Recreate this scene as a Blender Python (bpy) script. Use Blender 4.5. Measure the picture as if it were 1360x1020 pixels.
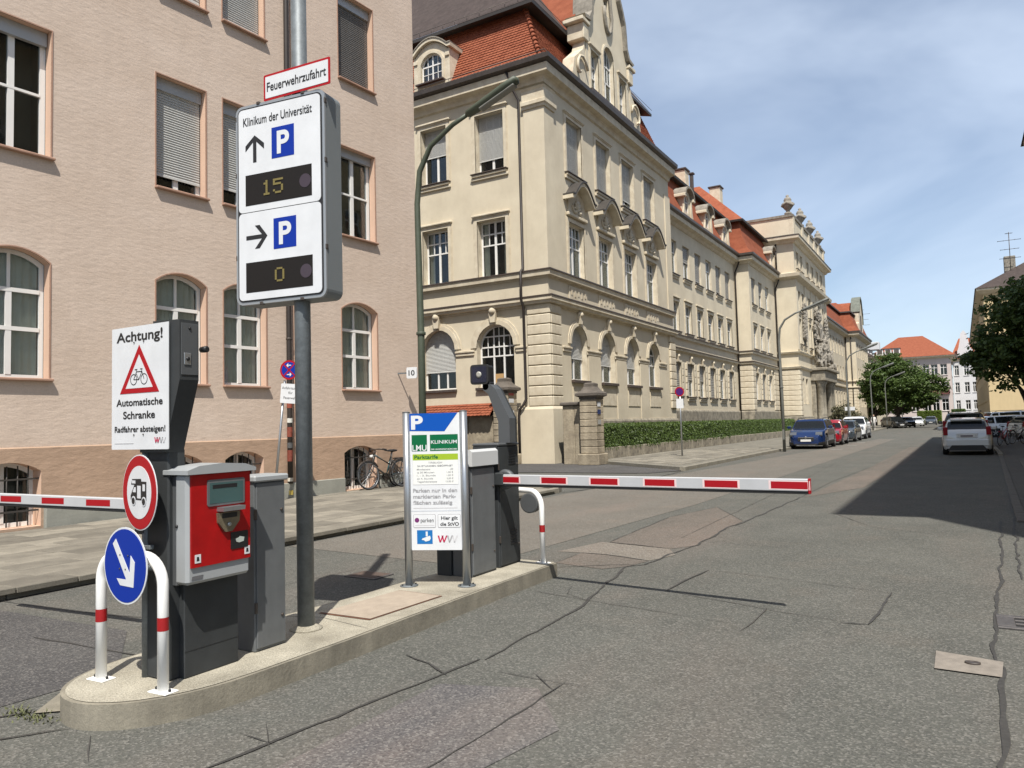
import bpy, math, random
from math import radians as R, pi, sin, cos, sqrt
from mathutils import Matrix, Vector, noise
from mathutils.geometry import tessellate_polygon
random.seed(7)
for o in list(bpy.data.objects): bpy.data.objects.remove(o)
SC = bpy.context.scene
COL = SC.collection

# ------------------------------------------------------------------ camera, sky, sun, exposure
CAM_H = 1.6
YAW, PITCH, ROLL, FPX = R(30.6545), R(3.2223), R(-1.505), 1003.6
cd = bpy.data.cameras.new("street_camera")
cd.sensor_width = 36; cd.lens = FPX / 1360 * 36; cd.clip_end = 3000; cd.clip_start = .05
cam = bpy.data.objects.new("street_camera", cd); COL.objects.link(cam)
fw = Vector((-sin(YAW) * cos(PITCH), cos(YAW) * cos(PITCH), sin(PITCH)))
r0 = Vector((cos(YAW), sin(YAW), 0)); u0 = r0.cross(fw)
rr = cos(ROLL) * r0 + sin(ROLL) * u0; uu = rr.cross(fw)
mw = Matrix((rr, uu, -fw)).transposed().to_4x4(); mw.translation = (0, 0, CAM_H)
cam.matrix_world = mw
SC.camera = cam

SUN = Vector((.33, -.53, 1.0)).normalized()
sl = bpy.data.lights.new("sun", 'SUN'); sl.energy = 4.9; sl.angle = R(.5); sl.color = (1, .95, .87)
so = bpy.data.objects.new("sun", sl); COL.objects.link(so)
so.rotation_euler = SUN.to_track_quat('Z', 'Y').to_euler(); so.location = (20, -30, 60)
W = bpy.data.worlds.new("World"); SC.world = W; W.use_nodes = True
nt = W.node_tree; nt.nodes.clear()
def N(t, k, **kw):
    n = t.nodes.new(k)
    for a, b in kw.items():
        if a in n.inputs: n.inputs[a].default_value = b
        else: setattr(n, a, b)
    return n
sky = N(nt, 'ShaderNodeTexSky'); sky.sky_type = 'NISHITA'; sky.sun_disc = False
sky.sun_elevation = math.asin(SUN.z); sky.sun_rotation = math.atan2(SUN.x, SUN.y)
sky.air_density = 1.0; sky.dust_density = 1.4; sky.ozone_density = 1.6; sky.altitude = 500
tc = N(nt, 'ShaderNodeTexCoord')
mp = N(nt, 'ShaderNodeMapping'); mp.inputs['Scale'].default_value = (1.1, .9, 2.6); mp.inputs['Rotation'].default_value = (0, .25, .5)
nz = N(nt, 'ShaderNodeTexNoise'); nz.inputs['Scale'].default_value = 1.6; nz.inputs['Detail'].default_value = 5; nz.inputs['Roughness'].default_value = .55; nz.inputs['Distortion'].default_value = .4
rp = N(nt, 'ShaderNodeValToRGB'); rp.color_ramp.elements[0].position = .36; rp.color_ramp.elements[0].color = (.10, .10, .10, 1)
rp.color_ramp.elements[1].position = .72; rp.color_ramp.elements[1].color = (.5, .5, .5, 1)
mx = N(nt, 'ShaderNodeMix'); mx.data_type = 'RGBA'; mx.inputs[7].default_value = (7.6, 8.6, 10.0, 1)
bg = N(nt, 'ShaderNodeBackground'); bg.inputs[1].default_value = .10
ow = N(nt, 'ShaderNodeOutputWorld')
L = nt.links.new
L(tc.outputs['Generated'], mp.inputs[0]); L(mp.outputs[0], nz.inputs[0]); L(nz.outputs[0], rp.inputs[0])
L(rp.outputs[0], mx.inputs[0]); L(sky.outputs[0], mx.inputs[6]); L(mx.outputs[2], bg.inputs[0]); L(bg.outputs[0], ow.inputs[0])
SC.render.engine = 'CYCLES'
SC.view_settings.view_transform = 'Standard'; SC.view_settings.look = 'None'
SC.view_settings.gamma = 1; SC.view_settings.exposure = .42
SC.cycles.max_bounces = 8; SC.cycles.transparent_max_bounces = 12

# ------------------------------------------------------------------ materials
MATS = {}
def mat(name, col, rough=.6, metal=0., var=0., vs=2., col2=None, bump=0., bs=30., bd=.01, stretch=(1, 1, 1), fine=0., fs=200., spec=.5, rnd=0., coat=0., emis=None, streak=0.):
    if name in MATS: return MATS[name]
    m = bpy.data.materials.new(name); m.use_nodes = True; t = m.node_tree
    b = t.nodes['Principled BSDF']; l = t.links.new
    c = (*col, 1)
    b.inputs['Base Color'].default_value = c; b.inputs['Roughness'].default_value = rough
    b.inputs['Metallic'].default_value = metal; b.inputs['Specular IOR Level'].default_value = spec
    b.inputs['Coat Weight'].default_value = coat; b.inputs['Coat Roughness'].default_value = .06
    tcn = t.nodes.new('ShaderNodeTexCoord'); mpn = t.nodes.new('ShaderNodeMapping'); mpn.inputs['Scale'].default_value = stretch
    l(tcn.outputs['Object'], mpn.inputs[0])
    cur = None
    def rgb(v): 
        n = t.nodes.new('ShaderNodeRGB'); n.outputs[0].default_value = (*v, 1); return n.outputs[0]
    if var or fine or rnd or streak: cur = rgb(col)
    if var:
        n = N(t, 'ShaderNodeTexNoise', Scale=vs, Detail=6., Roughness=.62); l(mpn.outputs[0], n.inputs[0])
        mr = N(t, 'ShaderNodeMapRange'); mr.inputs[1].default_value = .32; mr.inputs[2].default_value = .68
        l(n.outputs[0], mr.inputs[0])
        x = t.nodes.new('ShaderNodeMix'); x.data_type = 'RGBA'; l(mr.outputs[0], x.inputs[0])
        k2 = col2 or tuple(v * (1 - var) for v in col)
        x.inputs[7].default_value = (*k2, 1); l(cur, x.inputs[6]); cur = x.outputs[2]
    def mul(f, cur):
        x = t.nodes.new('ShaderNodeVectorMath'); x.operation = 'SCALE'; l(cur, x.inputs[0]); l(f, x.inputs['Scale']); return x.outputs[0]
    if fine:
        n = N(t, 'ShaderNodeTexNoise', Scale=fs, Detail=3., Roughness=.7); l(tcn.outputs['Object'], n.inputs[0])
        mr = N(t, 'ShaderNodeMapRange'); mr.inputs[1].default_value = .3; mr.inputs[2].default_value = .7; mr.inputs[3].default_value = 1 - fine; mr.inputs[4].default_value = 1 + fine
        l(n.outputs[0], mr.inputs[0]); cur = mul(mr.outputs[0], cur)
    if streak:
        m2 = t.nodes.new('ShaderNodeMapping'); m2.inputs['Scale'].default_value = (1.6, 1.6, .3); l(tcn.outputs['Object'], m2.inputs[0])
        n = N(t, 'ShaderNodeTexNoise', Scale=2.4, Detail=7., Roughness=.7); l(m2.outputs[0], n.inputs[0])
        mr = N(t, 'ShaderNodeMapRange'); mr.inputs[1].default_value = .35; mr.inputs[2].default_value = .7; mr.inputs[3].default_value = 1.; mr.inputs[4].default_value = 1 - streak
        l(n.outputs[0], mr.inputs[0]); cur = mul(mr.outputs[0], cur)
    if rnd:
        oi = t.nodes.new('ShaderNodeObjectInfo'); mr = N(t, 'ShaderNodeMapRange'); mr.inputs[3].default_value = 1 - rnd; mr.inputs[4].default_value = 1 + rnd
        l(oi.outputs['Random'], mr.inputs[0]); cur = mul(mr.outputs[0], cur)
    if cur is not None: l(cur, b.inputs['Base Color'])
    if bump:
        n = N(t, 'ShaderNodeTexNoise', Scale=bs, Detail=8., Roughness=.6); l(mpn.outputs[0], n.inputs[0])
        bn = t.nodes.new('ShaderNodeBump'); bn.inputs['Strength'].default_value = bump; bn.inputs['Distance'].default_value = bd
        l(n.outputs[0], bn.inputs['Height']); l(bn.outputs[0], b.inputs['Normal'])
    if emis:
        b.inputs['Emission Color'].default_value = (*emis[0], 1); b.inputs['Emission Strength'].default_value = emis[1]
    MATS[name] = m; return m
def glass(name, tint, clear=.5, rough=.02):
    m = bpy.data.materials.new(name); m.use_nodes = True; t = m.node_tree; t.nodes.clear(); l = t.links.new
    fr = N(t, 'ShaderNodeFresnel'); fr.inputs[0].default_value = 1.33
    mr = N(t, 'ShaderNodeMapRange'); mr.inputs[3].default_value = .015; mr.inputs[4].default_value = .9; l(fr.outputs[0], mr.inputs[0])
    tr = N(t, 'ShaderNodeBsdfTransparent'); tr.inputs[0].default_value = (*tint, 1)
    df = N(t, 'ShaderNodeBsdfDiffuse'); df.inputs[0].default_value = (.015, .017, .018, 1)
    m0 = N(t, 'ShaderNodeMixShader'); m0.inputs[0].default_value = clear; l(df.outputs[0], m0.inputs[1]); l(tr.outputs[0], m0.inputs[2])
    gl = N(t, 'ShaderNodeBsdfGlossy'); gl.inputs['Roughness'].default_value = rough; gl.inputs[0].default_value = (.9, .95, 1, 1)
    n = N(t, 'ShaderNodeTexNoise', Scale=1.3, Detail=1.); tc_ = N(t, 'ShaderNodeTexCoord'); l(tc_.outputs['Object'], n.inputs[0])
    bn = N(t, 'ShaderNodeBump'); bn.inputs['Strength'].default_value = .1; bn.inputs['Distance'].default_value = .04; l(n.outputs[0], bn.inputs['Height']); l(bn.outputs[0], gl.inputs['Normal'])
    m1 = N(t, 'ShaderNodeMixShader'); l(mr.outputs[0], m1.inputs[0]); l(m0.outputs[0], m1.inputs[1]); l(gl.outputs[0], m1.inputs[2])
    o = N(t, 'ShaderNodeOutputMaterial'); l(m1.outputs[0], o.inputs[0]); MATS[name] = m; return m

PINK = mat('pink_stucco', (.62, .508, .422), .95, var=.12, vs=.38, col2=(.545, .435, .35), bump=.42, bs=5.5, bd=.022, stretch=(1, 1, 2.2), fine=.09, fs=35, spec=.1, streak=.08)
BAND = mat('brown_band_stucco', (.45, .315, .225), .95, var=.16, vs=.8, bump=.5, bs=4., bd=.03, stretch=(1, 1, 2), fine=.06, fs=70, spec=.1, streak=.1)
PREV = mat('salmon_reveal', (.62, .43, .32), .9, var=.06, vs=2, spec=.1)
PSTONE = mat('grey_green_base_stone', (.30, .30, .26), .9, var=.2, vs=2, bump=.4, bs=20, fine=.1, fs=90)
CREAM = mat('cream_render', (.65, .58, .445), .92, var=.15, vs=.6, col2=(.54, .475, .36), bump=.35, bs=9, bd=.01, fine=.06, fs=80, spec=.1, streak=.05)
CREAM2 = mat('cream_trim', (.66, .595, .465), .9, var=.2, vs=2.5, col2=(.50, .43, .32), fine=.05, fs=60, spec=.1, streak=.06)
WEATH = mat('weathered_stone', (.40, .36, .28), .95, var=.45, vs=3, col2=(.19, .17, .14), bump=.6, bs=14, bd=.02, fine=.1, fs=60, spec=.1, streak=.3)
GREYST = mat('grey_ornament_stone', (.34, .31, .26), .95, var=.4, vs=4, bump=.6, bs=14, bd=.02, fine=.1, fs=70, spec=.1, streak=.2)
DARKCAP = mat('dark_sheet_capping', (.055, .048, .042), .6, var=.3, vs=3)
TILE = mat('orange_roof_tile', (.28, .094, .052), .9, var=.35, vs=2.2, col2=(.21, .065, .036), bump=.3, bs=40, fine=.12, fs=25, rnd=.1, spec=.1)
TILE2 = mat('brown_roof_tile', (.075, .058, .052), .85, var=.3, vs=3, bump=.5, bs=30, fine=.15, fs=14, spec=.2)
GUT = mat('gutter_metal', (.085, .07, .06), .5, metal=.3, var=.3, vs=4)
PIPE = mat('drain_pipe_brown', (.03, .022, .018), .6, var=.3, vs=5)
WHITE = mat('white_window_paint', (.74, .73, .70), .45, var=.05, vs=4)
SHUT = mat('roller_shutter_grey', (.50, .50, .475), .5, var=.08, vs=3)
SHUTB = mat('shutter_box_metal', (.42, .43, .43), .45, metal=.3, var=.08, vs=2)
LOUV = mat('dark_louvre', (.18, .17, .16), .6, var=.1, vs=3)
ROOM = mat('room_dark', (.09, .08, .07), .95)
CURT = mat('curtain_cloth', (.80, .79, .75), .95, var=.12, vs=4)
PANE = glass('window_glass', (.9, .93, .91), .93)
CPANE = glass('car_glass', (.35, .4, .4), .25)
SOOT = mat('joint_soot', (.10, .085, .065), .95)
SILLM = mat('dark_sill_sheet', (.075, .055, .045), .5, var=.3, vs=4)
PSILL = mat('brown_sill', (.40, .24, .17), .7, var=.2, vs=4)

# ------------------------------------------------------------------ mesh builder
class MB:
    def __init__(s): s.v = []; s.f = []; s.m = []; s.s = []
    def add(s, vs, fs, mi=0, sm=False):
        k = len(s.v); s.v += [tuple(v) for v in vs]
        for f in fs: s.f.append(tuple(i + k for i in f)); s.m.append(mi); s.s.append(sm)
        return s
    def box(s, x0, x1, y0, y1, z0, z1, mi=0, M=None):
        vs = [Vector((x, y, z)) for z in (z0, z1) for y in (y0, y1) for x in (x0, x1)]
        if M is not None: vs = [M @ v for v in vs]
        return s.add(vs, [(0, 2, 3, 1), (4, 5, 7, 6), (0, 1, 5, 4), (2, 6, 7, 3), (0, 4, 6, 2), (1, 3, 7, 5)], mi)
    def cbox(s, x0, x1, y0, y1, z0, z1, c=.01, mi=0, M=None):
        """box with chamfered edges"""
        c = min(c, (x1 - x0) / 3, (y1 - y0) / 3, (z1 - z0) / 3); vs = []
        for iz in (0, 1):
            for iy in (0, 1):
                for ix in (0, 1):
                    X = (x0, x1)[ix]; Y = (y0, y1)[iy]; Z = (z0, z1)[iz]
                    dx = c * (1 - 2 * ix); dy = c * (1 - 2 * iy); dz = c * (1 - 2 * iz)
                    vs += [(X, Y + dy, Z + dz), (X + dx, Y, Z + dz), (X + dx, Y + dy, Z)]
        V = lambda ix, iy, iz, a: (iz * 4 + iy * 2 + ix) * 3 + a
        F = []
        for i in (0, 1):
            F += [(V(i, 0, 0, 0), V(i, 1, 0, 0), V(i, 1, 1, 0), V(i, 0, 1, 0)), (V(0, i, 0, 1), V(1, i, 0, 1), V(1, i, 1, 1), V(0, i, 1, 1)), (V(0, 0, i, 2), V(1, 0, i, 2), V(1, 1, i, 2), V(0, 1, i, 2))]
        for a in (0, 1):
            for b in (0, 1):
                F += [(V(0, a, b, 1), V(1, a, b, 1), V(1, a, b, 2), V(0, a, b, 2)), (V(a, 0, b, 0), V(a, 1, b, 0), V(a, 1, b, 2), V(a, 0, b, 2)), (V(a, b, 0, 0), V(a, b, 1, 0), V(a, b, 1, 1), V(a, b, 0, 1))]
                for d in (0, 1): F.append((V(a, b, d, 0), V(a, b, d, 1), V(a, b, d, 2)))
        if M is not None: vs = [M @ Vector(v) for v in vs]
        return s.add(vs, F, mi)
    def prism(s, poly, y0, y1, mi=0, M=None, sm=False):
        """(x,z) outline extruded from y0 to y1"""
        n = len(poly); vs = [Vector((x, y0, z)) for x, z in poly] + [Vector((x, y1, z)) for x, z in poly]
        if M is not None: vs = [M @ v for v in vs]
        tri = tessellate_polygon([[Vector((x, z, 0)) for x, z in poly]])
        F = [tuple(t) for t in tri] + [tuple(i + n for i in reversed(t)) for t in tri]
        s.add(vs, F, mi)
        k = len(s.v) - 2 * n
        for i in range(n): 
            j = (i + 1) % n; s.f.append((k + i, k + j, k + j + n, k + i + n)); s.m.append(mi); s.s.append(sm)
        return s
    def tube(s, pts, r, n=8, mi=0, cap=True, sm=True):
        pts = [Vector(p) for p in pts]; rs = r if isinstance(r, (list, tuple)) else [r] * len(pts)
        k = len(s.v); up = None; F = []
        for i, p in enumerate(pts):
            d = (pts[min(i + 1, len(pts) - 1)] - pts[max(i - 1, 0)]).normalized()
            if up is None: up = d.orthogonal().normalized()
            up = (up - d * up.dot(d)).normalized(); w = d.cross(up)
            for a in range(n): s.v.append(tuple(p + (up * cos(2 * pi * a / n) + w * sin(2 * pi * a / n)) * rs[i]))
        for i in range(len(pts) - 1):
            for a in range(n):
                b = (a + 1) % n; s.f.append((k + i * n + a, k + i * n + b, k + (i + 1) * n + b, k + (i + 1) * n + a)); s.m.append(mi); s.s.append(sm)
        if cap:
            s.f.append(tuple(k + a for a in range(n))); s.m.append(mi); s.s.append(False)
            q = k + (len(pts) - 1) * n; s.f.append(tuple(q + a for a in reversed(range(n)))); s.m.append(mi); s.s.append(False)
        return s
    def lathe(s, prof, c=(0, 0, 0), n=16, mi=0, M=None, sm=True):
        """(r,z) profile turned about z"""
        vs = [Vector((c[0] + r * cos(2 * pi * a / n), c[1] + r * sin(2 * pi * a / n), c[2] + z)) for r, z in prof for a in range(n)]
        if M is not None: vs = [M @ v for v in vs]
        F = [(i * n + a, i * n + (a + 1) % n, (i + 1) * n + (a + 1) % n, (i + 1) * n + a) for i in range(len(prof) - 1) for a in range(n)]
        s.add(vs, F, mi, sm)
        k = len(s.v) - len(vs)
        s.f.append(tuple(k + a for a in range(n))); s.m.append(mi); s.s.append(False)
        k = len(s.v) - n; s.f.append(tuple(k + a for a in range(n))); s.m.append(mi); s.s.append(False)
        return s
    def sweep(s, path, prof, mi=0, closed=True):
        """(d,z) profile along a plan path; d outwards = right of travel"""
        P = [Vector((p[0], p[1])) for p in path]; k = len(s.v); n = len(prof)
        for i, p in enumerate(P):
            a = (P[i] - P[i - 1]).normalized() if i else (P[1] - P[0]).normalized()
            b = (P[i + 1] - P[i]).normalized() if i < len(P) - 1 else a
            na = Vector((a.y, -a.x)); nb = Vector((b.y, -b.x)); m = (na + nb); m = m / max(.2, m.dot(na))
            for d, z in prof: s.v.append((p.x + m.x * d, p.y + m.y * d, z))
        for i in range(len(P) - 1):
            for j in range(n if closed else n - 1):
                q = (j + 1) % n; s.f.append((k + i * n + j, k + (i + 1) * n + j, k + (i + 1) * n + q, k + i * n + q)); s.m.append(mi); s.s.append(False)
        if closed:
            s.f.append(tuple(k + j for j in range(n))); s.m.append(mi); s.s.append(False)
            q = k + (len(P) - 1) * n; s.f.append(tuple(q + j for j in reversed(range(n)))); s.m.append(mi); s.s.append(False)
        return s
    def mesh(s, name, mats, recalc=True):
        me = bpy.data.meshes.new(name); me.from_pydata(s.v, [], s.f)
        for m in (mats if isinstance(mats, (list, tuple)) else [mats]): me.materials.append(m)
        me.polygons.foreach_set('material_index', s.m); me.polygons.foreach_set('use_smooth', s.s); me.update()
        if recalc:
            import bmesh
            b = bmesh.new(); b.from_mesh(me); bmesh.ops.recalc_face_normals(b, faces=b.faces); b.to_mesh(me); b.free()
        return me

def link(name, me, parent=None, M=None, kind=None, label=None):
    o = bpy.data.objects.new(name, me); COL.objects.link(o)
    if parent is not None: o.parent = parent
    if M is not None: o.matrix_local = M if isinstance(M, Matrix) else Matrix.Translation(M)
    if kind: o['kind'] = kind
    if label: o['label'] = label
    return o
def ob(name, mb, mats, parent=None, M=None, **k): return link(name, mb.mesh(name, mats), parent, M, **k)
def thing(name, label, cat, loc=(0, 0, 0), rz=0, group=None):
    o = bpy.data.objects.new(name, None); COL.objects.link(o); o.location = loc; o.rotation_euler = (0, 0, rz)
    o.empty_display_size = .2
    return tag(o, label, cat, group)
def tag(o, label, cat, group=None):
    o['label'] = label; o['category'] = cat
    if group: o['group'] = group
    return o
def T(x, y, z): return Matrix.Translation((x, y, z))
def RZ(a): return Matrix.Rotation(a, 4, 'Z')
CACHE = {}
def cached(key, fn):
    if key not in CACHE: CACHE[key] = fn()
    return CACHE[key]
def circ(cx, cz, r, n=32, a0=0, a1=2 * pi):
    return [(cx + r * cos(a0 + (a1 - a0) * i / n), cz + r * sin(a0 + (a1 - a0) * i / n)) for i in range(n if abs(a1 - a0 - 2 * pi) < 1e-6 else n + 1)]
def flat(parent, name, poly, m, M, off=.003, th=.002, label=None):
    """a thin printed or applied shape on the face y=0 of frame M, off = how far its front stands proud"""
    return ob(name, MB().prism(poly, -off, -off + th), m, parent, M, label=label)
def rect(x0, x1, z0, z1): return [(x0, z0), (x1, z0), (x1, z1), (x0, z1)]
def text(parent, s, x0, x1, z0, m, M, z1=None, off=.003, bold=.0):
    cu = bpy.data.curves.new('lettering', 'FONT'); cu.body = s; cu.extrude = .0; cu.offset = bold
    to = bpy.data.objects.new('t', cu); COL.objects.link(to)
    dg = bpy.context.evaluated_depsgraph_get(); me = bpy.data.meshes.new_from_object(to.evaluated_get(dg))
    bpy.data.objects.remove(to)
    xs = [v.co.x for v in me.vertices]; ys = [v.co.y for v in me.vertices]
    ax, bx, top = min(xs), max(xs), max(ys)
    sx = (x1 - x0) / (bx - ax); sz = (z1 - z0) / top if z1 else sx
    for v in me.vertices: v.co = ((v.co.x - ax) * sx + x0, -off, v.co.y * sz + z0)
    me.materials.clear(); me.materials.append(m); me.name = 'lettering'
    return link('lettering', me, parent, M)

# ------------------------------------------------------------------ openings, walls, windows
def top_at(o, x):
    if not o['rise']: return o['z1']
    w = o['x1'] - o['x0']; r = (w * w / 4 + o['rise'] ** 2) / (2 * o['rise']); cx = (o['x0'] + o['x1']) / 2
    return o['z1'] - r + sqrt(max(0, r * r - (x - cx) ** 2))
def OP(x0, x1, z0, z1, rise=0, **k): return dict(x0=x0, x1=x1, z0=z0, z1=z1, rise=rise, **k)
def outline(o, t=0, n=10, tb=None):
    q = OP(o['x0'] + t, o['x1'] - t, o['z0'] + (t if tb is None else tb), o['z1'] - t, 0)
    if o['rise']: 
        w = q['x1'] - q['x0']; q['rise'] = o['rise'] * w / (o['x1'] - o['x0'])
        if abs(o['rise'] - (o['x1'] - o['x0']) / 2) < 1e-3: q['rise'] = w / 2
    pts = [(q['x0'], q['z0']), (q['x1'], q['z0'])]
    if o['rise']:
        for i in range(n + 1):
            # even angles for round heads
            a = i / n; x = (q['x0'] + q['x1']) / 2 + (q['x1'] - q['x0']) / 2 * cos(pi * a) if abs(q['rise'] - w / 2) < 1e-3 else q['x1'] + (q['x0'] - q['x1']) * a
            pts.append((x, top_at(q, x)))
    else: pts += [(q['x1'], q['z1']), (q['x0'], q['z1'])]
    return pts
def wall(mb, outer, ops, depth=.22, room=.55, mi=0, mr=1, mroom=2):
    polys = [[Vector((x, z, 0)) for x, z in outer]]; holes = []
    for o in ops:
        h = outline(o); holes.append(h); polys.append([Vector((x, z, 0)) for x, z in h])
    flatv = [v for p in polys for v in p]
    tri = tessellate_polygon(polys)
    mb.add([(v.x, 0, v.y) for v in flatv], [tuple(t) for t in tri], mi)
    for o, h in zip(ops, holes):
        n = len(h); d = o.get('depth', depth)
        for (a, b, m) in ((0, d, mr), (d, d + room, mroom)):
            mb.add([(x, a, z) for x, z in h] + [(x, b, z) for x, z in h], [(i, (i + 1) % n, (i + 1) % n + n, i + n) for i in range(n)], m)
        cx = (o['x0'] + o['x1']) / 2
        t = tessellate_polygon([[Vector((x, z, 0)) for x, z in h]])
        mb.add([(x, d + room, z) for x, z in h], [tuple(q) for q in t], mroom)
def ring(mb, o, t, y0, y1, mi=0, grow=0, nobottom=False):
    """frame band following an opening; grow>0 = band outside the opening"""
    a = outline(o, -grow, tb=(0 if nobottom else None)); b = outline(o, t - grow if not grow else 0, tb=(0 if nobottom else None))
    n = len(a)
    vs = [(x, y, z) for P, y in ((a, y0), (b, y0), (a, y1), (b, y1)) for x, z in P]
    F = []
    for i in range(n):
        if nobottom and i == 0: continue
        j = (i + 1) % n
        F += [(i, j, n + j, n + i), (2 * n + i, 3 * n + i, 3 * n + j, 2 * n + j), (i, 2 * n + i, 2 * n + j, j), (n + i, n + j, 3 * n + j, 3 * n + i)]
    mb.add(vs, F, mi)
def window(par, M, o, rows, t=.06, d=.06, fm=None, blind=0, bm=None, box=0, curtain=None, boxm=None, slatp=.05, by=-.05, tr=.06, nb=.03, ajar=0):
    """rows: (z0,z1,[x fractions]) in fractions of the height up to the spring; frame is a part, panes its sub-parts"""
    w = o['x1'] - o['x0']; h = o['z1'] - o['z0']; q = OP(0, w, 0, h, o['rise']); fm = fm or WHITE; dep = o.get('depth', .22)
    key = ('win', round(w, 2), round(h, 2), round(o['rise'], 2), str(rows), t, tr, nb, fm.name)
    def build():
        mb = MB(); ring(mb, q, t, 0, d)
        panes = []
        xs0, xs1 = t, w - t; H = h - 2 * t
        for k, (a, b, fr) in enumerate(rows):
            za, zb = t + H * a, t + H * b
            if k: mb.box(xs0, xs1, -.012, d, za - tr / 2, za + tr / 2)
            xs = [xs0] + [xs0 + (xs1 - xs0) * (f if not isinstance(f, tuple) else f[0]) for f in fr] + [xs1]
            for i, f in enumerate(fr):
                bw = nb if not isinstance(f, tuple) else f[1]
                x = xs[i + 1]; zt = min(zb, top_at(q, x) - t * .6)
                if zt > za: mb.box(x - bw / 2, x + bw / 2, -.008 if bw > .05 else .004, d - .01, za, zt)
            for i in range(len(xs) - 1):
                n = 6 if (q['rise'] and zb > h - q['rise']) else 1
                X0, X1 = xs[i], xs[i + 1]
                tops = [(X1 + (X0 - X1) * j / n, min(zb, top_at(q, X1 + (X0 - X1) * j / n) - t * .5)) for j in range(n + 1)]
                if max(z for _, z in tops) <= za + .03: continue
                tops = [(x, max(z, za + .002)) for x, z in tops]
                panes.append(MB().prism([(X0, za), (X1, za)] + tops, d * .5, d * .5 + .006).mesh('pane', PANE))
        return mb.mesh('window', fm), panes
    fmesh, panes = cached(key, build)
    Mw = M @ T(o['x0'], dep, o['z0'])
    wo = link('window', fmesh, par, Mw)
    for p in panes: link('pane', p, wo)
    if box:
        link('shutter_box', cached(('bx', round(w, 2), box, (boxm or SHUTB).name), lambda: MB().box(.02, w - .02, by - .04, .0, h - box, h - .005).mesh('shutter_box', boxm or SHUTB)), wo)
    if blind:
        bm = bm or SHUT
        def bl():
            z1 = h - box; z0 = h * (1 - blind) + t; n = max(4, int((z1 - z0) / slatp)); mb = MB()
            wd = (w - .06)
            for i in range(n):
                a = z0 + (z1 - z0) * i / n; b = z0 + (z1 - z0) * (i + 1) / n; mid = (a + b) / 2
                zc = top_at(q, w / 2) if not q['rise'] else None
                x0, x1 = .03, w - .03
                if q['rise'] and b > h - q['rise']:
                    rr_ = (w * w / 4 + q['rise'] ** 2) / (2 * q['rise']); c = h - rr_; hw = sqrt(max(0, rr_ ** 2 - (b - c) ** 2)) - .03
                    if hw <= .05: continue
                    x0, x1 = max(.03, w / 2 - hw), min(w - .03, w / 2 + hw)
                mb.add([(x0, by, a + .004), (x1, by, a + .004), (x1, by + .016, mid), (x0, by + .016, mid), (x1, by + .006, b), (x0, by + .006, b)], [(0, 1, 2, 3), (3, 2, 4, 5)], 0)
            mb.box(.03, w - .03, by - .004, by + .014, z0 - .04, z0)
            return mb.mesh('blind', bm)
        link('blind', cached(('bl', round(w, 2), round(h, 2), round(o['rise'], 2), blind, bm.name, box, by), bl), wo)
    if curtain:
        def cu():
            mb = MB()
            for (f0, f1) in curtain:
                n = 26; x0, x1 = t + (w - 2 * t) * f0, t + (w - 2 * t) * f1
                vs = []
                for i in range(n + 1):
                    x = x0 + (x1 - x0) * i / n; y = .115 + .025 * sin(i * 1.9) + .012 * sin(i * 4.3 + 1)
                    vs += [(x, y, .02), (x, y, max(.1, top_at(q, min(max(x, .0), w)) - .05))]
                mb.add(vs, [(2 * i, 2 * i + 2, 2 * i + 3, 2 * i + 1) for i in range(n)], 0, True)
            return mb.mesh('curtain', CURT)
        link('curtain', cached(('cu', round(w, 2), round(h, 2), str(curtain)), cu), wo)
    return wo
# ------------------------------------------------------------------ THE PINK BUILDING
PA = R(3.525)
PM = T(-12.931, 15.952, 0) @ RZ(pi / 2 - PA)          # local x along the wall to the north, y into the wall
pink = thing('pink_building', 'pink stucco building with brown lower band and salmon window reveals at the left edge', 'building', (-12.931, 15.952, 0))
PI_ = pink.matrix_basis.copy(); PI_ = T(-12.931, 15.952, 0).inverted() @ PM
bays = [(-25.3, -24.1), (-21.4, -20.2), (-17.5, -16.4), (-13.6, -12.5), (-9.97, -8.87), (-6.93, -5.84), (-5.43, -4.35), (-2.1, -.87)]
ops = []; PW = []
for bi, (a, b) in enumerate(bays):
    g = OP(a, b, 2.63, 4.83, .2, fl=0); u = OP(a, b, 6.5, 8.78, 0, fl=1); t_ = OP(a, b, 10.52, 12.78, 0, fl=2); v = OP(a, b, 14.5, 16.7, 0, fl=3)
    bs = OP(a, b + (-.12 if bi else -.12), .14, 1.22, .16, fl=-1, depth=.3)
    ops += [g, u, t_, v, bs]
    for o in (g, u, t_, v, bs): o['bay'] = bi
XL, XR, ZT = -27, .735, 19.6
mb = MB()
wall(mb, [(XL, 1.45), (XR, 1.45), (XR, ZT), (XL, ZT)], [o for o in ops if o['fl'] >= 0], .2)
mb.add([(XR, 0, -.1), (XR, 14, -.1), (XR, 14, ZT), (XR, 0, ZT), (XL, 14, -.1), (XL, 14, ZT), (XL, 0, -.1), (XL, 0, ZT)], [(0, 1, 2, 3), (1, 4, 5, 2), (4, 6, 7, 5)], 0)
ob('wall', mb, [PINK, PREV, ROOM], pink, PI_)
mb = MB()   # brown band, its plane 2.5 cm proud
bo = [o for o in ops if o['fl'] < 0]
wall(mb, [(XL, .02), (XR + .02, .02), (XR + .02, 1.45), (XL, 1.45)], bo, .3)
mb.add([(XL, 0, 1.45), (XR + .02, 0, 1.45), (XR + .02, .03, 1.47), (XL, .03, 1.47)], [(0, 1, 2, 3)])
mb.add([(XR + .02, 0, .02), (XR + .02, 13, .02), (XR + .02, 13, 1.45), (XR + .02, 0, 1.45)], [(0, 1, 2, 3)])
ob('lower_band', mb, [BAND, PREV, ROOM], pink, PI_ @ T(0, -.03, 0))
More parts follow.
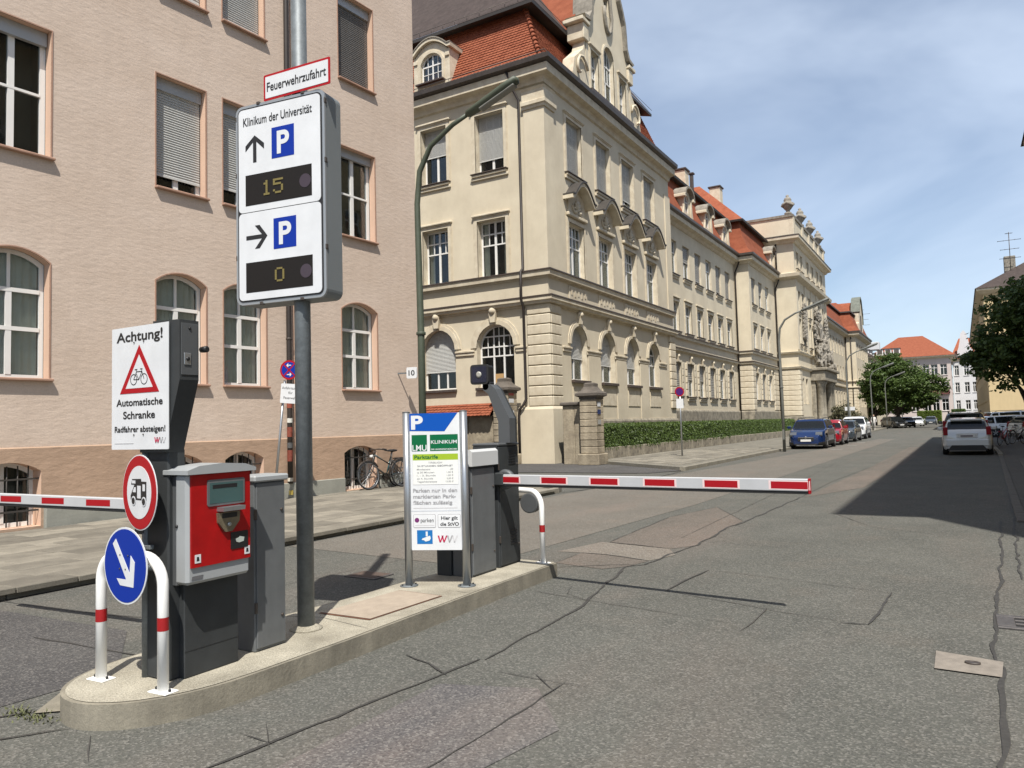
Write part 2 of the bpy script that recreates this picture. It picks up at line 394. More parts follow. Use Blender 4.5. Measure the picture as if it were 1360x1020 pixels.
# base course stones between the basement windows
edges = [XL] + [e for o in bo for e in (o['x0'] - .04, o['x1'] + .04)] + [XR + .05]
for i in range(0, len(edges), 2):
    a, b = edges[i], edges[i + 1]; n = max(1, round((b - a) / 1.4))
    for k in range(n):
        w_ = (b - a) / n
        link('base_stone', cached(('bst', round(w_, 2)), lambda: MB().cbox(.003, w_ - .003, 0, .14, -.1, .46, .012).mesh('base_stone', PSTONE)), pink, PI_ @ T(a + k * w_, -.11, 0))
CAS = [(0, .5, [(.5, .1)]), (.5, 1, [(.5, .1)])]
GA = [(0, .38, [(.5, .09)]), (.38, .70, [(.5, .09)]), (.70, 1, [(.5, .05)])]
style = {  # (floor, bay): kwargs
    (1, 4): dict(box=.25), (1, 5): dict(box=.25, blind=.9), (1, 6): dict(box=.25, blind=.86), (1, 7): dict(box=.22, curtain=None),
    (2, 4): dict(box=.25), (2, 5): dict(box=.25, blind=.95), (2, 6): dict(box=.25, blind=.97), (2, 7): dict(box=.25, blind=1., bm=LOUV)}
for o in ops:
    f, b = o['fl'], o['bay']
    if f == 0:
        cu = {4: [(0, 1)], 5: [(.0, 1)], 6: [(.0, 1)], 7: [(0, 1)]}.get(b, [(0, .35)])
        wo = window(pink, PI_, o, GA, t=.07, tr=.07, curtain=cu)
    elif f > 0:
        kw = dict(style.get((f, b), dict(box=.25, blind=(.4 + .1 * b) if (b + f) % 2 else 0)))
        wo = window(pink, PI_, o, CAS, t=.09, tr=.045, **kw)
    else:
        wo = window(pink, PI_ @ T(0, -.03, 0), o, [(0, 1, [(.5, .08)])], t=.07, boxm=None)
        w_, h_ = o['x1'] - o['x0'], o['z1'] - o['z0']
        for k in range(1, 6):
            x = w_ * k / 6
            link('window_bar', cached(('bar', round(h_ - .05, 2)), lambda: MB().tube([(0, 0, 0), (0, 0, h_ - .08)], .011, 6).mesh('window_bar', DARKCAP)), pink, PI_ @ T(o['x0'] + x, .06, o['z0'] + .02))
        ob('window_rail', MB().box(0, w_, 0, .012, .25, .28).box(0, w_, 0, .012, .78, .81), DARKCAP, pink, PI_ @ T(o['x0'], .05, o['z0']))
    if f >= 0:
        w_ = o['x1'] - o['x0']
        link('window_sill', cached(('ps', round(w_, 2)), lambda: MB().cbox(-.03, w_ + .05, -.09, .2, -.05, .0, .012).mesh('window_sill', PSILL)), pink, PI_ @ T(o['x0'], 0, o['z0']))
        # thin raised rim round the opening
        mb = MB(); q = OP(0, w_, 0, o['z1'] - o['z0'], o['rise'])
        link('window_surround', cached(('pr', round(w_, 2), o['rise'], round(o['z1'] - o['z0'], 2)), lambda: (ring(mb, q, 0, -.012, .01, grow=.022, nobottom=True), mb.mesh('window_surround', PSILL))[1]), pink, PI_ @ T(o['x0'], 0, o['z0']))
# small figurine in the fourth window
ob('figurine', MB().lathe([(.03, 0), (.05, .05), (.03, .12), (.02, .18), (.035, .22), (.01, .27)], n=8), WHITE, pink, PI_ @ T(-1.35, .33, 6.6))
# eaves and roof
mb = MB().sweep([(XL, .0), (XR, 0), (XR, 14)], [(0, ZT - .5), (.1, ZT - .5), (.2, ZT - .3), (.5, ZT - .12), (.5, ZT), (0, ZT)])
ob('cornice', mb, CREAM2, pink, PI_)
mb = MB().add([(XL, -.6, ZT), (XR + .6, -.6, ZT), (XR + .6, 14.6, ZT), (XL, 14.6, ZT), (XL, 7, ZT + 5.6), (XR - 5, 7, ZT + 5.6)], [(0, 1, 5, 4), (1, 2, 5), (2, 3, 4, 5), (0, 1, 2, 3)])
ob('roof', mb, TILE, pink, PI_)
mb = MB().tube([(-3.8, -.09, z) for z in (.45, 2., 4, 8, 12, 16, ZT)], .06, 10)
ob('drain_pipe', mb, PIPE, pink, PI_)
for z in (3.7, 6.6, 9.5, 12.4):
    ob('pipe_clamp', MB().lathe([(.066, 0), (.07, .01), (.07, .04), (.066, .05)], c=(0, 0, 0), n=10), GUT, pink, PI_ @ T(-3.8, -.09, z))
for z, c, h in ((2.95, (.3, .07, .04), .2), (2.3, (.25, .06, .035), .22), (1.75, (.22, .05, .03), .25), (1.3, (.65, .6, .5), .08), (1.0, (.6, .45, .1), .1), (2.62, (.7, .7, .65), .1), (2.05, (.1, .1, .1), .12)):
    ob('pipe_sticker', MB().tube([(0, 0, 0), (0, 0, h)], .064, 10, cap=False), mat('sticker_%d' % int(z * 100), c, .6, var=.4, vs=20), pink, PI_ @ T(-3.8, -.09, z - .8))
# vertical render joint beside the pipe
ob('corner_strip', MB().cbox(-3.62, -3.54, -.035, .02, .46, ZT - .5, .01), PREV, pink, PI_)

# ------------------------------------------------------------------ THE CORNER BUILDING (cream, orange mansard)
XC, YC = -14.77, 28.14
cb = thing('corner_building', 'cream corner building with orange mansard roof, arched ground floor and scrolled gable', 'building', (XC, YC, 0))
MC = Matrix.Identity(4)                       # front to the camera: local x = +X from the corner (negative), y inwards
MA = RZ(pi / 2)                               # street side: local x = +Y, y inwards = -X
C_W = 11.5; A_W = 16.16; WH = 16.6
ops = []
cbays = [(-3.51, -2.01), (-6.57, -5.1), (-9.63, -8.16)]
for i, (a, b) in enumerate(cbays):
    ops += [OP(a, b, 12.98, 15.65, 0, fl=2, b=i), OP(a, b, 8.28, 10.82, 0, fl=1, b=i), OP(a - .17, b + .25, 3.35, 6.12, .96, fl=0, b=i, depth=.3)]
for o in ops:
    if o['rise']: o['rise'] = (o['x1'] - o['x0']) / 2
for o in ops:
    if o['fl']: o['depth'] = .34
mb = MB(); wall(mb, [(-C_W, 0), (0, 0), (0, WH), (-C_W, WH)], ops, .24)
ob('wall', mb, [CREAM, CREAM2, ROOM], cb, MC)
R3 = [(0, .58, [(.5, .11)]), (.58, .79, [(.25, .04), (.5, .1), (.75, .04)]), (.79, 1, [(.25, .04), (.5, .1), (.75, .04)])]
ARW = [(0, .5, [(.36, .08), (.66, .08)]), (.5, .66, [.18, (.36, .07), .51, (.66, .07), .83]), (.66, .84, [.18, (.36, .06), .51, (.66, .06), .83]), (.84, 1, [(.36, .05), .51, (.66, .05)])]
def surround(par, M, o, m=CREAM2, w=.16, hood=True, key=''):
    w_, h_ = o['x1'] - o['x0'], o['z1'] - o['z0']
    def f():
        mb = MB(); ring(mb, OP(0, w_, 0, h_, o['rise']), 0, -.05, .01, grow=w, nobottom=True)
        ring(mb, OP(0, w_, 0, h_, o['rise']), 0, -.025, .012, grow=.05 + w, nobottom=True)
        if hood: mb.cbox(-w - .08, w_ + w + .08, -.14, 0, h_ + w + .03, h_ + w + .12, .02); mb.cbox(-w - .03, w_ + w + .03, -.09, 0, h_ + w - .02, h_ + w + .03, .01)
        return mb.mesh('window_surround', m)
    return link('window_surround', cached(('sur', round(w_, 2), round(h_, 2), round(o['rise'], 2), w, hood, m.name), f), par, M @ T(o['x0'], 0, o['z0']))
def sill(par, M, o, over=.2, proj=.2):
    w_ = o['x1'] - o['x0']
    link('window_sill', cached(('sl', round(w_, 2), over), lambda: MB().cbox(-over, w_ + over, -proj, .2, -.05, .0, .01, 1).cbox(-over + .04, w_ + over - .04, -proj + .05, .0, -.17, -.052, .02, 0).cbox(-over - .02, w_ + over + .02, -proj + .11, .0, -.31, -.172, .02, 0).mesh('window_sill', [CREAM2, SILLM])), par, M @ T(o['x0'], 0, o['z0']))
def keystone(par, M, x, z, s=1.):
    link('keystone', cached(('ks', s), lambda: MB().prism([(-.12 * s, -.35 * s), (.12 * s, -.35 * s), (.19 * s, .1 * s), (-.19 * s, .1 * s)], -.2 * s, 0).lathe([(.03, -.2 * s), (.16 * s, -.12 * s), (.2 * s, 0), (.14 * s, .12 * s), (.03, .18 * s)], c=(0, -.12 * s, .16 * s), n=10).mesh('keystone', CREAM2)), par, M @ T(x, 0, z))
def impost(par, M, x0, x1, z):
    w_ = x1 - x0
    link('impost', cached(('imp', round(w_, 2)), lambda: MB().cbox(0, w_, -.1, 0, 0, .09, .015).cbox(.02, w_ - .02, -.06, 0, -.14, -.003, .015).mesh('impost', CREAM2)), par, M @ T(x0, 0, z))
for o in ops:
    f = o['fl']
    if f == 2:
        window(cb, MC, o, R3, t=.07, nb=.03, blind=(.78, .5, .3)[o['b']] if o['b'] < 2 else .6); surround(cb, MC, o); sill(cb, MC, o)
    elif f == 1:
        window(cb, MC, o, R3, t=.08, curtain=[(0, .22), (.78, 1)]); surround(cb, MC, o)
    else:
        window(cb, MC, o, ARW, t=.08, blind=0 if o['b'] == 0 else .72, slatp=.06)
        mb = MB(); w_ = o['x1'] - o['x0']; h_ = o['z1'] - o['z0']
        q = OP(o['x0'], o['x1'], o['z1'] - o['rise'] - .02, o['z1'], o['rise'])
        ring(mb, q, 0, -.06, .01, grow=.2, nobottom=True); ring(mb, q, 0, -.035, .01, grow=.32, nobottom=True)
        ob('archivolt', mb, CREAM2, cb, MC); keystone(cb, MC, (o['x0'] + o['x1']) / 2, o['z1'] + .42)
        ob('window_sill', MB().cbox(o['x0'] - .05, o['x1'] + .05, -.14, .2, o['z0'] - .12, o['z0'], .01), SILLM, cb, MC)
for a, b in ((-4.83, -3.8), (-7.9, -6.9), (-1.68, -1.1)): impost(cb, MC, a, b, 4.96)
ob('window_board', MB().box(-2.95, -2.5, .3, .31, 3.45, 3.95), mat('cardboard', (.45, .28, .12), .9), cb, MC)
aops = []
abays = [(2.05, 3.5), (5.3, 6.8), (8.55, 10.05), (11.75, 13.25)]
for i, (a, b) in enumerate(abays):
    aops += [OP(a + .05, b + .22, 13.0, 15.55, 0, fl=2, b=i, depth=.22), OP(a + .05, b + .22, 8.28, 10.75, 0, fl=1, b=i, depth=.22), OP(a - .05, b + .2, 3.6, 6.08, .8, fl=0, b=i, depth=.3)]
for o in aops:
    if o['rise']: o['rise'] = (o['x1'] - o['x0']) / 2
mb = MB(); wall(mb, [(0, 0), (A_W, 0), (A_W, WH), (0, WH)], aops, .26)
ob('wall', mb, [CREAM, CREAM2, ROOM], cb, MA)
AR2 = [(0, .5, [(.5, .09)]), (.5, .75, [.25, (.5, .06), .75]), (.75, 1, [(.5, .05)])]
def pediment(par, M, x0, x1, z):
    """curved hood with dark capping and a shell relief under it"""
    w_ = x1 - x0
    def f():
        mb = MB(); a, b = -.36, w_ + .36; n = 24; pts = []
        for i in range(n + 1):
            u = i / n; x = a + (b - a) * u
            zz = .02 + .80 * (sin(pi * min(1, max(0, (u - .06) / .88))) ** 1.15)
            if u < .08 or u > .92: zz = .05
            pts.append((x, zz))
        up = [(x, zz + .17) for x, zz in pts]
        mb.prism(pts + up[::-1], -.5, 0, 0)
        mb.prism([(x, zz + .16) for x, zz in pts] + [(x, zz + .24) for x, zz in pts][::-1], -.55, 0, 1)
        mb.prism([(.0, -.45), (w_, -.45)] + [(x, zz) for x, zz in pts[::-1] if 0 < x < w_], -.07, 0, 0)
        mb.cbox(-.12, w_ + .12, -.16, 0, -.62, -.46, .03, 0)
        # shell fan and drops
        for k in range(7):
            an = pi * (k + .5) / 7; mb.tube([(w_ / 2, -.1, -.25), (w_ / 2 + .3 * cos(an), -.12, -.22 + .48 * sin(an))], [.02, .055], 6)
        for sx in (-1, 1):
            mb.tube([(w_ / 2 + sx * x, -.1, z_) for x, z_ in ((.1, -.35), (.28, -.38), (.42, -.25), (.5, -.1), (.44, 0), (.36, -.06))], [.05, .06, .055, .045, .04, .03], 6)
            mb.lathe([(.02, -.09), (.09, -.04), (.1, .03), (.03, .09)], c=(w_ / 2 + sx * .2, -.12, -.33), n=8)
        return mb.mesh('pediment', [CREAM2, DARKCAP])
    link('pediment', cached(('ped', round(w_, 2)), f), par, M @ T(x0, 0, z))
for o in aops:
    f = o['fl']; b_ = o['b']
    if f == 2: window(cb, MA, o, R3, t=.07, blind=(1., 1., .82, .93)[b_]); surround(cb, MA, o); sill(cb, MA, o)
    elif f == 1: window(cb, MA, o, R3, t=.08, curtain=[(0, .3), (.7, 1)] if b_ != 1 else [(0, 1)]); surround(cb, MA, o, hood=False); pediment(cb, MA, o['x0'] - .08, o['x1'] + .08, 11.62)
    else:
        window(cb, MA, o, AR2, t=.08, blind=(.62, .68, .66, 0)[b_], slatp=.06)
        mb = MB(); q = OP(o['x0'], o['x1'], o['z1'] - o['rise'] - .02, o['z1'], o['rise'])
        ring(mb, q, 0, -.06, .01, grow=.17, nobottom=True); ring(mb, q, 0, -.035, .01, grow=.28, nobottom=True)
        ob('archivolt', mb, CREAM2, cb, MA); keystone(cb, MA, (o['x0'] + o['x1']) / 2, o['z1'] + .38, .85)
        ob('window_sill', MB().cbox(o['x0'] - .04, o['x1'] + .04, -.16, .2, o['z0'] - .13, o['z0'], .01), SILLM, cb, MA)
        ob('apron_panel', MB().box(o['x0'] + .05, o['x1'] - .05, -.03, .0, 2.5, 3.3), CREAM2, cb, MA)
        # parapet panels with hanging lambrequin relief
        mb = MB().cbox(o['x0'] - .1, o['x1'] + .1, -.05, 0, 7.2, 7.82, .02)
        for k in range(5):
            x = o['x0'] + .15 + k * (o['x1'] - o['x0'] - .3) / 4; mb.prism([(x - .09, 7.72), (x - .05, 7.42 - .06 * (k % 2)), (x + .05, 7.42 - .06 * (k % 2)), (x + .09, 7.72)], -.075, -.045)
        ob('parapet_panel', mb, CREAM2, cb, MA)
for a, b in ((1.15, 1.98), (3.62, 5.2), (6.92, 8.45), (10.17, 11.65), (13.37, 14.6)): impost(cb, MA, a, b, 4.96)
# projecting piers between ground-floor arches carry a lighter face
for a, b in ((3.75, 5.1), (7.05, 8.35), (10.3, 11.55)):
    ob('pier', MB().cbox(a, b, -.045, 0, .6, 4.8, .01), CREAM, cb, MA)
# corner pilasters: rusticated blocks below, plain strip above
def quoins(par, M, x0, x1, z0, z1, n, th=.11):
    ob('quoin_joint', MB().box(x0 + .02, x1 - .02, -th * .35, .01, z0 + .01, z1 - .01), SOOT, par, M)
    w_ = x1 - x0; hh = (z1 - z0) / n
    me = cached(('qu', round(w_, 2), round(hh, 3), th), lambda: MB().cbox(0, w_, -th, .02, .014, hh - .014, .03).mesh('quoin_block', CREAM2))
    for i in range(n): link('quoin_block', me, par, M @ T(x0, 0, z0 + i * hh))
quoins(cb, MC, -1.03, .09, 2.42, 6.78, 10)
quoins(cb, MA, 0, .95, 2.42, 6.78, 10)
quoins(cb, MA, 15.2, 16.16, 2.42, 6.78, 10)
ob('corner_pilaster', MB().box(-.95, .06, -.06, 0, 8.24, 15.35), CREAM, cb, MC)
ob('corner_pilaster', MB().box(0, .85, -.06, 0, 8.24, 15.35), CREAM, cb, MA)
ob('corner_pilaster', MB().box(15.3, 16.2, -.06, 0, 8.24, 15.35), CREAM, cb, MA)
ob('pilaster_capital', MB().sweep([(-1.0, 0), (0, 0), (0, .9)], [(0, 15.3), (.12, 15.3), (.14, 15.4), (.2, 15.45), (.2, 15.6), (.1, 15.66), (.1, 16.1), (.16, 16.2), (0, 16.2)]), CREAM2, cb)
path = [(-C_W, 0), (0, 0), (0, A_W)]
ob('plinth', MB().sweep([(-2.1, 0), (0, 0), (0, 1.05)], [(0, -.1), (.16, -.1), (.16, 2.3), (.1, 2.42), (0, 2.42)]), CREAM, cb)
ob('plinth', MB().sweep([(0, 1.06), (0, A_W)], [(0, -.1), (.12, -.1), (.12, 1.75), (.06, 1.85), (0, 1.85)]), WEATH, cb)
ob('lower_string_course', MB().sweep(path, [(0, 6.70), (.05, 6.70), (.05, 6.78), (.22, 6.80), (.24, 6.9), (.30, 6.92), (.30, 7.06), (0, 7.1)]), CREAM2, cb)
ob('lower_course_capping', MB().sweep(path, [(0, 7.085), (.33, 7.062), (.33, 7.12), (0, 7.17)]), SILLM, cb)
ob('upper_string_course', MB().sweep(path, [(0, 7.90), (.05, 7.90), (.05, 7.97), (.19, 7.98), (.21, 8.19), (0, 8.2)]), CREAM2, cb)
ob('upper_course_capping', MB().sweep(path, [(0, 8.205), (.25, 8.19), (.25, 8.25), (0, 8.29)]), SILLM, cb)
ob('cornice', MB().sweep(path, [(-.02, 16.3), (.1, 16.35), (.14, 16.5), (.2, 16.58), (.46, 16.64), (.47, 16.98), (-.02, 16.99)]), CREAM2, cb)
ob('gutter', MB().sweep(path, [(-.02, 17.0), (.5, 17.0), (.66, 17.08), (.68, 17.26), (.6, 17.27), (.56, 17.1), (-.02, 17.16)]), GUT, cb)
# mansard of real tiles
def tiles(par, name, A, B, C_, D, tw=.19, th=.16, m=TILE):
    """A,B lower edge, C_,D upper edge (C_ above B); overlapping plain tiles"""
    A, B, C_, D = map(Vector, (A, B, C_, D)); mb = MB(); n = (B - A).cross(D - A).normalized()
    rows = max(3, int((D - A).length / th))
    for r_ in range(rows):
        u = r_ / rows; u2 = min(1, (r_ + 1.25) / rows); P, Q = A.lerp(D, u), B.lerp(C_, u); P2, Q2 = A.lerp(D, u2), B.lerp(C_, u2)
        k = max(2, int((Q - P).length / tw)); off = .5 * (r_ % 2)
        ex = (Q - P).normalized(); ey = (P2 - P); ey = ey - ex * ey.dot(ex)
        w_ = (Q - P).length / k
        for i in range(k):
            a = P + ex * (w_ * (i + off * (i < k - 1 or 0)) + .006); wv = ex * (w_ - .012)
            if off and i == k - 1: a = P + ex * (w_ * i + w_ * .5); wv = ex * (w_ * .5)
            h0 = n * (.035 + random.uniform(0, .012)); j = ey * random.uniform(-.06, .04)
            a = a + j * .5
            vs = [a + h0, a + wv * .5 - ey * .14 + h0, a + wv + h0, a + wv + ey, a + ey]
            b_ = [a, a + wv * .5 - ey * .14, a + wv]
            mb.add(vs + b_, [(0, 1, 2, 3, 4), (5, 6, 1, 0), (6, 7, 2, 1), (0, 4, 5), (2, 7, 3)])
    o = ob(name, mb, m, par); o['kind'] = 'stuff'; return o
t0, t1, z0, z1 = -.05, 1.7, 17.3, 21.0
tm, zm = .42, 18.1     # bell-cast foot
ob('roof_deck', MB().sweep(path, [(-t0 - .03, z0 - .04), (-tm - .03, zm - .04), (-t1 - .03, z1), (-t1 - .6, z1), (-t1 - .6, z0 - .04)]), mat('roof_deck_red', (.24, .08, .045), .9), cb)
for (ta, za, tb, zb) in ((t0, z0, tm, zm), (tm, zm, t1, z1)):
    tiles(cb, 'roof_tiles', (-C_W, ta, za), (-ta, ta, za), (-tb, tb, zb), (-C_W, tb, zb))
    tiles(cb, 'roof_tiles', (-ta, ta, za), (-ta, A_W, za), (-tb, A_W, zb), (-tb, tb, zb))
for i in range(14):
    u = i / 14; a = Vector((-t0, t0, z0)).lerp(Vector((-tm, tm, zm)), u * 4.2) if u < .24 else Vector((-tm, tm, zm)).lerp(Vector((-t1, t1, z1)), (u - .24) / .76)
    d = Vector((-.16, .16, .3)) if u > .2 else Vector((-.13, .13, .2))
    ob('ridge_tile', MB().tube([a + Vector((.03, -.03, .05)), a + d + Vector((.02, -.02, .02))], [.12, .095], 8), TILE, cb)
ob('upper_eave', MB().sweep(path, [(-t1 - .1, z1 - .1), (-.98, z1 - .32), (-.88, z1 - .36), (-.86, z1 - .22), (-t1, z1 + .35), (-t1 - 1, z1 + .6)]), DARKCAP, cb)
mb = MB().add([(-C_W, .86, z1 - .2), (-.86, .86, z1 - .2), (-.86, A_W, z1 - .2), (-5.5, 5.5, z1 + 6.2), (-5.5, A_W, z1 + 6.2), (-C_W, 5.5, z1 + 6.2), (-C_W, A_W, z1 + 6.2)], [(0, 1, 3, 5), (1, 2, 4, 3), (5, 3, 4, 6)])
ob('upper_roof', mb, TILE2, cb)
for k in range(16):
    ob('snow_guard', MB().tube([(0, 0, 0), (0, -.04, .22)], .012, 5), GUT, cb, T(-.9 - k * .7, .92, z1 - .18))
ob('guard_rail', MB().tube([(-C_W, .85, z1 + .02), (-.85, .85, z1 + .02), (-.85, A_W, z1 + .02)], .014, 5), GUT, cb)
# snow guards over the gutter
ob('guard_rail', MB().tube([(-C_W, -.3, 17.62), (.3, -.3, 17.62), (.3, A_W, 17.62)], .018, 5).tube([(-C_W, -.27, 17.5), (.27, -.27, 17.5), (.27, A_W, 17.5)], .014, 5), GUT, cb)
for k in range(15): ob('guard_post', MB().tube([(0, 0, 0), (0, 0, .3)], .012, 5), GUT, cb, T(.28 if k > 7 else -.5 - k * 1.4, -.28 if k < 8 else .6 + (k - 8) * 2.2, 17.33))
# dormer on the camera side
def dormer(par, M, w_=2.1, h_=1.75, m=CREAM2, dep=1.6):
    """M: front face frame, x=0 centre, z=0 sill"""
    o = OP(-.62, .62, .12, 1.5, .45, depth=.12)
    def f():
        mb = MB(); n = 12; top = [(w_ / 2 * 1.08 * (1 - 2 * i / n), h_ - .25 + .5 * max(0, cos((1 - 2 * i / n) * pi * .62)) ** .8) for i in range(n + 1)]
        outer = [(-w_ / 2, -.12), (w_ / 2, -.12), (w_ / 2, h_ - .25)] + [(x, z) for x, z in top if abs(x) < w_ / 2] + [(-w_ / 2, h_ - .25)]
        wall(mb, outer, [o], .12, .4, 0, 0, 1)
        for s_ in (-1, 1): mb.add([(s_ * w_ / 2, 0, -.12), (s_ * w_ / 2, dep, -.12), (s_ * w_ / 2, dep, h_ - .25), (s_ * w_ / 2, 0, h_ - .25)], [(0, 1, 2, 3)], 0)
        P = [(x * 1.04, z + .02) for x, z in top]; Q = [(x * 1.06, z + .17) for x, z in top][::-1]
        mb.prism(P + Q, -.16, dep, 0, sm=False)
        mb.prism([(x, z + .002) for x, z in Q[::-1]] + [(x * 1.01, z + .05) for x, z in Q], -.2, dep, 2)
        ring(mb, OP(-.62, .62, .12, 1.5, .45), 0, -.04, .01, 0, grow=.12, nobottom=True)
        for s_ in (-1, 1): mb.cbox(s_ * .93 - .12, s_ * .93 + .12, -.06, 0, h_ - .62, h_ - .42, .02, 0)
        return mb.mesh('dormer', [m, ROOM, GREYST])
    d = link('dormer', cached(('dorm', w_, h_, m.name), f), par, M)
    win = MB(); ring(win, OP(0, 1.24, 0, 1.38, .45), .06, 0, .05)
    def g():
        win.box(.59, .65, -.01, .05, 0, 1.34); win.box(.06, 1.18, -.012, .05, .8, .86)
        for x in (.33, .91): win.box(x - .012, x + .012, 0, .04, .05, 1.25)
        win.box(.06, 1.18, 0, .04, .44, .465); return win.mesh('dormer_window', WHITE)
    dw = link('dormer_window', cached('dwin', g), d, T(-.62, .12, .12))
    link('dormer_sill', cached('dsill', lambda: MB().cbox(-.8, .8, -.25, .1, 0, .08, .01).mesh('dormer_sill', SILLM)), d)
    return d, dw
def pane_grid(par, x0, x1, z0, z1, y, n, m): pass
d, dw = dormer(cb, T(-5.95, .12, 17.85))
link('dormer_glass', cached('dglass', lambda: MB().prism(outline(OP(.04, 1.2, .04, 1.34, .42)), .025, .03).mesh('dormer_glass', PANE)), d, T(-.62, .12, .12))
for x in (-9.6,):
    d, dw = dormer(cb, T(x, .12, 17.85)); link('dormer_glass', CACHE['dglass'], d, T(-.62, .12, .12))
# scrolled gable on the street side, from local x 4.6 to 12
gb = [OP(5.35, 6.3, 18.1, 20.15, 0, depth=.2), OP(6.95, 8.3, 18.1, 21.15, .675, depth=.2), OP(8.95, 9.9, 18.1, 20.15, 0, depth=.2), OP(7.35, 7.9, 22.9, 24.1, .2, depth=.2)]
cx = 7.625
half = [(3.0, 17.3), (3.0, 18.6), (2.75, 19.3), (2.75, 20.9), (2.9, 21.0), (3.05, 21.1), (3.05, 21.35), (2.45, 21.45), (2.15, 21.9), (2.1, 22.5), (2.0, 23.2), (1.7, 23.8), (1.35, 24.3), (1.2, 24.9), (1.15, 25.5), (.8, 26.1), (0, 26.4)]
outer = [(cx + x, z) for x, z in half] + [(cx - x, z) for x, z in half[-2::-1]]
mb = MB(); wall(mb, outer, gb, .2, .5)
n = len(outer)
mb.add([(x, 0, z) for x, z in outer] + [(x, .7, z) for x, z in outer], [(i, (i + 1) % n, (i + 1) % n + n, i + n) for i in range(n)], 0)
ob('gable', mb, [CREAM, CREAM2, ROOM], cb, MA @ T(0, .1, 0))
for s_ in (-1, 1):   # coping strips along the curved edge and volutes at the foot
    P = [(cx + s_ * x, z) for x, z in half[6:]]; Q = [(cx + s_ * (x + .17), z + .14) for x, z in half[6:-1]] + [(cx, 26.6)]
    ob('gable_coping', MB().prism(P + Q[::-1], -.22, .85), GREYST, cb, MA @ T(0, .1, 0))
    vc = (cx + s_ * 3.65, 18.55)
    sp = [(vc[0] + s_ * (-(.78 - .085 * k) * cos(k * .55)), -.12, vc[1] + (.95 - .1 * k) * sin(k * .55 + .2)) for k in range(9)]
    ob('volute', MB().prism([(cx + s_ * 2.95, 17.3), (cx + s_ * 4.3, 17.3), (cx + s_ * 4.35, 18.2), (cx + s_ * 4.1, 19.0), (cx + s_ * 3.6, 19.4), (cx + s_ * 3.1, 19.8), (cx + s_ * 2.9, 20.3)][::s_], -.02, .6).tube(sp, .07, 6), CREAM2, cb, MA @ T(0, .1, 0))
    ob('gable_block', MB().cbox(cx + s_ * 3 - .45, cx + s_ * 3 + .45, -.2, .9, 21.1, 21.3, .03).cbox(cx + s_ * 2.9 - .3, cx + s_ * 2.9 + .3, -.12, .8, 20.3, 21.1, .04), CREAM2, cb, MA @ T(0, .1, 0))
for o in gb[:3]:
    window(cb, MA @ T(0, .1, 0), o, [(0, .4, [(.5, .06)]), (.4, .7, [.25, .5, .75]), (.7, 1, [.25, .5, .75])], t=.06); surround(cb, MA @ T(0, .1, 0), o, w=.12, hood=not o['rise'])
ob('oculus_cartouche', MB().tube([(7.62 + .5 * cos(a) * (1 if a < 0 else .7), -.08, 23.2 + 1.3 * sin(a)) for a in [k * .4 - 3.1 for k in range(16)]], .1, 6), GREYST, cb, MA @ T(0, .1, 0))
ob('gable_sill', MB().cbox(4.9, 10.3, -.3, .1, 17.75, 17.98, .03), SILLM, cb, MA @ T(0, .1, 0))
mb = MB().prism([(cx - 2.6, 21.3), (cx - 2.4, 22), (cx, 25.6), (cx + 2.4, 22), (cx + 2.6, 21.3)], .7, 6.5)
ob('gable_roof', mb, TILE, cb, MA @ T(0, .1, 0))
# rain pipe beside the corner
ob('drain_pipe', MB().tube([(-1.5, -.5, 17.0), (-1.3, -.25, 16.2), (-1.14, -.12, 15.8), (-1.14, -.12, 8.4), (-1.14, -.34, 8.2), (-1.14, -.34, 7.0), (-1.14, -.16, 6.7), (-1.14, -.14, 2.75), (-1.22, -.26, 2.5), (-1.42, -.26, 2.3), (-1.46, -.24, 2.0), (-1.46, -.24, 0)], .06, 8), PIPE, cb)
ob('building_body', MB().add([(-C_W, .9, 0), (-C_W, 14, 0), (-1, A_W, 0), (-C_W, .9, 16.5), (-C_W, 14, 16.5), (-1, A_W, 16.5)], [(0, 1, 4, 3), (1, 2, 5, 4)]), CREAM, cb)
# ------------------------------------------------------------------ THE LONG WING, THE PORTAL BLOCK AND THE FAR WING
def slim(par, M, o, rows=None, blind=0, sur=True, sl=True, m=CREAM2, w=.12):
    window(par, M, o, rows or [(0, .66, [(.5, .07)]), (.66, 1, [.25, (.5, .07), .75])], t=.07, blind=blind, slatp=.12, bm=mat('shaded_shutter_grey', (.27, .26, .235), .6, var=.15, vs=3), curtain=None if blind or o['c'] % 2 else [(0, 1)])  # blinds take a darker shutter grey with the grazing shade painted in
    if sur: surround(par, M, o, w=w, hood=False, m=m)
    if sl: sill(par, M, o, over=.12, proj=.18)
def fr_at(root, x, y, a=pi / 2): return root.matrix_basis.inverted() @ (T(x, y, 0) @ RZ(a))
wg = thing('wing_building', 'long cream wing with narrow windows, orange roof and round-topped dormers behind the hedge', 'building', (-15.55, 44.3, 0))
bpy.context.view_layer.update()
def root_frame(o, x, y, a): return T(*o.location).inverted() @ (T(x, y, 0) @ RZ(a))
def facade(par, M, W_, H_, cols, rows, styler, wallm=CREAM, depth=.17, extra=(), outer=None):
    ops = list(extra)
    for ri, (z0, z1) in enumerate(rows):
        for ci, (a, b) in enumerate(cols): ops.append(OP(a, b, z0, z1, 0, r=ri, c=ci, depth=depth))
    mb = MB(); wall(mb, outer or [(0, 0), (W_, 0), (W_, H_), (0, H_)], ops, depth)
    ob('wall', mb, [wallm, CREAM2, ROOM], par, M)
    for o in ops: styler(par, M, o)
M3 = root_frame(wg, -15.55, 44.3, pi / 2)
cols3 = [(2.15, 3.6), (4.85, 6.3), (7.5, 8.95), (10.15, 11.6), (12.75, 14.2), (15.4, 16.85)]
rows3 = [(3.27, 5.48), (7.5, 9.45), (11.22, 13.47)]
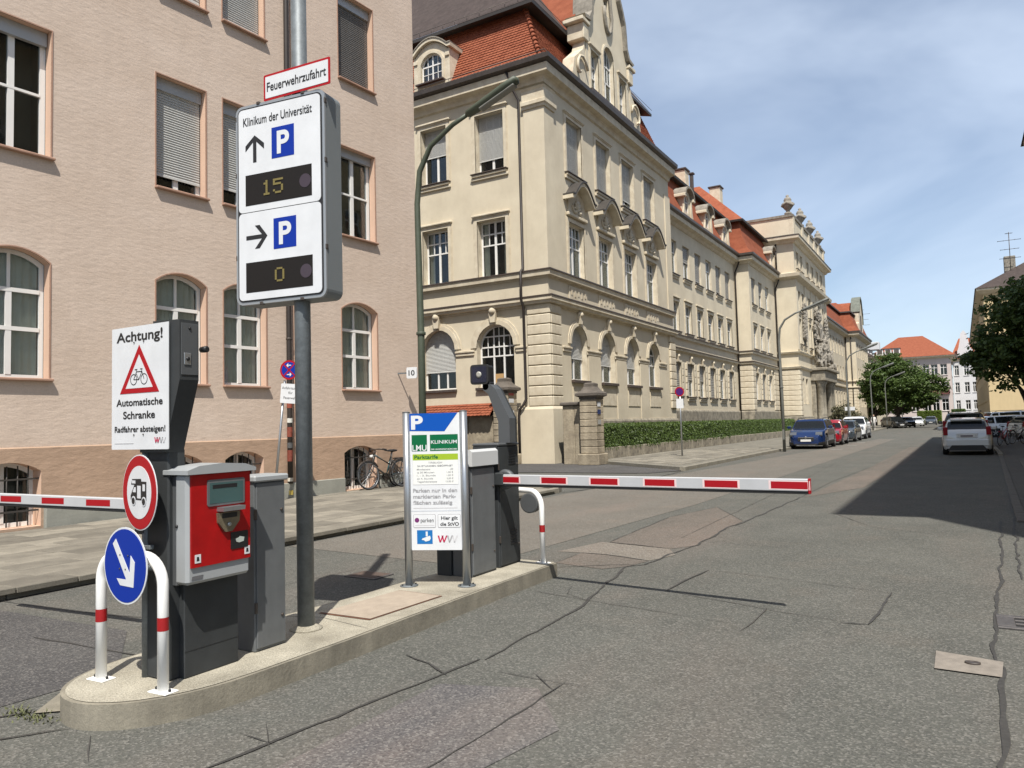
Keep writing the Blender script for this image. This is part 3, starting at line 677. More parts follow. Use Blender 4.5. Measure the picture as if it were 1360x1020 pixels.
rv = random.Random(5)
def st3(par, M, o):
    r_ = o['r']
    slim(par, M, o, blind=rv.choice([0, 0, .5, .9, .98]) if r_ != 1 or o['c'] % 2 == 0 else 0, sur=r_ != 2)
    if r_ == 0:
        keystone(par, M, (o['x0'] + o['x1']) / 2, o['z1'] + .28, .7)
        for k in range(5):
            for x in (o['x0'] - .36, o['x1'] + .06): link('quoin_block', cached('jb', lambda: MB().cbox(0, .3, -.07, .02, .01, .4, .02).mesh('quoin_block', CREAM2)), par, M @ T(x, 0, 3.3 + k * .44))
    if r_ == 1: ob('window_hood', MB().cbox(o['x0'] - .16, o['x1'] + .16, -.12, 0, o['z1'] + .2, o['z1'] + .3, .02), CREAM2, par, M)
facade(wg, M3, 18.4, 14.75, cols3, rows3, st3)
M3s = root_frame(wg, -15.6, 62.7, 0); M3b = root_frame(wg, -14.45, 62.7, pi / 2)
facade(wg, M3s, 1.15, 14.75, [], [], st3)
facade(wg, M3b, 10.3, 14.75, [(1.0, 2.4), (3.6, 5.0), (6.2, 7.6)], rows3, st3)
p3 = [(0, -.1), (0, 18.4), (1.1, 18.4), (1.1, 28.7)]
for nm, prof, m_ in (('plinth', [(0, -.1), (.12, -.1), (.12, 2.3), (.06, 2.4), (0, 2.4)], WEATH), ('lower_string_course', [(0, 6.1), (.05, 6.1), (.05, 6.18), (.2, 6.2), (.22, 6.33), (0, 6.36)], CREAM2), ('lower_course_capping', [(0, 6.355), (.26, 6.335), (.26, 6.40), (0, 6.44)], SILLM),
        ('upper_string_course', [(0, 7.02), (.16, 7.04), (.18, 7.2), (0, 7.22)], CREAM2), ('upper_course_capping', [(0, 7.22), (.22, 7.205), (.22, 7.27), (0, 7.3)], SILLM),
        ('cornice', [(-.02, 14.4), (.1, 14.45), (.2, 14.6), (.48, 14.68), (.5, 14.95), (-.02, 14.96)], CREAM2), ('gutter', [(-.02, 14.97), (.52, 14.97), (.66, 15.05), (.66, 15.22), (.56, 15.22), (.5, 15.08), (-.02, 15.12)], GUT)):
    ob(nm, MB().sweep(p3, prof), m_, wg)
ob('mansard', MB().sweep(p3, [(.5, 15.2), (.1, 15.7), (-.35, 16.7), (-.8, 18.3), (-1.4, 18.3), (-1.4, 15.2)]), TILE, wg)
ob('upper_eave', MB().sweep(p3, [(-.8, 18.28), (-.3, 18.15), (-.26, 18.3), (-.9, 18.6), (-1.4, 18.6)]), DARKCAP, wg)
ob('upper_roof', MB().sweep(p3, [(-.3, 18.3), (-5.2, 23.2), (-5.4, 23.2), (-10, 18.3)]), TILE, wg)
for y, x in ((5.95, .12), (10.85, .12), (15.65, .12), (27.8, 1.2)):
    d = link('dormer', cached('sd', lambda: None) or None, wg) if False else None
    def sdm():
        mb = MB(); n = 10; w_ = 1.5
        arc = [(.78 * cos(pi * i / n), .95 + .42 * sin(pi * i / n)) for i in range(n + 1)]
        o = OP(-.4, .4, .12, 1.1, .3)
        wall(mb, [(-.72, -.2), (.72, -.2), (.72, .95)] + [(x * .92, z) for x, z in arc] + [(-.72, .95)], [o], .1, .3, 0, 0, 1)
        for s_ in (-1, 1): mb.add([(s_ * .72, 0, -.2), (s_ * .72, 2.0, .9), (s_ * .72, 2.0, 1.2), (s_ * .72, 0, .95)], [(0, 1, 2, 3)], 0)
        mb.prism(arc + [(x * 1.14, .95 + (z - .95) * 1.28) for x, z in arc][::-1], -.28, 2.0, 2)
        for s_ in (-1, 1): mb.cbox(s_ * .85 - .16, s_ * .85 + .16, -.25, 1.5, .8, .97, .03, 0); mb.prism([(s_ * .6, -.2), (s_ * .95, -.1), (s_ * .8, .3), (s_ * .75, .8), (s_ * .6, .8)][::s_], -.1, .0, 0)
        return mb.mesh('dormer', [CREAM2, ROOM, GREYST])
    dd = link('dormer', cached('sdm', sdm), wg, T(x - .05, y, 15.75) @ RZ(pi / 2) @ Matrix.Diagonal((1.15, 1.1, 1.3, 1)))
    wn = MB(); 
    link('dormer_window', cached('sdw', lambda: (ring(wn, OP(-.4, .4, .12, 1.1, .3), .05, .08, .13), wn.box(-.02, .02, .08, .13, .12, 1.05), wn.box(-.36, .36, .08, .13, .68, .72), wn.mesh('dormer_window', WHITE))[3]), dd)
for (x, y, z, w_, h_) in ((-1.85, 11.1, 18.9, .9, 1.7), (-2.45, 23.0, 20.1, .95, 2.4), (-4.5, 22.6, 22, .3, 2.1)):
    ob('chimney', MB().cbox(-w_ / 2, w_ / 2, -w_ / 2, w_ / 2, 0, h_, .03, 0).cbox(-w_ / 2 - .1, w_ / 2 + .1, -w_ / 2 - .1, w_ / 2 + .1, h_, h_ + .15, .03, 1), [CREAM2 if w_ > .5 else GUT, GUT], wg, T(x, y, z))
for y, x in ((18.2, .12), (28.5, 1.22)):
    ob('drain_pipe', MB().tube([(x + .45, y, 14.9), (x + .2, y, 14.2), (x, y, 13.8), (x, y, 0)], .065, 8), PIPE, wg)
quoins(wg, M3b, -.08, .9, 2.42, 6.1, 8); quoins(wg, M3s, .15, 1.2, 2.42, 6.1, 8); quoins(wg, M3b, 8.1, 9.9, 2.42, 6.1, 8)
ob('corner_pilaster', MB().box(0, .75, -.06, 0, 7.3, 14.4), CREAM, wg, M3b)

# portal block
pb = thing('portal_building', 'tall cream block with stone urns on its parapet and sculpted columned doorway', 'building', (-12.6, 73, 0))
P4 = root_frame(pb, -12.6, 73, pi / 2); P4s = root_frame(pb, -19.5, 73, 0)
c4 = [(1.0, 2.2), (3.0, 4.2), (6.4, 7.7), (9.2, 10.5), (12.3, 13.6), (14.9, 16.2)]
def st4(par, M, o): slim(par, M, o, blind=rv.choice([0, 0, .5]), sl=o['r'] != 0)
facade(pb, P4, 18.9, 20.4, c4, [(3.0, 5.4), (8.6, 11.0), (11.6, 13.6), (15.7, 17.3)], st4)
facade(pb, P4s, 6.9, 20.4, [], [], st4)
pp = [(-6.9, 0), (0, 0), (0, 18.9), (-3, 18.9)]
for nm, prof, m_ in (('plinth', [(0, -.1), (.14, -.1), (.14, 1.8), (0, 1.9)], WEATH), ('lower_string_course', [(0, 6.2), (.2, 6.25), (.26, 6.42), (0, 6.46)], CREAM2), ('upper_string_course', [(0, 7.6), (.2, 7.66), (.26, 7.8), (0, 7.84)], CREAM2), ('middle_cornice', [(0, 14.5), (.2, 14.6), (.5, 14.75), (.55, 15.05), (0, 15.2)], CREAM2),
        ('cornice', [(0, 17.9), (.15, 17.95), (.3, 18.15), (.6, 18.25), (.62, 18.5), (0, 18.7)], CREAM2), ('cornice_capping', [(0, 18.71), (.66, 18.51), (.66, 18.56), (0, 18.76)], DARKCAP), ('parapet_capping', [(-.25, 20.4), (.12, 20.4), (.14, 20.62), (-.25, 20.65)], GREYST)):
    ob(nm, MB().sweep(pp, prof), m_, pb)
ob('roof', MB().box(-6.9, -.2, .1, 18.8, 20.2, 20.35), GUT, pb)
for a in (0, 4.5, 8.2, 11.4, 14.2, 17.6):
    a -= .012
    ob('pilaster', MB().box(a, a + .8, -.08, 0, 8, 14.5), CREAM, pb, P4)
    ob('parapet_pier', MB().cbox(a, a + .8, -.12, .3, 18.7, 20.4, .03), CREAM2, pb, P4)
quoins(pb, P4, -.08, 1.0, 1.9, 6.1, 9); quoins(pb, P4s, 4.8, 6.98, 1.9, 6.1, 9)
ob('drain_pipe', MB().tube([(-1.55, -.12, 18), (-1.55, -.12, 15.2)], .07, 8).tube([(-1.9, -.12, 14.7), (-1.9, -.12, 0)], .07, 8), PIPE, pb)
for i, (x, y) in enumerate(((-.35, .2), (-.2, 5.6), (-.2, 11), (-.2, 16.4))):
    ob('urn', MB().lathe([(.32, 0), (.34, .2), (.2, .28), (.16, .4), (.3, .55), (.52, .85), (.56, 1.05), (.4, 1.2), (.3, 1.25), (.36, 1.4), (.26, 1.62), (.1, 1.7), (.16, 1.82), (.02, 1.95)], n=14).tube([(.5 * cos(a), .5 * sin(a), .95 + .12 * sin(3 * a)) for a in [k * pi / 6 for k in range(13)]], .13, 6), GREYST, pb, T(x, y, 20.62))
# portal: paired columns, entablature, balcony, figures
def blob(mb, c, r, s=(1, 1, 1), mi=0, n=12):
    prof = [(max(.01, sin(pi * i / n)) * r, -cos(pi * i / n) * r) for i in range(n + 1)]
    k = len(mb.v); mb.lathe(prof, n=18, sm=False)
    for i in range(k, len(mb.v)):
        v = Vector(mb.v[i]); d = 1 + .42 * noise.noise(v * (2.0 / r) + Vector(c)) + .34 * noise.noise(v * (5.5 / r) + Vector(c)); mb.v[i] = (v.x * s[0] * d + c[0], v.y * s[1] * d + c[1], v.z * s[2] * d + c[2])
    for j in range(len(mb.m)): pass
def figure(mb, c, h_, lean=0):
    x, y, z = c
    blob(mb, (x, y, z + h_ * .25), h_ * .2, (1.2, .8, 1.5)); blob(mb, (x + lean * .3, y, z + h_ * .62), h_ * .16, (1.2, .8, 1.5)); blob(mb, (x + lean * .5, y, z + h_ * .9), h_ * .085)
    mb.tube([(x - .1 * h_, y, z + h_ * .75), (x - .3 * h_, y - .1, z + h_ * .6), (x - .2 * h_, y - .2, z + h_ * .45)], [.06 * h_, .045 * h_, .035 * h_], 6)
    mb.tube([(x + .1 * h_, y, z + h_ * .75), (x + .32 * h_, y - .1, z + h_ * .85), (x + .4 * h_, y - .2, z + h_ * 1.05)], [.06 * h_, .045 * h_, .035 * h_], 6)
    mb.tube([(x, y - .1, z + h_ * .3), (x + lean * .5 + .15, y - .45, z + h_ * .3), (x + .1, y - .5, z)], [.1 * h_, .08 * h_, .05 * h_], 6)
for y in (6.6, 8.0, 12.4, 13.8):
    ob('column', MB().lathe([(.5, 0), (.5, .9), (.38, 1.0), (.4, 1.1), (.36, 1.2), (.31, 4.7), (.36, 4.75), (.34, 4.9), (.46, 5.1), (.5, 5.3)], n=18), WEATH, pb, T(.75, y, 0))
ob('portal_frame', MB().cbox(6.0, 14.4, -1.35, .1, 5.3, 6.3, .05).cbox(5.8, 14.6, -1.6, .1, 6.3, 6.6, .06).cbox(6.2, 9, -.4, 0, 0, 5.3, .05).cbox(11.6, 14.3, -.4, 0, 0, 5.3, .05), WEATH, pb, P4)
ob('door', MB().box(9.1, 11.5, -.1, .0, 0, 4.6).cbox(9.0, 9.2, -.3, 0, 0, 4.8, .02).cbox(11.4, 11.6, -.3, 0, 0, 4.8, .02), mat('dark_oak_door', (.06, .04, .03), .6), pb, P4)
mb = MB(); 
for (y, z, h_, l) in ((6.8, 6.6, 2.3, .3), (9.0, 7.2, 2.6, .2), (11.5, 7.2, 2.6, -.2), (13.8, 6.6, 2.3, -.3)): figure(mb, (y, -.8, z), h_, l)
ob('portal_figures', mb, GREYST, pb, P4)
mb = MB(); blob(mb, (10.2, -.3, 10.2), 1.3, (1, .35, 1.3)); blob(mb, (10.2, -.3, 12.1), .7, (1.3, .5, .9))
for k in range(30): blob(mb, (10.2 + (1.7 + .3 * sin(k * 3.7)) * cos(k * .21), -.25, 10.4 + (2.1 + .3 * cos(k * 2.9)) * sin(k * .21)), .2 + .09 * sin(k * 5.1), (1, .8, 1.2))
ob('coat_of_arms', mb, GREYST, pb, P4)
for y in (3.5, 16.6):
    mb = MB()
    for k in range(22): blob(mb, (y + .62 * sin(k * 2.1), -.15, 9.2 + k * .15), .24 + .07 * sin(k * 4.3), (1, .7, 1.3))
    ob('wall_cartouche', mb, GREYST, pb, P4)

# far wing with projecting pavilion
fwg = thing('far_wing_building', 'far cream pavilion with orange hipped roof beyond the portal block', 'building', (-15.5, 91.9, 0))
def styf(par, M, o): window(par, M, o, [(0, 1, [(.5, .08)])], t=.08); surround(par, M, o, w=.12, hood=False)
F5 = root_frame(fwg, -15.5, 91.9, pi / 2); F6s = root_frame(fwg, -16.5, 131, 0); F6 = root_frame(fwg, -13.9, 131, pi / 2)
facade(fwg, F5, 39.1, 14.9, [(a, a + 1.1) for a in (2, 5, 8, 11, 14, 17, 20, 23, 26, 29, 32, 35)], rows3, styf)
facade(fwg, F6s, 2.6, 14.9, [], [], styf)
facade(fwg, F6, 18, 14.9, [(a, a + 1.2) for a in (1.5, 4.2, 7, 9.8, 12.6, 15.4)], rows3, styf)
p5 = [(0, 0), (0, 39.1), (1.6, 39.1), (1.6, 57.1), (-6, 57.1)]
for nm, prof, m_ in (('lower_string_course', [(0, 6.3), (.25, 6.35), (.25, 6.55), (0, 6.6)], CREAM2), ('upper_string_course', [(0, 7.3), (.2, 7.35), (.2, 7.5), (0, 7.55)], CREAM2), ('cornice', [(0, 14.4), (.2, 14.5), (.6, 14.75), (.62, 15.1), (0, 15.1)], CREAM2), ('gutter', [(0, 15.12), (.75, 15.12), (.75, 15.35), (0, 15.35)], GUT),
        ('mansard', [(.6, 15.35), (0, 16.2), (-.5, 17.6), (-.9, 18.6), (-2.4, 18.6), (-2.4, 15.4)], TILE), ('upper_eave', [(-.9, 18.58), (-.5, 18.5), (-.5, 18.7), (-1.4, 18.9)], DARKCAP), ('upper_roof', [(-.6, 18.7), (-3.0, 20.6), (-8, 20.6), (-10, 18.7)], TILE)):
    ob(nm, MB().sweep(p5, prof), m_, fwg)
quoins(fwg, F6s, 0, 2.62, .3, 6.2, 12); quoins(fwg, F6, -.05, 1.2, .3, 6.2, 12)
gy = [(-3.2, 15.2), (3.2, 15.2), (3.2, 17.2), (2.6, 17.5), (2.5, 19), (1.8, 20.3), (1.2, 21.3), (0, 21.8), (-1.2, 21.3), (-1.8, 20.3), (-2.5, 19), (-2.6, 17.5), (-3.2, 17.2)]
ob('gable', MB().prism(gy, 0, .8), CREAM2, fwg, F6 @ T(9, 0, 0))
ob('gable_coping', MB().prism([(x * 1.06, z + .25) for x, z in gy[3:11]] + [(x, z) for x, z in gy[3:11]][::-1], -.2, 1.2), mat('verdigris_sheet', (.17, .185, .15), .8, var=.4, vs=3), fwg, F6 @ T(9, 0, 0))
ob('gable_roof', MB().prism([(-2.4, 18.5), (2.4, 18.5), (0, 21.2)], .8, 6), TILE, fwg, F6 @ T(9, 0, 0))
ob('gable_window', MB().box(-.8, .8, -.05, 0, 16.2, 18.8), ROOM, fwg, F6 @ T(9, 0, 0))
ob('drain_pipe', MB().tube([(.15, 38.9, 14.9), (.15, 38.9, 0)], .08, 8).tube([(.9, 38.95, 14.9), (.9, 38.95, 0)], .07, 8), PIPE, fwg)
def antenna(name, label, loc, h_, w_=1.2):
    mb = MB().tube([(0, 0, 0), (0, 0, h_)], .035, 6)
    for z, l in ((h_ * .97, .3), (h_ * .8, 1), (h_ * .58, .8), (h_ * .36, .9)):
        mb.tube([(-w_ * l / 2, 0, z), (w_ * l / 2, 0, z)], .025, 5)
        for k in range(5): x = -w_ * l / 2 + w_ * l * k / 4; mb.tube([(x, -.25, z), (x, .25, z)], .015, 4)
    o = ob('antenna', mb, GUT); o.location = loc; return o
a_ = antenna('antenna', '', (0, 0, 0), 4.5, 2.6); a_.parent = fwg; a_.location = (1.0, 56.5, 16.5)

# dark-roofed house further on
def far_house(name, label, x0, x1, y0, y1, H_, wallm, roofm, faceops, roofh=4, ridge_y=True, hip=2.5, over=.5):
    t = thing(name, label, 'building', (x0, y0, 0))
    for face, cols, rows in faceops:
        M = {'S': T(0, 0, 0), 'E': T(x1 - x0, 0, 0) @ RZ(pi / 2), 'W': T(0, y1 - y0, 0) @ RZ(-pi / 2)}[face]
        W_ = (x1 - x0) if face == 'S' else (y1 - y0)
        ops = [OP(a, b, c, d) for (a, b) in cols for (c, d) in rows]
        mb = MB(); wall(mb, [(0, 0), (W_, 0), (W_, H_), (0, H_)], ops, .22)
        ob('wall', mb, [wallm, wallm, ROOM], t, M)
        for o in ops:
            window(t, M, o, [(0, .7, [(.5, .1)]), (.7, 1, [(.5, .08)])], t=.09, tr=.1)
            link('window_sill', cached(('fs', round(o['x1'] - o['x0'], 2), wallm.name), lambda: MB().cbox(-.1, o['x1'] - o['x0'] + .1, -.14, .1, -.1, 0, .02).mesh('window_sill', wallm)), t, M @ T(o['x0'], 0, o['z0']))
    ob('cornice', MB().sweep([(0, y1 - y0), (0, 0), (x1 - x0, 0), (x1 - x0, y1 - y0)][::1], [(0, H_ - .5), (.2, H_ - .4), (over, H_ - .1), (over, H_ + .1), (0, H_ + .1)]), CREAM2, t)
    X, Y = x1 - x0, y1 - y0; e = over + .1; z = H_ + .1
    vs = [(-e, -e, z), (X + e, -e, z), (X + e, Y + e, z), (-e, Y + e, z)]
    if ridge_y: vs += [(X / 2, hip, z + roofh), (X / 2, Y - hip, z + roofh)]; F = [(0, 1, 4), (1, 2, 5, 4), (2, 3, 5), (3, 0, 4, 5), (0, 1, 2, 3)]
    else: vs += [(hip, Y / 2, z + roofh), (X - hip, Y / 2, z + roofh)]; F = [(0, 1, 5, 4), (1, 2, 5), (2, 3, 4, 5), (3, 0, 4), (0, 1, 2, 3)]
    ob('roof', MB().add(vs, F), roofm, t)
    return t
def dorm_box(t, x, y, z, m=None, w_=1.4, h_=1.3, a=pi / 2):
    ob('dormer', MB().box(-w_ / 2, w_ / 2, 0, 1.6, 0, h_, 0).box(-w_ / 2 - .12, w_ / 2 + .12, -.15, 1.8, h_, h_ + .14, 1).box(-w_ / 2 + .2, w_ / 2 - .2, -.02, .0, .2, h_ - .15, 2), [m or WHITE, DARKCAP, ROOM], t, T(x, y, z) @ RZ(a))
PALE = mat('pale_rose_render', (.55, .47, .43), .9, var=.06, vs=.5, streak=.1)
WHT = mat('white_render', (.60, .60, .60), .9, var=.05, vs=.5, streak=.08)
OCH = mat('ochre_render', (.60, .47, .27), .9, var=.08, vs=.4, streak=.1)
t = far_house('dark_roofed_house', 'pale house with a dark tiled roof and small dormers between the pavilion and the tree', -26, -13.6, 151.5, 178, 12.5, CREAM, TILE2, [('E', [(a, a + 1.2) for a in range(2, 25, 3)], [(3, 5), (6.5, 8.6), (9.8, 11.7)]), ('S', [], [])], 4.6)
for y in (4, 9, 14, 19): dorm_box(t, 11.3, y, 13.2)
ob('chimney', MB().cbox(-.9, .9, -.5, .5, 0, 2.2, .03), mat('dark_brick', (.10, .06, .05), .9), t, T(8.5, 3, 15))
ob('roof_box', MB().cbox(0, 5, 0, 3, 0, 1.6, .05), WHT, t, T(7, 22, 15.6))
t = far_house('corner_house', 'pale rose end house with broad hipped orange roof above the street tree', -17.5, -1.45, 190, 212, 14.6, PALE, TILE, [('S', [(a, a + 1.3) for a in (1, 3, 5.6, 8.2, 10.6, 12.2, 14.0)], [(2.6, 5.2), (6.6, 8.9), (10.4, 12.8)]), ('E', [(a, a + 1.3) for a in (2, 5, 8, 11, 14, 17)], [(2.6, 5.2), (6.6, 8.9), (10.4, 12.8)])], 5.6, False, 5.5, .9)
for x in (2.2, 3.9, 5.6): dorm_box(t, x, .6, 15.6, a=0)
ob('roof_light', MB().box(-5, -2, 0, 3, 0, 1.3), WHT, t, T(11, 12, 19))
ob('balcony', MB().cbox(11.8, 15.6, -.7, 0, 6.2, 6.45, .04).box(11.8, 15.6, -.7, -.62, 6.45, 7.1), mat('dark_red_rail', (.16, .05, .05), .6), t)
t = far_house('white_gabled_house', 'white house with stepped curving gable at the far end of the street', -1.2, 9, 206, 222, 14.6, WHT, TILE, [('S', [(.3, 1.2), (2.2, 3.2), (3.8, 4.6), (5.6, 6.6), (7.6, 8.6)], [(2.8, 5), (6.8, 9.2), (10.8, 13.2)])], 5.5, False, 1.5, .4)
ob('gable', MB().prism([(1.1, 14.6), (4.3, 14.6), (4.2, 16.6), (3.7, 17.4), (3.4, 19), (3.1, 20.6), (2.5, 21.4), (1.9, 20.6), (1.7, 19), (1.4, 17.4), (1.1, 16.6)], -.3, .6), WHT, t)
for x in (.5, 5.2): ob('roof_lantern', MB().lathe([(.9, 0), (.95, .6), (.5, 1.1), (.02, 1.5)], n=10), DARKCAP, t, T(x, .3, 14.7))
t = far_house('ochre_house', 'ochre yellow house with dark grey roof behind the tree on the right', 2.5, 22, 90, 156, 14.2, OCH, TILE2, [('W', [(a, a + 1.2) for a in range(3, 63, 4)], [(3, 5.2), (6.6, 8.8), (10.2, 12.2)]), ('S', [(3, 4.2), (7, 8.2), (11, 12.2), (15, 16.2)], [(3, 5.2), (6.6, 8.8), (10.2, 12.2)])], 6.5, True, 9, .6)
ob('chimney', MB().cbox(-.5, .5, -.5, .5, 0, 1.6, .03), GREYST, t, T(2.6, 3.6, 16.3))
a_ = antenna('antenna', '', (0, 0, 0), 4.2, 2.0); a_.parent = t; a_.location = (2.6, 2.2, 16.0)
# the house beside the viewer on the right, whose shade lies on the road (outside the picture)
t = far_house('neighbouring_house', 'house at the right edge whose eave juts in and shades the road', 4.75, 18, 5.1, 53.7, 17.6, OCH, TILE2, [('W', [(a, a + 1.2) for a in range(2, 49, 3)], [(1.6, 3.6), (5, 7), (8.6, 10.6), (12.2, 14.2)]), ('S', [], [])], 3.2, True, 5, .75)
# far closing row beyond the bend
t = far_house('distant_block', 'distant plain block low between the street tree and the end house', -60, -20, 196, 214, 12, CREAM, TILE2, [('S', [(a, a + 1.3) for a in range(22, 39, 3)], [(3, 5), (7, 9)])], 4, False, 4)
# ------------------------------------------------------------------ GROUND
def sheet(name, pts, z, m, parent=None, kind='structure'):
    tri = tessellate_polygon([[Vector((x, y, 0)) for x, y in pts]])
    me = bpy.data.meshes.new(name); me.from_pydata([(x, y, z) for x, y in pts], [], [tuple(t) for t in tri]); me.materials.append(m)
    import bmesh
    b = bmesh.new(); b.from_mesh(me)
    for f in b.faces:
        if f.normal.z < 0: f.normal_flip()
    b.to_mesh(me); b.free()
    o = link(name, me, parent)
    if kind and parent is None: o['kind'] = kind
    return o
def asphalt(name, c1, c2, sp=.5, warm=(.19, .15, .125)):
    m = bpy.data.materials.new(name); m.use_nodes = True; t = m.node_tree; b = t.nodes['Principled BSDF']; l = t.links.new
    tc_ = N(t, 'ShaderNodeTexCoord'); O = tc_.outputs['Object']
    def noi(s, d=4, r=.6, st=None):
        n = N(t, 'ShaderNodeTexNoise', Scale=s, Detail=float(d), Roughness=r)
        if st: mm = t.nodes.new('ShaderNodeMapping'); mm.inputs['Scale'].default_value = st; l(O, mm.inputs[0]); l(mm.outputs[0], n.inputs[0])
        else: l(O, n.inputs[0])
        return n.outputs[0]
    def ramp(s, a, b_, lo=0, hi=1):
        n = N(t, 'ShaderNodeMapRange'); n.inputs[1].default_value = a; n.inputs[2].default_value = b_; n.inputs[3].default_value = lo; n.inputs[4].default_value = hi; l(s, n.inputs[0]); return n.outputs[0]
    def mix(f, a, b_):
        x = t.nodes.new('ShaderNodeMix'); x.data_type = 'RGBA'; l(f, x.inputs[0])
        for i, v in ((6, a), (7, b_)):
            if isinstance(v, tuple): x.inputs[i].default_value = (*v, 1)
            else: l(v, x.inputs[i])
        return x.outputs[2]
    base = mix(ramp(noi(.7, 6, .65), .35, .65), c1, c2)
    base = mix(ramp(noi(.33, 5, .6, (2.2, .5, 1)), .5, .74, 0, .7), base, warm)
    base = mix(ramp(noi(2.6, 6, .7), .58, .8, 0, .5), base, tuple(v * .6 for v in c1))
    base = mix(ramp(noi(9, 5, .75), .56, .72, 0, .4), base, tuple(v * .62 for v in c1))
    base = mix(ramp(noi(1.1, 4, .6), .55, .7, 0, .5), base, (c2[0] * 1.12, c2[1] * 1.02, c2[2] * .98))
    vo = N(t, 'ShaderNodeTexVoronoi', Scale=80.); l(O, vo.inputs[0])
    sc = t.nodes.new('ShaderNodeSeparateColor'); l(vo.outputs['Color'], sc.inputs[0])
    base = mix(ramp(sc.outputs[0], .55, 1, 0, sp * .8), base, (.34, .32, .29))
    base = mix(ramp(sc.outputs[1], .6, 1, 0, sp * .9), base, (.028, .028, .03))
    base = mix(ramp(noi(38, 3, .7), .6, .75, 0, .35), base, (.03, .03, .03))
    l(base, b.inputs['Base Color']); b.inputs['Roughness'].default_value = .93; b.inputs['Specular IOR Level'].default_value = .2
    h = t.nodes.new('ShaderNodeMath'); h.operation = 'ADD'; l(noi(120, 3, .6), h.inputs[0]); l(vo.outputs['Distance'], h.inputs[1])
    bn = t.nodes.new('ShaderNodeBump'); bn.inputs['Strength'].default_value = .7; bn.inputs['Distance'].default_value = .006; l(h.outputs[0], bn.inputs['Height']); l(bn.outputs[0], b.inputs['Normal'])
    return m
ASP = asphalt('street_asphalt', (.082, .083, .073), (.106, .106, .093), .38, warm=(.135, .115, .098))
ASP_L = asphalt('reddish_patch_asphalt', (.108, .095, .08), (.128, .111, .094), .36)
ASP_S = asphalt('pale_aggregate_asphalt', (.155, .14, .115), (.19, .172, .145), .55)
ASP_D = asphalt('dark_patch_asphalt', (.062, .06, .06), (.08, .078, .076), .35, (.09, .085, .08))
TAR = mat('bitumen_seam', (.050, .047, .042), .75, var=.4, vs=30)
TARL = mat('hairline_crack', (.060, .056, .05), .95)
CONC = mat('kerb_granite', (.25, .23, .185), .9, var=.25, vs=5, bump=.35, bs=60, bd=.004, fine=.2, fs=220, streak=.1)
ISL = mat('island_concrete', (.40, .37, .295), .92, var=.28, vs=2.5, col2=(.22, .20, .155), bump=.8, bs=60, bd=.012, fine=.45, fs=110)
ISLS = mat('island_kerb_concrete', (.27, .245, .19), .92, var=.3, vs=4, bump=.5, bs=40, bd=.008, fine=.2, fs=160, streak=.35)
SLAB = mat('paving_slab', (.225, .205, .165), .93, var=.4, vs=2.4, bump=.3, bs=50, bd=.004, fine=.25, fs=110, rnd=.3)
JOINT = mat('joint_dirt', (.085, .075, .06), .95, var=.3, vs=9)
ob('ground', MB().add([(-400, -200, -.06), (400, -200, -.06), (400, 900, -.06), (-400, 900, -.06)], [(0, 1, 2, 3)]), mat('far_ground', (.16, .15, .12), .95, var=.2, vs=.1))['kind'] = 'structure'
sheet('road', [(-8.45, -30), (1.3, -30), (1.3, 260), (-14, 260), (-7.9, 70), (-7.9, 24.2), (-9, 22.8), (-40, 21.8), (-40, 17.2), (-9.3, 17.2), (-8.35, 16.3)], 0, ASP)
RD = .004
# surface patches
GP = lambda *l: list(l)
# kerbs and pavements
def kerb_line(P, n_, name='kerb', z=.12, w=.16, parent=None):
    t = bpy.data.objects.new(name, None); COL.objects.link(t); t.location = (*P[0], 0); t['kind'] = 'structure'
    A, B = Vector((*P[0], 0)), Vector((*P[1], 0)); d = B - A; l_ = d.length / n_; a = math.atan2(d.y, d.x)
    me = MB().cbox(.004, l_ - .004, min(0, w), max(0, w), -.1, z, .012).mesh('kerb_stone', CONC if z > .05 else mat('dark_kerb', (.12, .11, .095), .95, var=.3, vs=5, fine=.2, fs=200))
    for i in range(n_):
        o = link('kerb_stone', me, t, T(*(A + d * i / n_ - A)) @ RZ(a) @ T(0, random.uniform(-.003, .003), random.uniform(-.003, .002)))
    return t
ASP_D = ASP_D
kerb_line([(-8.36, -4), (-8.28, 16)], 20)
kerb_line([(-7.98, 24.6), (-7.92, 44)], 16); 
def long_kerb(P, name='far_kerb', w=.15, z=.12):
    o = ob(name, MB().sweep([(x, y) for x, y in P], [(0, -.1), (0, z), (-w, z), (-w, -.1)]), CONC); o['kind'] = 'structure'; return o
long_kerb([(-7.92, 44), (-8.0, 80), (-10.8, 190)])
long_kerb([(-9.7, 16.9), (-8.9, 16.75), (-8.4, 16.4), (-8.28, 16.0)][::-1], 'corner_kerb'); 
long_kerb([(-13.0, 28.5), (-10, 26.0), (-8.12, 24.45)], 'corner_kerb', w=.12)
sheet('driveway', [(-26, 22.2), (-8.6, 22.9), (-7.98, 24.4), (-10, 25.9), (-13.0, 28.4), (-14.5, 29), (-26, 29)], .012, ASP_D)
o = sheet('pavement', [(-13.4, -6), (-8.5, -6), (-8.42, 16), (-8.55, 16.3), (-9.0, 16.6), (-9.7, 16.75), (-13.4, 16.8)], .085, JOINT)
sheet('far_pavement', [(-8.12, 24.5), (-8.07, 44), (-8.15, 80), (-11, 190), (-19, 190), (-16.5, 60), (-14.9, 29.5), (-13.0, 28.6)], .11, mat('far_paving', (.20, .185, .15), .93, var=.4, vs=1.2, bump=.3, bs=40, bd=.004, fine=.15, fs=120))
pav = o
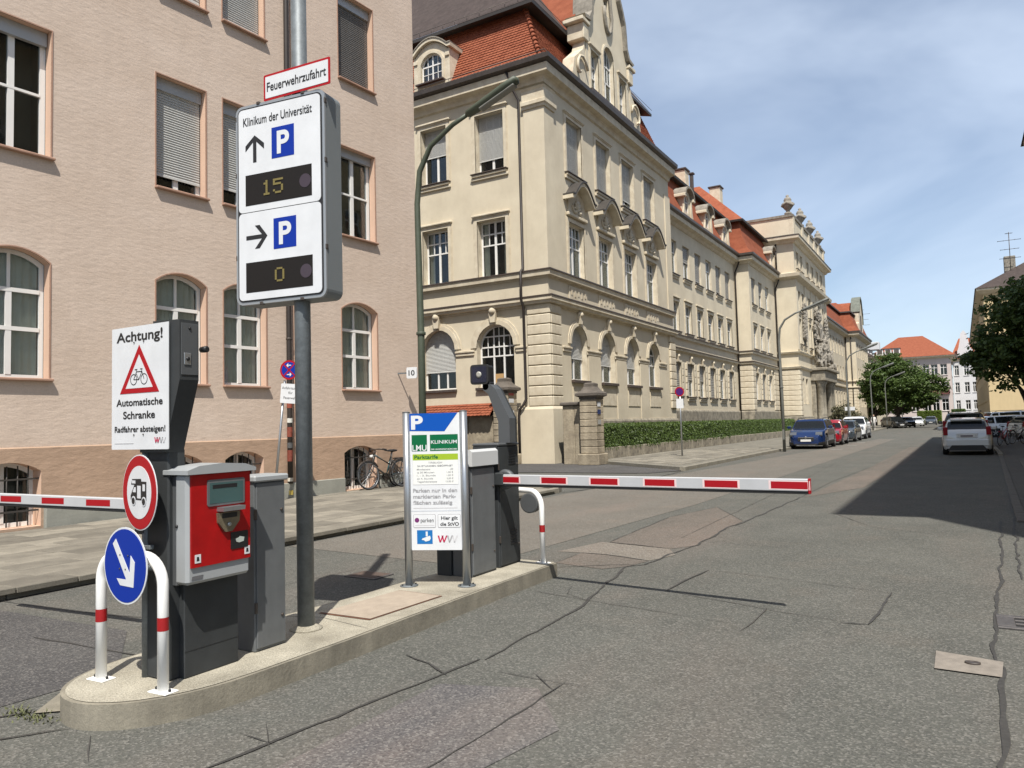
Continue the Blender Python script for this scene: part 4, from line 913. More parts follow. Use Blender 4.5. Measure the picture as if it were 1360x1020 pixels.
# slabs laid in courses across the pavement
ys = 1.6
rs = random.Random(3); course = 0
MS = [MB().cbox(.006, L_ - .006, .006, .494, -.03, .03, .006).mesh('paving_slab', SLAB) for L_ in (.75, 1.0, .62)]
LS = (.75, 1.0, .62)
x = -13.22
while x < -8.6:
    y = 2.0 - rs.uniform(0, .7)
    while y < 16.2:
        if x > -8.9 and y > 15.4: break
        k = rs.randrange(3)
        link('paving_slab', MS[k], pav, T(x + .5, y, .092 + rs.uniform(-.004, .004)) @ RZ(pi / 2 + rs.uniform(-.004, .004)))
        y += LS[k]
    x += .5
sheet('worn_paving', [(-13.4, -6), (-8.5, -6), (-8.46, 2.1), (-13.2, 2.1)], .122, SLAB)
# far pavement courses near the hedge
fp = bpy.data.objects.new('paving_course', None); COL.objects.link(fp); fp['kind'] = 'structure'
x = -13.0
while x < -8.5:
    y = max(25.4, 24.9 + (-8.2 - x) * .85) + rs.uniform(0, .5)
    while y < 40:
        link('paving_slab', MS[1], fp, T(x + .5, y, .095) @ RZ(pi / 2)); y += 1.0
    x += .5
# right side
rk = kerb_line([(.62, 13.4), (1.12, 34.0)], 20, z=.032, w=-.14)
long_kerb([(1.12, 34), (1.2, 60), (2.2, 90), (0.6, 200)][::-1], 'far_kerb', z=.1)
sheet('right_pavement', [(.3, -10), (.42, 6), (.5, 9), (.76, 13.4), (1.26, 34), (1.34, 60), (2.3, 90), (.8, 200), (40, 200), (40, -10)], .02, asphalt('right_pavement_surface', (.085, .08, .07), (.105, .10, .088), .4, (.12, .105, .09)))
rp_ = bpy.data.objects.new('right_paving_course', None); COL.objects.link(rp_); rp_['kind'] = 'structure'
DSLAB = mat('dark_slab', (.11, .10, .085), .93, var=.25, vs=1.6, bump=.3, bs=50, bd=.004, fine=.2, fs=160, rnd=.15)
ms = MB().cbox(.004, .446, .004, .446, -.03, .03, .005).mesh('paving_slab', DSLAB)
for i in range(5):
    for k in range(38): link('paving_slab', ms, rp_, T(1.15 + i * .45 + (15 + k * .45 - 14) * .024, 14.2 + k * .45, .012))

# seams and cracks: thin strips of bitumen following measured lines
def seam(P, w=.02, m=TAR, z=.006, jag=.012, wv=.95, name='road_seam'):
    rs = random.Random(int(P[0][0] * 1000 + P[0][1] * 77)); Q = []
    for a, b in zip(P[:-1], P[1:]):
        a, b = Vector(a), Vector(b); n = max(2, int((b - a).length / .12)); d = (b - a).normalized(); nn = Vector((-d.y, d.x))
        for i in range(n):
            f = i / n; q = a.lerp(b, f) + nn * (noise.noise(Vector((a.x * 3 + f * (b - a).length * 1.7, a.y, 0))) * jag * 2 + rs.uniform(-jag, jag) * .35)
            Q.append((q, nn))
    Q.append((Vector(P[-1]), nn))
    w *= .75; vs = []
    for i, (q, nn) in enumerate(Q):
        ww = w * (.35 + .65 * (1 - wv / 2 + rs.uniform(0, wv)) + .7 * max(-.6, noise.noise(Vector((q.x * 2.3, q.y * 2.3, 3))))) / 2 * (.35 if i in (0, len(Q) - 1) else 1)
        vs += [(q.x + nn.x * ww, q.y + nn.y * ww, z), (q.x - nn.x * ww, q.y - nn.y * ww, z)]
    o = ob(name, MB().add(vs, [(2 * i, 2 * i + 1, 2 * i + 3, 2 * i + 2) for i in range(len(Q) - 1)]), m); o['kind'] = 'structure'; return o
seam([(-2.93, 4.43), (-2.96, 5.86), (-3.02, 6.4), (-3.18, 7.31), (-3.31, 7.97), (-3.15, 8.16), (-3.12, 9.03), (-3.04, 9.72), (-3.09, 11.29), (-2.99, 13.13), (-2.91, 16.37)], .035, jag=.03)
seam([(-2.91, 16.37), (-2.89, 20.67), (-2.65, 25.56), (-1.9, 38)], .022, TARL)
seam([(-2.93, 4.43), (-3.1, 3.2), (-3.2, 2.4)], .028, TAR, jag=.014)
sheet('asphalt_patch', [(-4.15, 7.89), (-4.16, 8.62), (-3.83, 8.6), (-3.2, 8.41), (-3.3, 8.0), (-3.5, 7.75)], RD, ASP_L)
sheet('asphalt_patch', [(-4.5, 8.6), (-4.28, 9.52), (-3.26, 9.3), (-3.05, 8.9), (-3.2, 8.43), (-3.83, 8.62), (-4.16, 8.64)], RD, ASP_S)
sheet('asphalt_patch', [(-4.18, 9.53), (-3.26, 9.31), (-3.04, 9.66), (-3.09, 11.29), (-3.07, 12.27), (-4.0, 14.1), (-4.33, 12.4)], RD, ASP_L)
sheet('asphalt_patch', [(-2.85, 16.3), (-2.0, 19.0), (-1.7, 30), (-1.7, 44), (-2.4, 44), (-2.6, 26)], RD, ASP_L)
sheet('asphalt_patch', [(-8.2, 7.6), (-4.9, 7.3), (-4.5, 14.4), (-4.1, 60), (-5.2, 60), (-8.0, 16)], RD, asphalt('worn_lane_asphalt', (.13, .118, .10), (.15, .138, .118), .4))
sheet('asphalt_patch', [(-8.2, 1.2), (-5.1, 1.2), (-5.0, 3.1), (-6.0, 3.8), (-8.2, 3.7)], RD, ASP_D)
sheet('asphalt_patch', [(-2.9, 2.5), (-2.1, 2.6), (-1.9, 3.6), (-2.3, 4.1), (-2.9, 3.9)], RD, asphalt('oily_asphalt', (.09, .086, .088), (.115, .11, .105), .45))
for P, w_, m_, j in (([(-4.16, 8.62), (-3.83, 8.6), (-3.2, 8.41)], .03, TAR, .015), ([(-4.15, 7.89), (-4.16, 8.62)], .015, TARL, .01), ([(-3.15, 8.16), (-3.5, 8.0), (-4.1, 7.6)], .02, TARL, .02),
    ([(-4.18, 9.53), (-3.26, 9.3)], .025, TAR, .02), ([(-4.33, 12.4), (-4.0, 14.1), (-3.07, 12.27)], .02, TARL, .01), ([(-4.18, 9.53), (-4.33, 12.4)], .02, TAR, .01),
    ([(-2.51, 6.99), (-2.42, 8.14)], .022, TAR, .01), ([(-2.42, 8.14), (-1.5, 7.93), (-.62, 7.73)], .012, TARL, .012), ([(-.62, 7.73), (-.7, 6.48)], .024, TAR, .012), ([(-.7, 6.48), (-.9, 6.45)], .03, TAR, .012), ([(-.9, 6.5), (-1.55, 6.65), (-1.93, 6.8), (-2.51, 6.99)], .011, TARL, .012),
    ([(-3.66, 6.48), (-2.73, 6.27), (-1.67, 6.09)], .01, TARL, .01), ([(-1.49, 6.68), (-1.53, 5.9)], .016, TARL, .008), ([(-3.0, 6.3), (-3.3, 6.5), (-3.4, 6.8)], .01, TARL, .01),
    ([(-2.69, 4.26), (-2.05, 4.25)], .009, TAR, .01), ([(-2.47, 4.35), (-2.18, 4.09)], .009, TAR, .01), ([(-2.2, 4.27), (-2.2, 3.86), (-2.24, 3.0), (-2.3, 2.2)], .013, TAR, .012),
    ([(-3.4, 2.79), (-3.12, 2.77)], .012, TAR, .006), ([(-3.38, 2.95), (-3.12, 2.74)], .01, TAR, .006), ([(-3.47, 4.29), (-3.2, 4.2), (-2.95, 4.05)], .02, TAR, .015),
    ([(.41, 13.46), (.32, 10.4), (.22, 8.28), (.14, 7.27), (.12, 6.28), (.14, 5.71), (.1, 5.15), (.1, 4.7), (.08, 4.13), (.05, 2)], .036, TAR, .02), ([(.74, 18.24), (.57, 12.84), (.46, 10.18), (.42, 8.82)], .03, TAR, .03),
    ([(-8.31, 3.93), (-7.2, 3.99), (-6.31, 4.13), (-5.2, 4.2)], .015, TARL, .015), ([(-6.53, 3.33), (-5.81, 3.37), (-5.2, 3.42)], .02, TAR, .015), ([(-5.5, 1.6), (-4.9, 2.2), (-4.76, 2.45)], .022, TAR, .015), ([(-5.2, 1.2), (-4.6, 2.0), (-4.31, 2.4)], .02, TAR, .015), ([(-4.1, 2.4), (-3.79, 2.2)], .01, TARL, .01),
    ([(-6.9, 4.5), (-6.2, 5.6), (-6.0, 7.4)], .01, TARL, .02), ([(-8.0, 17.0), (-8.3, 15.6)], .03, TAR, .01), ([(-7.9, 24.2), (-7.6, 18.5), (-8.25, 16.2)], .04, TAR, .02), ([(-3.96, 30), (-3.6, 19), (-3.41, 10.2)], .012, TARL, .01), ([(-1.9, 9.9), (-3.0, 10.0)], .012, TARL, .01), ([(-2.0, 13.9), (-1.2, 12.2), (-.2, 11.6)], .012, TARL, .02)):
    seam(P, w_, m_, RD + .004, j)
ob('road_marking', MB().add([(-5.9, 41.6, .009), (-5.3, 41.6, .009), (-5.3, 41.75, .009), (-5.9, 41.75, .009), (-5.75, 47.3, .009), (-5.25, 47.3, .009), (-5.25, 47.45, .009), (-5.75, 47.45, .009), (-5.8, 52.3, .009), (-5.3, 52.3, .009), (-5.3, 52.5, .009), (-5.8, 52.5, .009)], [(0, 1, 2, 3), (4, 5, 6, 7), (8, 9, 10, 11)]), mat('worn_white_paint', (.6, .6, .56), .8, var=.4, vs=20))['kind'] = 'structure'
# water cover and gully grate
wc = thing('valve_cover', 'pale concrete cover slab with small oval iron lid in the road at lower right', 'manhole cover', (-.04, 5.7, 0))
ob('cover_slab', MB().add([(-.19, .23, .010), (.19, .14, .010), (.17, -.2, .010), (-.19, -.18, .010)], [(0, 1, 2, 3)]), mat('pale_concrete', (.25, .22, .185), .95, var=.3, vs=12, fine=.2, fs=200), wc)
ob('iron_lid', MB().lathe([(.045, 0), (.045, .012), (.03, .014), (.028, .010)], n=16), GUT, wc, T(.02, .02, .008) @ Matrix.Diagonal((1, .75, 1, 1)))
gg = thing('gully_grate', 'grey cast iron gully grate with slots beside the road seam at the right edge', 'drain grate', (.15, 6.76, 0))
IRON = mat('cast_iron', (.12, .11, .105), .6, metal=.4, var=.3, vs=20, fine=.2, fs=150)
ob('grate_pit', MB().box(0, .62, 0, .42, -.05, .004), mat('pit_black', (.008, .008, .008), .9), gg)
ob('grate_frame', MB().cbox(0, .62, 0, .06, 0, .016, .004).cbox(0, .62, .36, .42, 0, .016, .004).cbox(0, .12, .06, .36, 0, .016, .004).cbox(.56, .62, .06, .36, 0, .016, .004), IRON, gg)
for i in range(4): ob('grate_bar', MB().cbox(.12 + i * .11 + .062, .12 + i * .11 + .11, .06, .36, 0, .015, .003), IRON, gg)
for j in (.15, .255): ob('grate_bar', MB().cbox(.12, .56, j, j + .03, 0, .0145, .003), IRON, gg)
lc = thing('left_lane_cover', 'dark square iron cover in the road left of the parking tariff sign', 'manhole cover', (-5.7, 6.42, 0))
ob('cover_frame', MB().cbox(-.22, .22, -.16, .16, 0, .014, .004), IRON, lc); ob('cover_plate', MB().cbox(-.19, .19, -.13, .13, 0, .018, .004), mat('rusty_cover', (.10, .07, .055), .8, var=.4, vs=14), lc)

# ------------------------------------------------------------------ THE TRAFFIC ISLAND
isl = bpy.data.objects.new('traffic_island', None); COL.objects.link(isl); isl['kind'] = 'structure'
rt0 = [(-3.83, 7.2), (-3.84, 6.2), (-3.83, 5.1), (-3.82, 4.0), (-3.83, 3.3), (-3.86, 2.97), (-3.93, 2.76), (-4.04, 2.60), (-4.18, 2.50), (-4.33, 2.47), (-4.48, 2.505), (-4.61, 2.60), (-4.71, 2.75), (-4.765, 2.95), (-4.78, 3.2), (-4.77, 3.7), (-4.68, 4.4), (-4.62, 5.1), (-4.62, 5.9), (-4.5, 6.6), (-4.45, 7.25)]
rt = []
for i in range(len(rt0) - 1):
    p = [Vector(rt0[max(0, min(len(rt0) - 1, i + k))]) for k in (-1, 0, 1, 2)]; nn_ = 3 if 3 < i < 16 else 1
    for q_ in range(nn_):
        u_ = q_ / nn_; v_ = .5 * ((2 * p[1]) + (-p[0] + p[2]) * u_ + (2 * p[0] - 5 * p[1] + 4 * p[2] - p[3]) * u_ * u_ + (-p[0] + 3 * p[1] - 3 * p[2] + p[3]) * u_ ** 3); rt.append((v_.x, v_.y))
rt.append(rt0[-1])
mb = MB().sweep([(x, y) for x, y in rt], [(.012, -.05), (0, .12), (-.006, .133), (-.02, .1405), (-.06, .1405), (-.06, -.05)][::1])
ob('island_kerb', mb, ISLS, isl)
def inset_path(P_, t_):
    P_ = [Vector(p) for p in P_]; out = []
    for i, p in enumerate(P_):
        a_ = (P_[i] - P_[i - 1]).normalized() if i else (P_[1] - P_[0]).normalized(); b_ = (P_[i + 1] - P_[i]).normalized() if i < len(P_) - 1 else a_
        na = Vector((a_.y, -a_.x)); m_ = na + Vector((b_.y, -b_.x)); m_ = m_ / max(.2, m_.dot(na)); out.append((p.x - m_.x * t_, p.y - m_.y * t_))
    return out
inner = inset_path(rt, .035)
sheet('island_surface', inner, .1445, ISL, isl)
ob('island_end', MB().cbox(-4.47, -3.83, 7.15, 7.27, -.05, .14, .01), ISLS, isl)
seam([(-3.82, 5.6), (-3.95, 5.6)], .008, TARL, .1465, .003, name='island_joint'); seam([(-4.7, 4.3), (-4.4, 4.4), (-3.84, 4.3)], .008, TARL, .1465, .01, name='island_joint')
sheet('concrete_apron', [(-4.72, 2.42), (-4.60, 2.52), (-4.69, 2.72), (-4.78, 2.95), (-5.0, 3.0), (-4.95, 2.7)], .011, ISLS)
# dirt and weeds at the tip
wd = random.Random(2); mb = MB()
for i in range(170):
    x, y = -4.74 + wd.gauss(0, .12), 2.40 + wd.gauss(0, .035); h_ = wd.uniform(.008, .03); a = wd.uniform(0, 6.3); dx, dy = .006 * cos(a), .006 * sin(a)
    mb.add([(x - dx, y - dy, 0), (x + dx, y + dy, 0), (x + dy * 3, y - dx * 3, h_)], [(0, 1, 2)])
o = ob('weeds', mb, mat('weed_green', (.12, .13, .05), .8, var=.4, vs=20)); o['kind'] = 'stuff'
mc = thing('island_manhole', 'sanded rectangular manhole plate with rusty rim set in the concrete island', 'manhole cover', (-4.23, 4.94, .145))
mpoly = [(-4.51, 4.47), (-3.98, 4.48), (-3.95, 5.39), (-4.46, 5.42)]
def shp(P, k): cx_ = sum(p[0] for p in P) / 4; cy_ = sum(p[1] for p in P) / 4; return [(cx_ + (x - cx_) * k - mc.location.x, cy_ + (y - cy_) * k - mc.location.y) for x, y in P]
ob('rim', MB().add([(x, y, .004) for x, y in shp(mpoly, 1)], [(0, 1, 2, 3)]), mat('rust', (.16, .07, .04), .9, var=.4, vs=25), mc)
ob('plate', MB().add([(x, y, .008) for x, y in shp(mpoly, .955)], [(0, 1, 2, 3)]), mat('plate_sand', (.36, .30, .235), .95, var=.2, vs=8, fine=.2, fs=220, bump=.4, bs=90, bd=.003), mc)

# ------------------------------------------------------------------ SIGNS AND MACHINES ON THE ISLAND
BLK = mat('print_black', (.012, .012, .013), .5); WSG = mat('sign_white', (.64, .655, .67), .45, var=.1, vs=5); RSG = mat('sign_red', (.34, .004, .010), .5, spec=.3)
BSG = mat('sign_blue', (.002, .026, .27), .5, spec=.25); GALV = mat('galvanised_steel', (.17, .19, .20), .55, metal=.3, var=.3, vs=14, fine=.1, fs=60)
ANTH = mat('anthracite_sheet', (.036, .040, .042), .6, var=.3, vs=5, spec=.4, bump=.05, bs=300); ANTH2 = mat('dark_grey_sheet', (.075, .08, .084), .5, var=.08, vs=3)
MGREY = mat('light_grey_powder_coat', (.31, .325, .33), .5, var=.06, vs=4); MGREY2 = mat('mid_grey_powder_coat', (.13, .138, .142), .5, var=.2, vs=5, streak=.15)
MRED = mat('machine_red', (.36, .004, .005), .45, spec=.35, var=.25, vs=9); RUB = mat('black_rubber', (.015, .015, .016), .8); ALU = mat('brushed_aluminium', (.42, .44, .46), .35, metal=.8, var=.1, vs=6, stretch=(1, 1, .1))
PW_ = mat('white_powder_coat', (.84, .84, .82), .45, var=.05, vs=7); PR_ = mat('red_band_paint', (.30, .006, .008), .45, coat=.2, var=.1, vs=12)
ZI = .145
def rrect(x0, x1, z0, z1, r, n=5):
    P = []
    for cx_, cz_, a in ((x1 - r, z0 + r, -pi / 2), (x1 - r, z1 - r, 0), (x0 + r, z1 - r, pi / 2), (x0 + r, z0 + r, pi)):
        for i in range(n + 1): P.append((cx_ + r * cos(a + pi / 2 * i / n), cz_ + r * sin(a + pi / 2 * i / n)))
    return P
def bolt(par, M, x, z, r=.006): link('bolt', cached(('bolt', r), lambda: MB().lathe([(r, 0), (r, r * .6), (r * .4, r)], n=8, M=Matrix.Rotation(pi / 2, 4, 'X')).mesh('bolt', GUT)), par, M @ T(x, -.004, z))
def lcd(par, M, s, x0, z0, h_, m):
    """dot-matrix numerals made of small squares"""
    F = {'1': ["00100", "01100", "00100", "00100", "00100", "00100", "01110"], '5': ["11111", "10000", "11110", "00001", "00001", "10001", "01110"], '0': ["01110", "10001", "10001", "10001", "10001", "10001", "01110"]}
    mb = MB(); p = h_ / 7; x = x0
    for ch in s:
        for r_, row in enumerate(F[ch]):
            for c_, b in enumerate(row):
                if b == '1': mb.box(x + c_ * p * 1.15 + p * .02, x + c_ * p * 1.15 + p * 1.12, -.004, -.002, z0 + (6 - r_) * p + p * .02, z0 + (6 - r_) * p + p * .96)
        x += p * 6.6
    ob('numerals', mb, m, par, M)

# big parking guidance sign on its tall pole
gs = thing('parking_guidance_sign', 'tall galvanised pole carrying the big two-part parking guidance sign with dim display digits', 'sign', (-4.25, 4.09, 0))
MG = RZ(R(8)) ; SGM = T(-.503, -.17, 2.607) @ RZ(R(8))
ob('pole', MB().tube([(0, 0, ZI), (-.005, 0, 3), (-.02, 0, 6.6)], [.062, .06, .058], 20), GALV, gs)
ob('pole_collar', MB().lathe([(.12, 0), (.12, .008), (.066, .03)], n=16), ISL, gs, T(0, 0, ZI))
Wb, Hb = .795, 1.52
ob('housing', MB().prism(rrect(-.02, Wb + .02, -.02, Hb + .02, .06), .012, .20), mat('sign_housing_grey', (.17, .185, .19), .5, var=.05, vs=2), gs, SGM)
ob('front_frame', MB().prism(rrect(-.022, Wb + .022, -.022, Hb + .022, .062), -.004, .014), mat('sign_frame_alu', (.38, .40, .41), .4, metal=.6), gs, SGM)
flat(gs, 'black_border', rrect(0, Wb, 0, Hb, .045), BLK, SGM, .008, .004)
ff = flat(gs, 'sign_face', rrect(.012, Wb - .012, .012, Hb * .4535, .035), WSG, SGM, .012, .004)
flat(gs, 'sign_face', rrect(.012, Wb - .012, Hb * .4575, Hb - .012, .035), WSG, SGM, .012, .004)
U = lambda u: u * Wb
V = lambda v: v * Hb
text(gs, 'Klinikum der Universität', U(.075), U(.895), V(.905), BLK, SGM, V(.948), .014, bold=.012)
for (u0, u1, v0, v1) in ((.42, .685, .71, .868), (.435, .70, .25, .405)):
    flat(gs, 'blue_panel', rect(U(u0), U(u1), V(v0), V(v1)), BSG, SGM, .0135, .002)
    text(gs, 'P', U(u0 + .065), U(u1 - .055), V(v0 + .024), WSG, SGM, V(v1 - .022), .0155, bold=.03)
a = .036
def arrow(par, M, cx_, cz_, L_, w_, rot, m, off, head=None):
    head = head or w_ * 2.6
    P = [(-w_ / 2, -L_ / 2), (w_ / 2, -L_ / 2), (w_ / 2, L_ / 2 - w_ * 1.2), (head, L_ / 2 - w_ * .5 - head), (head, L_ / 2 - head + w_ * .9), (0, L_ / 2 + w_ * .4), (-head, L_ / 2 - head + w_ * .9), (-head, L_ / 2 - w_ * .5 - head), (-w_ / 2, L_ / 2 - w_ * 1.2)]
    c_, s_ = cos(rot), sin(rot)
    return flat(par, 'arrow', [(cx_ + x * c_ - z * s_, cz_ + x * s_ + z * c_) for x, z in P], m, M, off, .002)
arrow(gs, SGM, U(.215), V(.775), .20, .032, 0, BLK, .0138, .09); arrow(gs, SGM, U(.225), V(.325), .19, .032, -pi / 2, BLK, .0138, .09)
DISP = mat('display_black', (.014, .012, .011), .5, spec=.2); DIG = mat('dim_led', (.17, .135, .04), .6); LENS = mat('display_lens_reflection', (.05, .035, .045), .3)
for (v0, v1, s_, dx) in ((.49, .648, '15', .30), (.045, .198, '0', .45)):
    flat(gs, 'display', rect(U(.10), U(.885), V(v0), V(v1)), DISP, SGM, .0135, .002)
    lcd(gs, SGM @ T(0, -.0135, 0), s_, U(dx), V(v0 + .04), V(v1 - v0) - .125, DIG)
    flat(gs, 'lens_reflection', circ(U(.81), V((v0 + v1) / 2), .052, 20), LENS, SGM, .0155, .001)  # sensor lens with its dim purple reflection painted as a flat disc
for x, z in ((.2, Hb + .022), (.62, Hb + .022), (.22, -.02), (.6, -.02)): ob('latch', MB().cbox(-.015, .015, -.012, .02, -.01, .012, .003), GUT, gs, SGM @ T(x, 0, z))
for z in (.35, 1.0, 1.45):
    for x in (-.024, Wb + .018): ob('latch', MB().cbox(0, .01, -.008, .02, -.02, .02, .003), GUT, gs, SGM @ T(x, 0, z))
for z in (2.85, 3.4, 4.0): ob('bracket', MB().box(-.3, .3, .201, .215, 0, .05), GALV, gs, SGM @ T(.40, 0, z - 2.63))
fz = thing('fire_access_sign', 'white sign with red border reading Feuerwehrzufahrt above the guidance sign', 'sign', (-4.515, 3.965, 4.16))
MF = RZ(R(5))
ob('plate', MB().prism(rrect(0, .645, 0, .205, .01), 0, .004), RSG, fz, MF); flat(fz, 'sign_face', rrect(.018, .627, .018, .187, .004), WSG, MF, .002, .002)
text(fz, 'Feuerwehrzufahrt', .035, .61, .07, BLK, MF, .14, .004, bold=.012)
ob('bracket', MB().box(.2, .45, .0045, .02, .08, .12), GALV, fz, MF)

# warning sign on the near gate column
ws = thing('warning_sign', 'white Achtung sign with red cyclist warning triangle at the front of the island', 'sign', (-4.62, 2.82, 1.52))
Wd, Hd = .572, .762; MI = Matrix.Identity(4); Uw = lambda u: u * Wd; Vw = lambda v: v * Hd
ob('plate', MB().prism(rrect(0, Wd, 0, Hd, .006), 0, .004), WSG, ws)
text(ws, 'Achtung!', Uw(.09), Uw(.905), Vw(.882), BLK, MI, Vw(.962), .002, bold=.02)
tri = [(.155, .455), (.845, .455), (.5, .845)]
def rtri(k): 
    c_ = (.5, .585); return [(Uw(c_[0] + (u - c_[0]) * k), Vw(c_[1] + (v - c_[1]) * k)) for u, v in tri]
flat(ws, 'triangle', rtri(1), RSG, MI, .002, .001); flat(ws, 'triangle_field', rtri(.69), WSG, MI, .003, .001)
def bike_icon(par, M, cx_, cz_, s, m, off):
    mb = MB(); Y = -off
    for sx in (-.5, .5):
        a_ = circ(cx_ + sx * s, cz_, .33 * s, 24); b_ = circ(cx_ + sx * s, cz_, .28 * s, 24); n = 24
        mb.add([(x, Y, z) for x, z in a_ + b_], [(i, (i + 1) % n, (i + 1) % n + n, i + n) for i in range(n)])
    def ln(x0, z0, x1, z1, w_=.05):
        d = Vector((x1 - x0, z1 - z0)).normalized() * w_ / 2
        mb.add([(cx_ + (x0 - d.y) * s, Y, cz_ + (z0 + d.x) * s), (cx_ + (x0 + d.y) * s, Y, cz_ + (z0 - d.x) * s), (cx_ + (x1 + d.y) * s, Y, cz_ + (z1 - d.x) * s), (cx_ + (x1 - d.y) * s, Y, cz_ + (z1 + d.x) * s)], [(0, 1, 2, 3)])
    for q in ((-.5, 0, -.22, .45), (-.22, .45, .3, .45), (.3, .45, .5, 0), (-.27, .38, 0, -.02), (0, -.02, .3, .45), (0, -.02, -.5, 0), (.3, .45, .26, .6), (.12, .6, .36, .6), (-.22, .45, -.26, .58), (-.4, .58, -.14, .58)): ln(*q)
    ob('bicycle_symbol', mb, m, par, M)
bike_icon(ws, MI, Uw(.5), Vw(.565), .105, BLK, .0042)
text(ws, 'Automatische', Uw(.09), Uw(.905), Vw(.355), BLK, MI, Vw(.412), .002, bold=.02); text(ws, 'Schranke', Uw(.215), Uw(.775), Vw(.25), BLK, MI, Vw(.31), .002, bold=.02)
text(ws, 'Radfahrer absteigen!', Uw(.06), Uw(.95), Vw(.142), BLK, MI, Vw(.19), .002, bold=.02)
GREYP = mat('print_grey', (.32, .32, .33), .5); MAG = mat('print_magenta', (.42, .01, .06), .5); LG = mat('print_light_grey', (.52, .52, .53), .5)
def wvv(par, M, x, z, w_, h_, off):
    def stroke(P, m):
        flat(par, 'logo_stroke', P, m, M, off, .001)
    s = w_ / 3.4; t = s * .26
    def vee(x0, wd, m, sl=.12):
        stroke([(x0, z + h_), (x0 + t, z + h_), (x0 + wd * .5 + t * .3, z), (x0 + wd * .5 - t * .45, z)], m); stroke([(x0 + wd * .5 - t * .45, z), (x0 + wd * .5 + t * .3, z), (x0 + wd + t * .5, z + h_), (x0 + wd - t * .4, z + h_)], m)
    vee(x, s * .85, MAG); vee(x + s * .62, s * .85, MAG); vee(x + s * 1.5, s * .85, GREYP); vee(x + s * 2.3, s * .85, LG)
wvv(ws, MI, Uw(.765), Vw(.05), Uw(.2), Vw(.045), .002)
text(ws, 'Stadtwerke Parkraum Technik', Uw(.06), Uw(.4), Vw(.045), LG, MI, None, .002) if False else flat(ws, 'fine_print', rect(Uw(.06), Uw(.4), Vw(.048), Vw(.052)), LG, MI, .002, .001)
for u, v in ((.41, .868), (.58, .87), (.41, .118), (.575, .12)): bolt(ws, MI @ T(0, .002, 0), Uw(u), Vw(v), .005)
ob('rear_rail', MB().box(.2, .45, .0045, .03, .08, .11).box(.2, .45, .0045, .03, .64, .67), ALU, ws)

# near gate column with kinked camera head
def gate_column(name, label, x, y, flip, top=2.28, base=ZI):
    t = thing(name, label, 'barrier post', (x, y, 0)); s = flip
    return t
nc = thing('scanner_column', 'anthracite column with kinked top and small camera behind the white Achtung sign', 'scanner column', (-4.22, 2.95, 0))
ob('column', MB().cbox(-.13, .11, -.09, .03, ZI, 1.52, .01), ANTH, nc)
kink = [(-.13, 1.5), (.11, 1.5), (.255, 1.93), (.255, 2.29), (.0, 2.30), (.0, 1.98), (-.13, 1.66)]
ob('column_head', MB().prism(kink, -.115, .015), ANTH, nc)
ob('head_cover', MB().cbox(.256, .26, -.107, .007, 1.96, 2.27, .001), ANTH2, nc)
ob('lock_plate', MB().cbox(.261, .266, -.09, -.045, 2.02, 2.09, .002), ALU, nc); ob('lock', MB().lathe([(.012, 0), (.012, .006), (.004, .008)], n=12, M=T(.266, -.067, 2.055) @ Matrix.Rotation(pi / 2, 4, 'Y')), BLK, nc)
ob('camera', MB().lathe([(.018, 0), (.02, .03), (.02, .05), (.012, .055)], n=12, M=T(.235, .05, 2.12) @ Matrix.Rotation(pi / 2, 4, 'Y')), BLK, nc)
ob('screw', MB().lathe([(.01, 0), (.006, .006)], n=8, M=T(.261, -.05, 2.24) @ Matrix.Rotation(pi / 2, 4, 'Y')), BLK, nc)
ob('arm_bracket', MB().cbox(-.2, -.1, -.11, -.02, 1.0, 1.35, .01), ANTH, nc)
# barrier arms
def barrier(name, label, P, Q, marks, first, mark, gap, hgt=.098, cap=False):
    P, Q = Vector(P), Vector(Q); d = Q - P; Ln = d.length; a_ = math.atan2(d.y, d.x)
    t = thing(name, label, 'barrier', P, a_)
    sl_ = d.z / Vector((d.x, d.y)).length; S = Matrix.Identity(4); S[2][0] = sl_
    ob('arm', MB().cbox(0, Ln, -.022, .022, 0, hgt, .006, M=S), mat('arm_white', (.46, .47, .48), .45, var=.08, vs=5), t)
    ob('rubber_edge', MB().cbox(0, Ln, -.014, .014, -.022, -.0005, .004, M=S), RUB, t)
    x = first
    while x + mark <= Ln + .001:
        me = cached(('mk', mark, hgt), lambda: MB().prism(rect(0, mark, hgt * .2, hgt * .78), -.0235, -.022).mesh('red_reflector', mat('reflector_red', (.32, .004, .010), .5, spec=.3)))
        link('red_reflector', me, t, T(x, 0, sl_ * x)); me2 = cached(('mkw', mark, hgt), lambda: MB().prism(rect(-.018, mark + .018, hgt * .12, hgt * .86), -.0228, -.0215).mesh('reflector_rim', mat('reflector_pale', (.72, .55, .54), .4)))
        link('reflector_rim', me2, t, T(x, 0, sl_ * x)); link('red_reflector', me, t, T(x + mark, 0, sl_ * (x + mark)) @ RZ(pi)); x += mark + gap
    if cap: ob('end_cap', MB().cbox(0, .012, -.024, .024, -.02, hgt + .003, .003), RSG, t, T(Ln, 0, sl_ * Ln))
    return t
barrier('road_barrier', 'red and white barrier arm closing the right lane beyond the tariff sign', (-4.176, 6.66, 1.013), (-1.06, 6.32, 1.03), 6, .03, .288, .275, cap=True)
barrier('road_barrier', 'red and white barrier arm across the left lane behind the camper sign', (-4.3, 3.62, 1.03), (-7.6, 3.35, 1.06), 6, .304, .285, .278, .085)
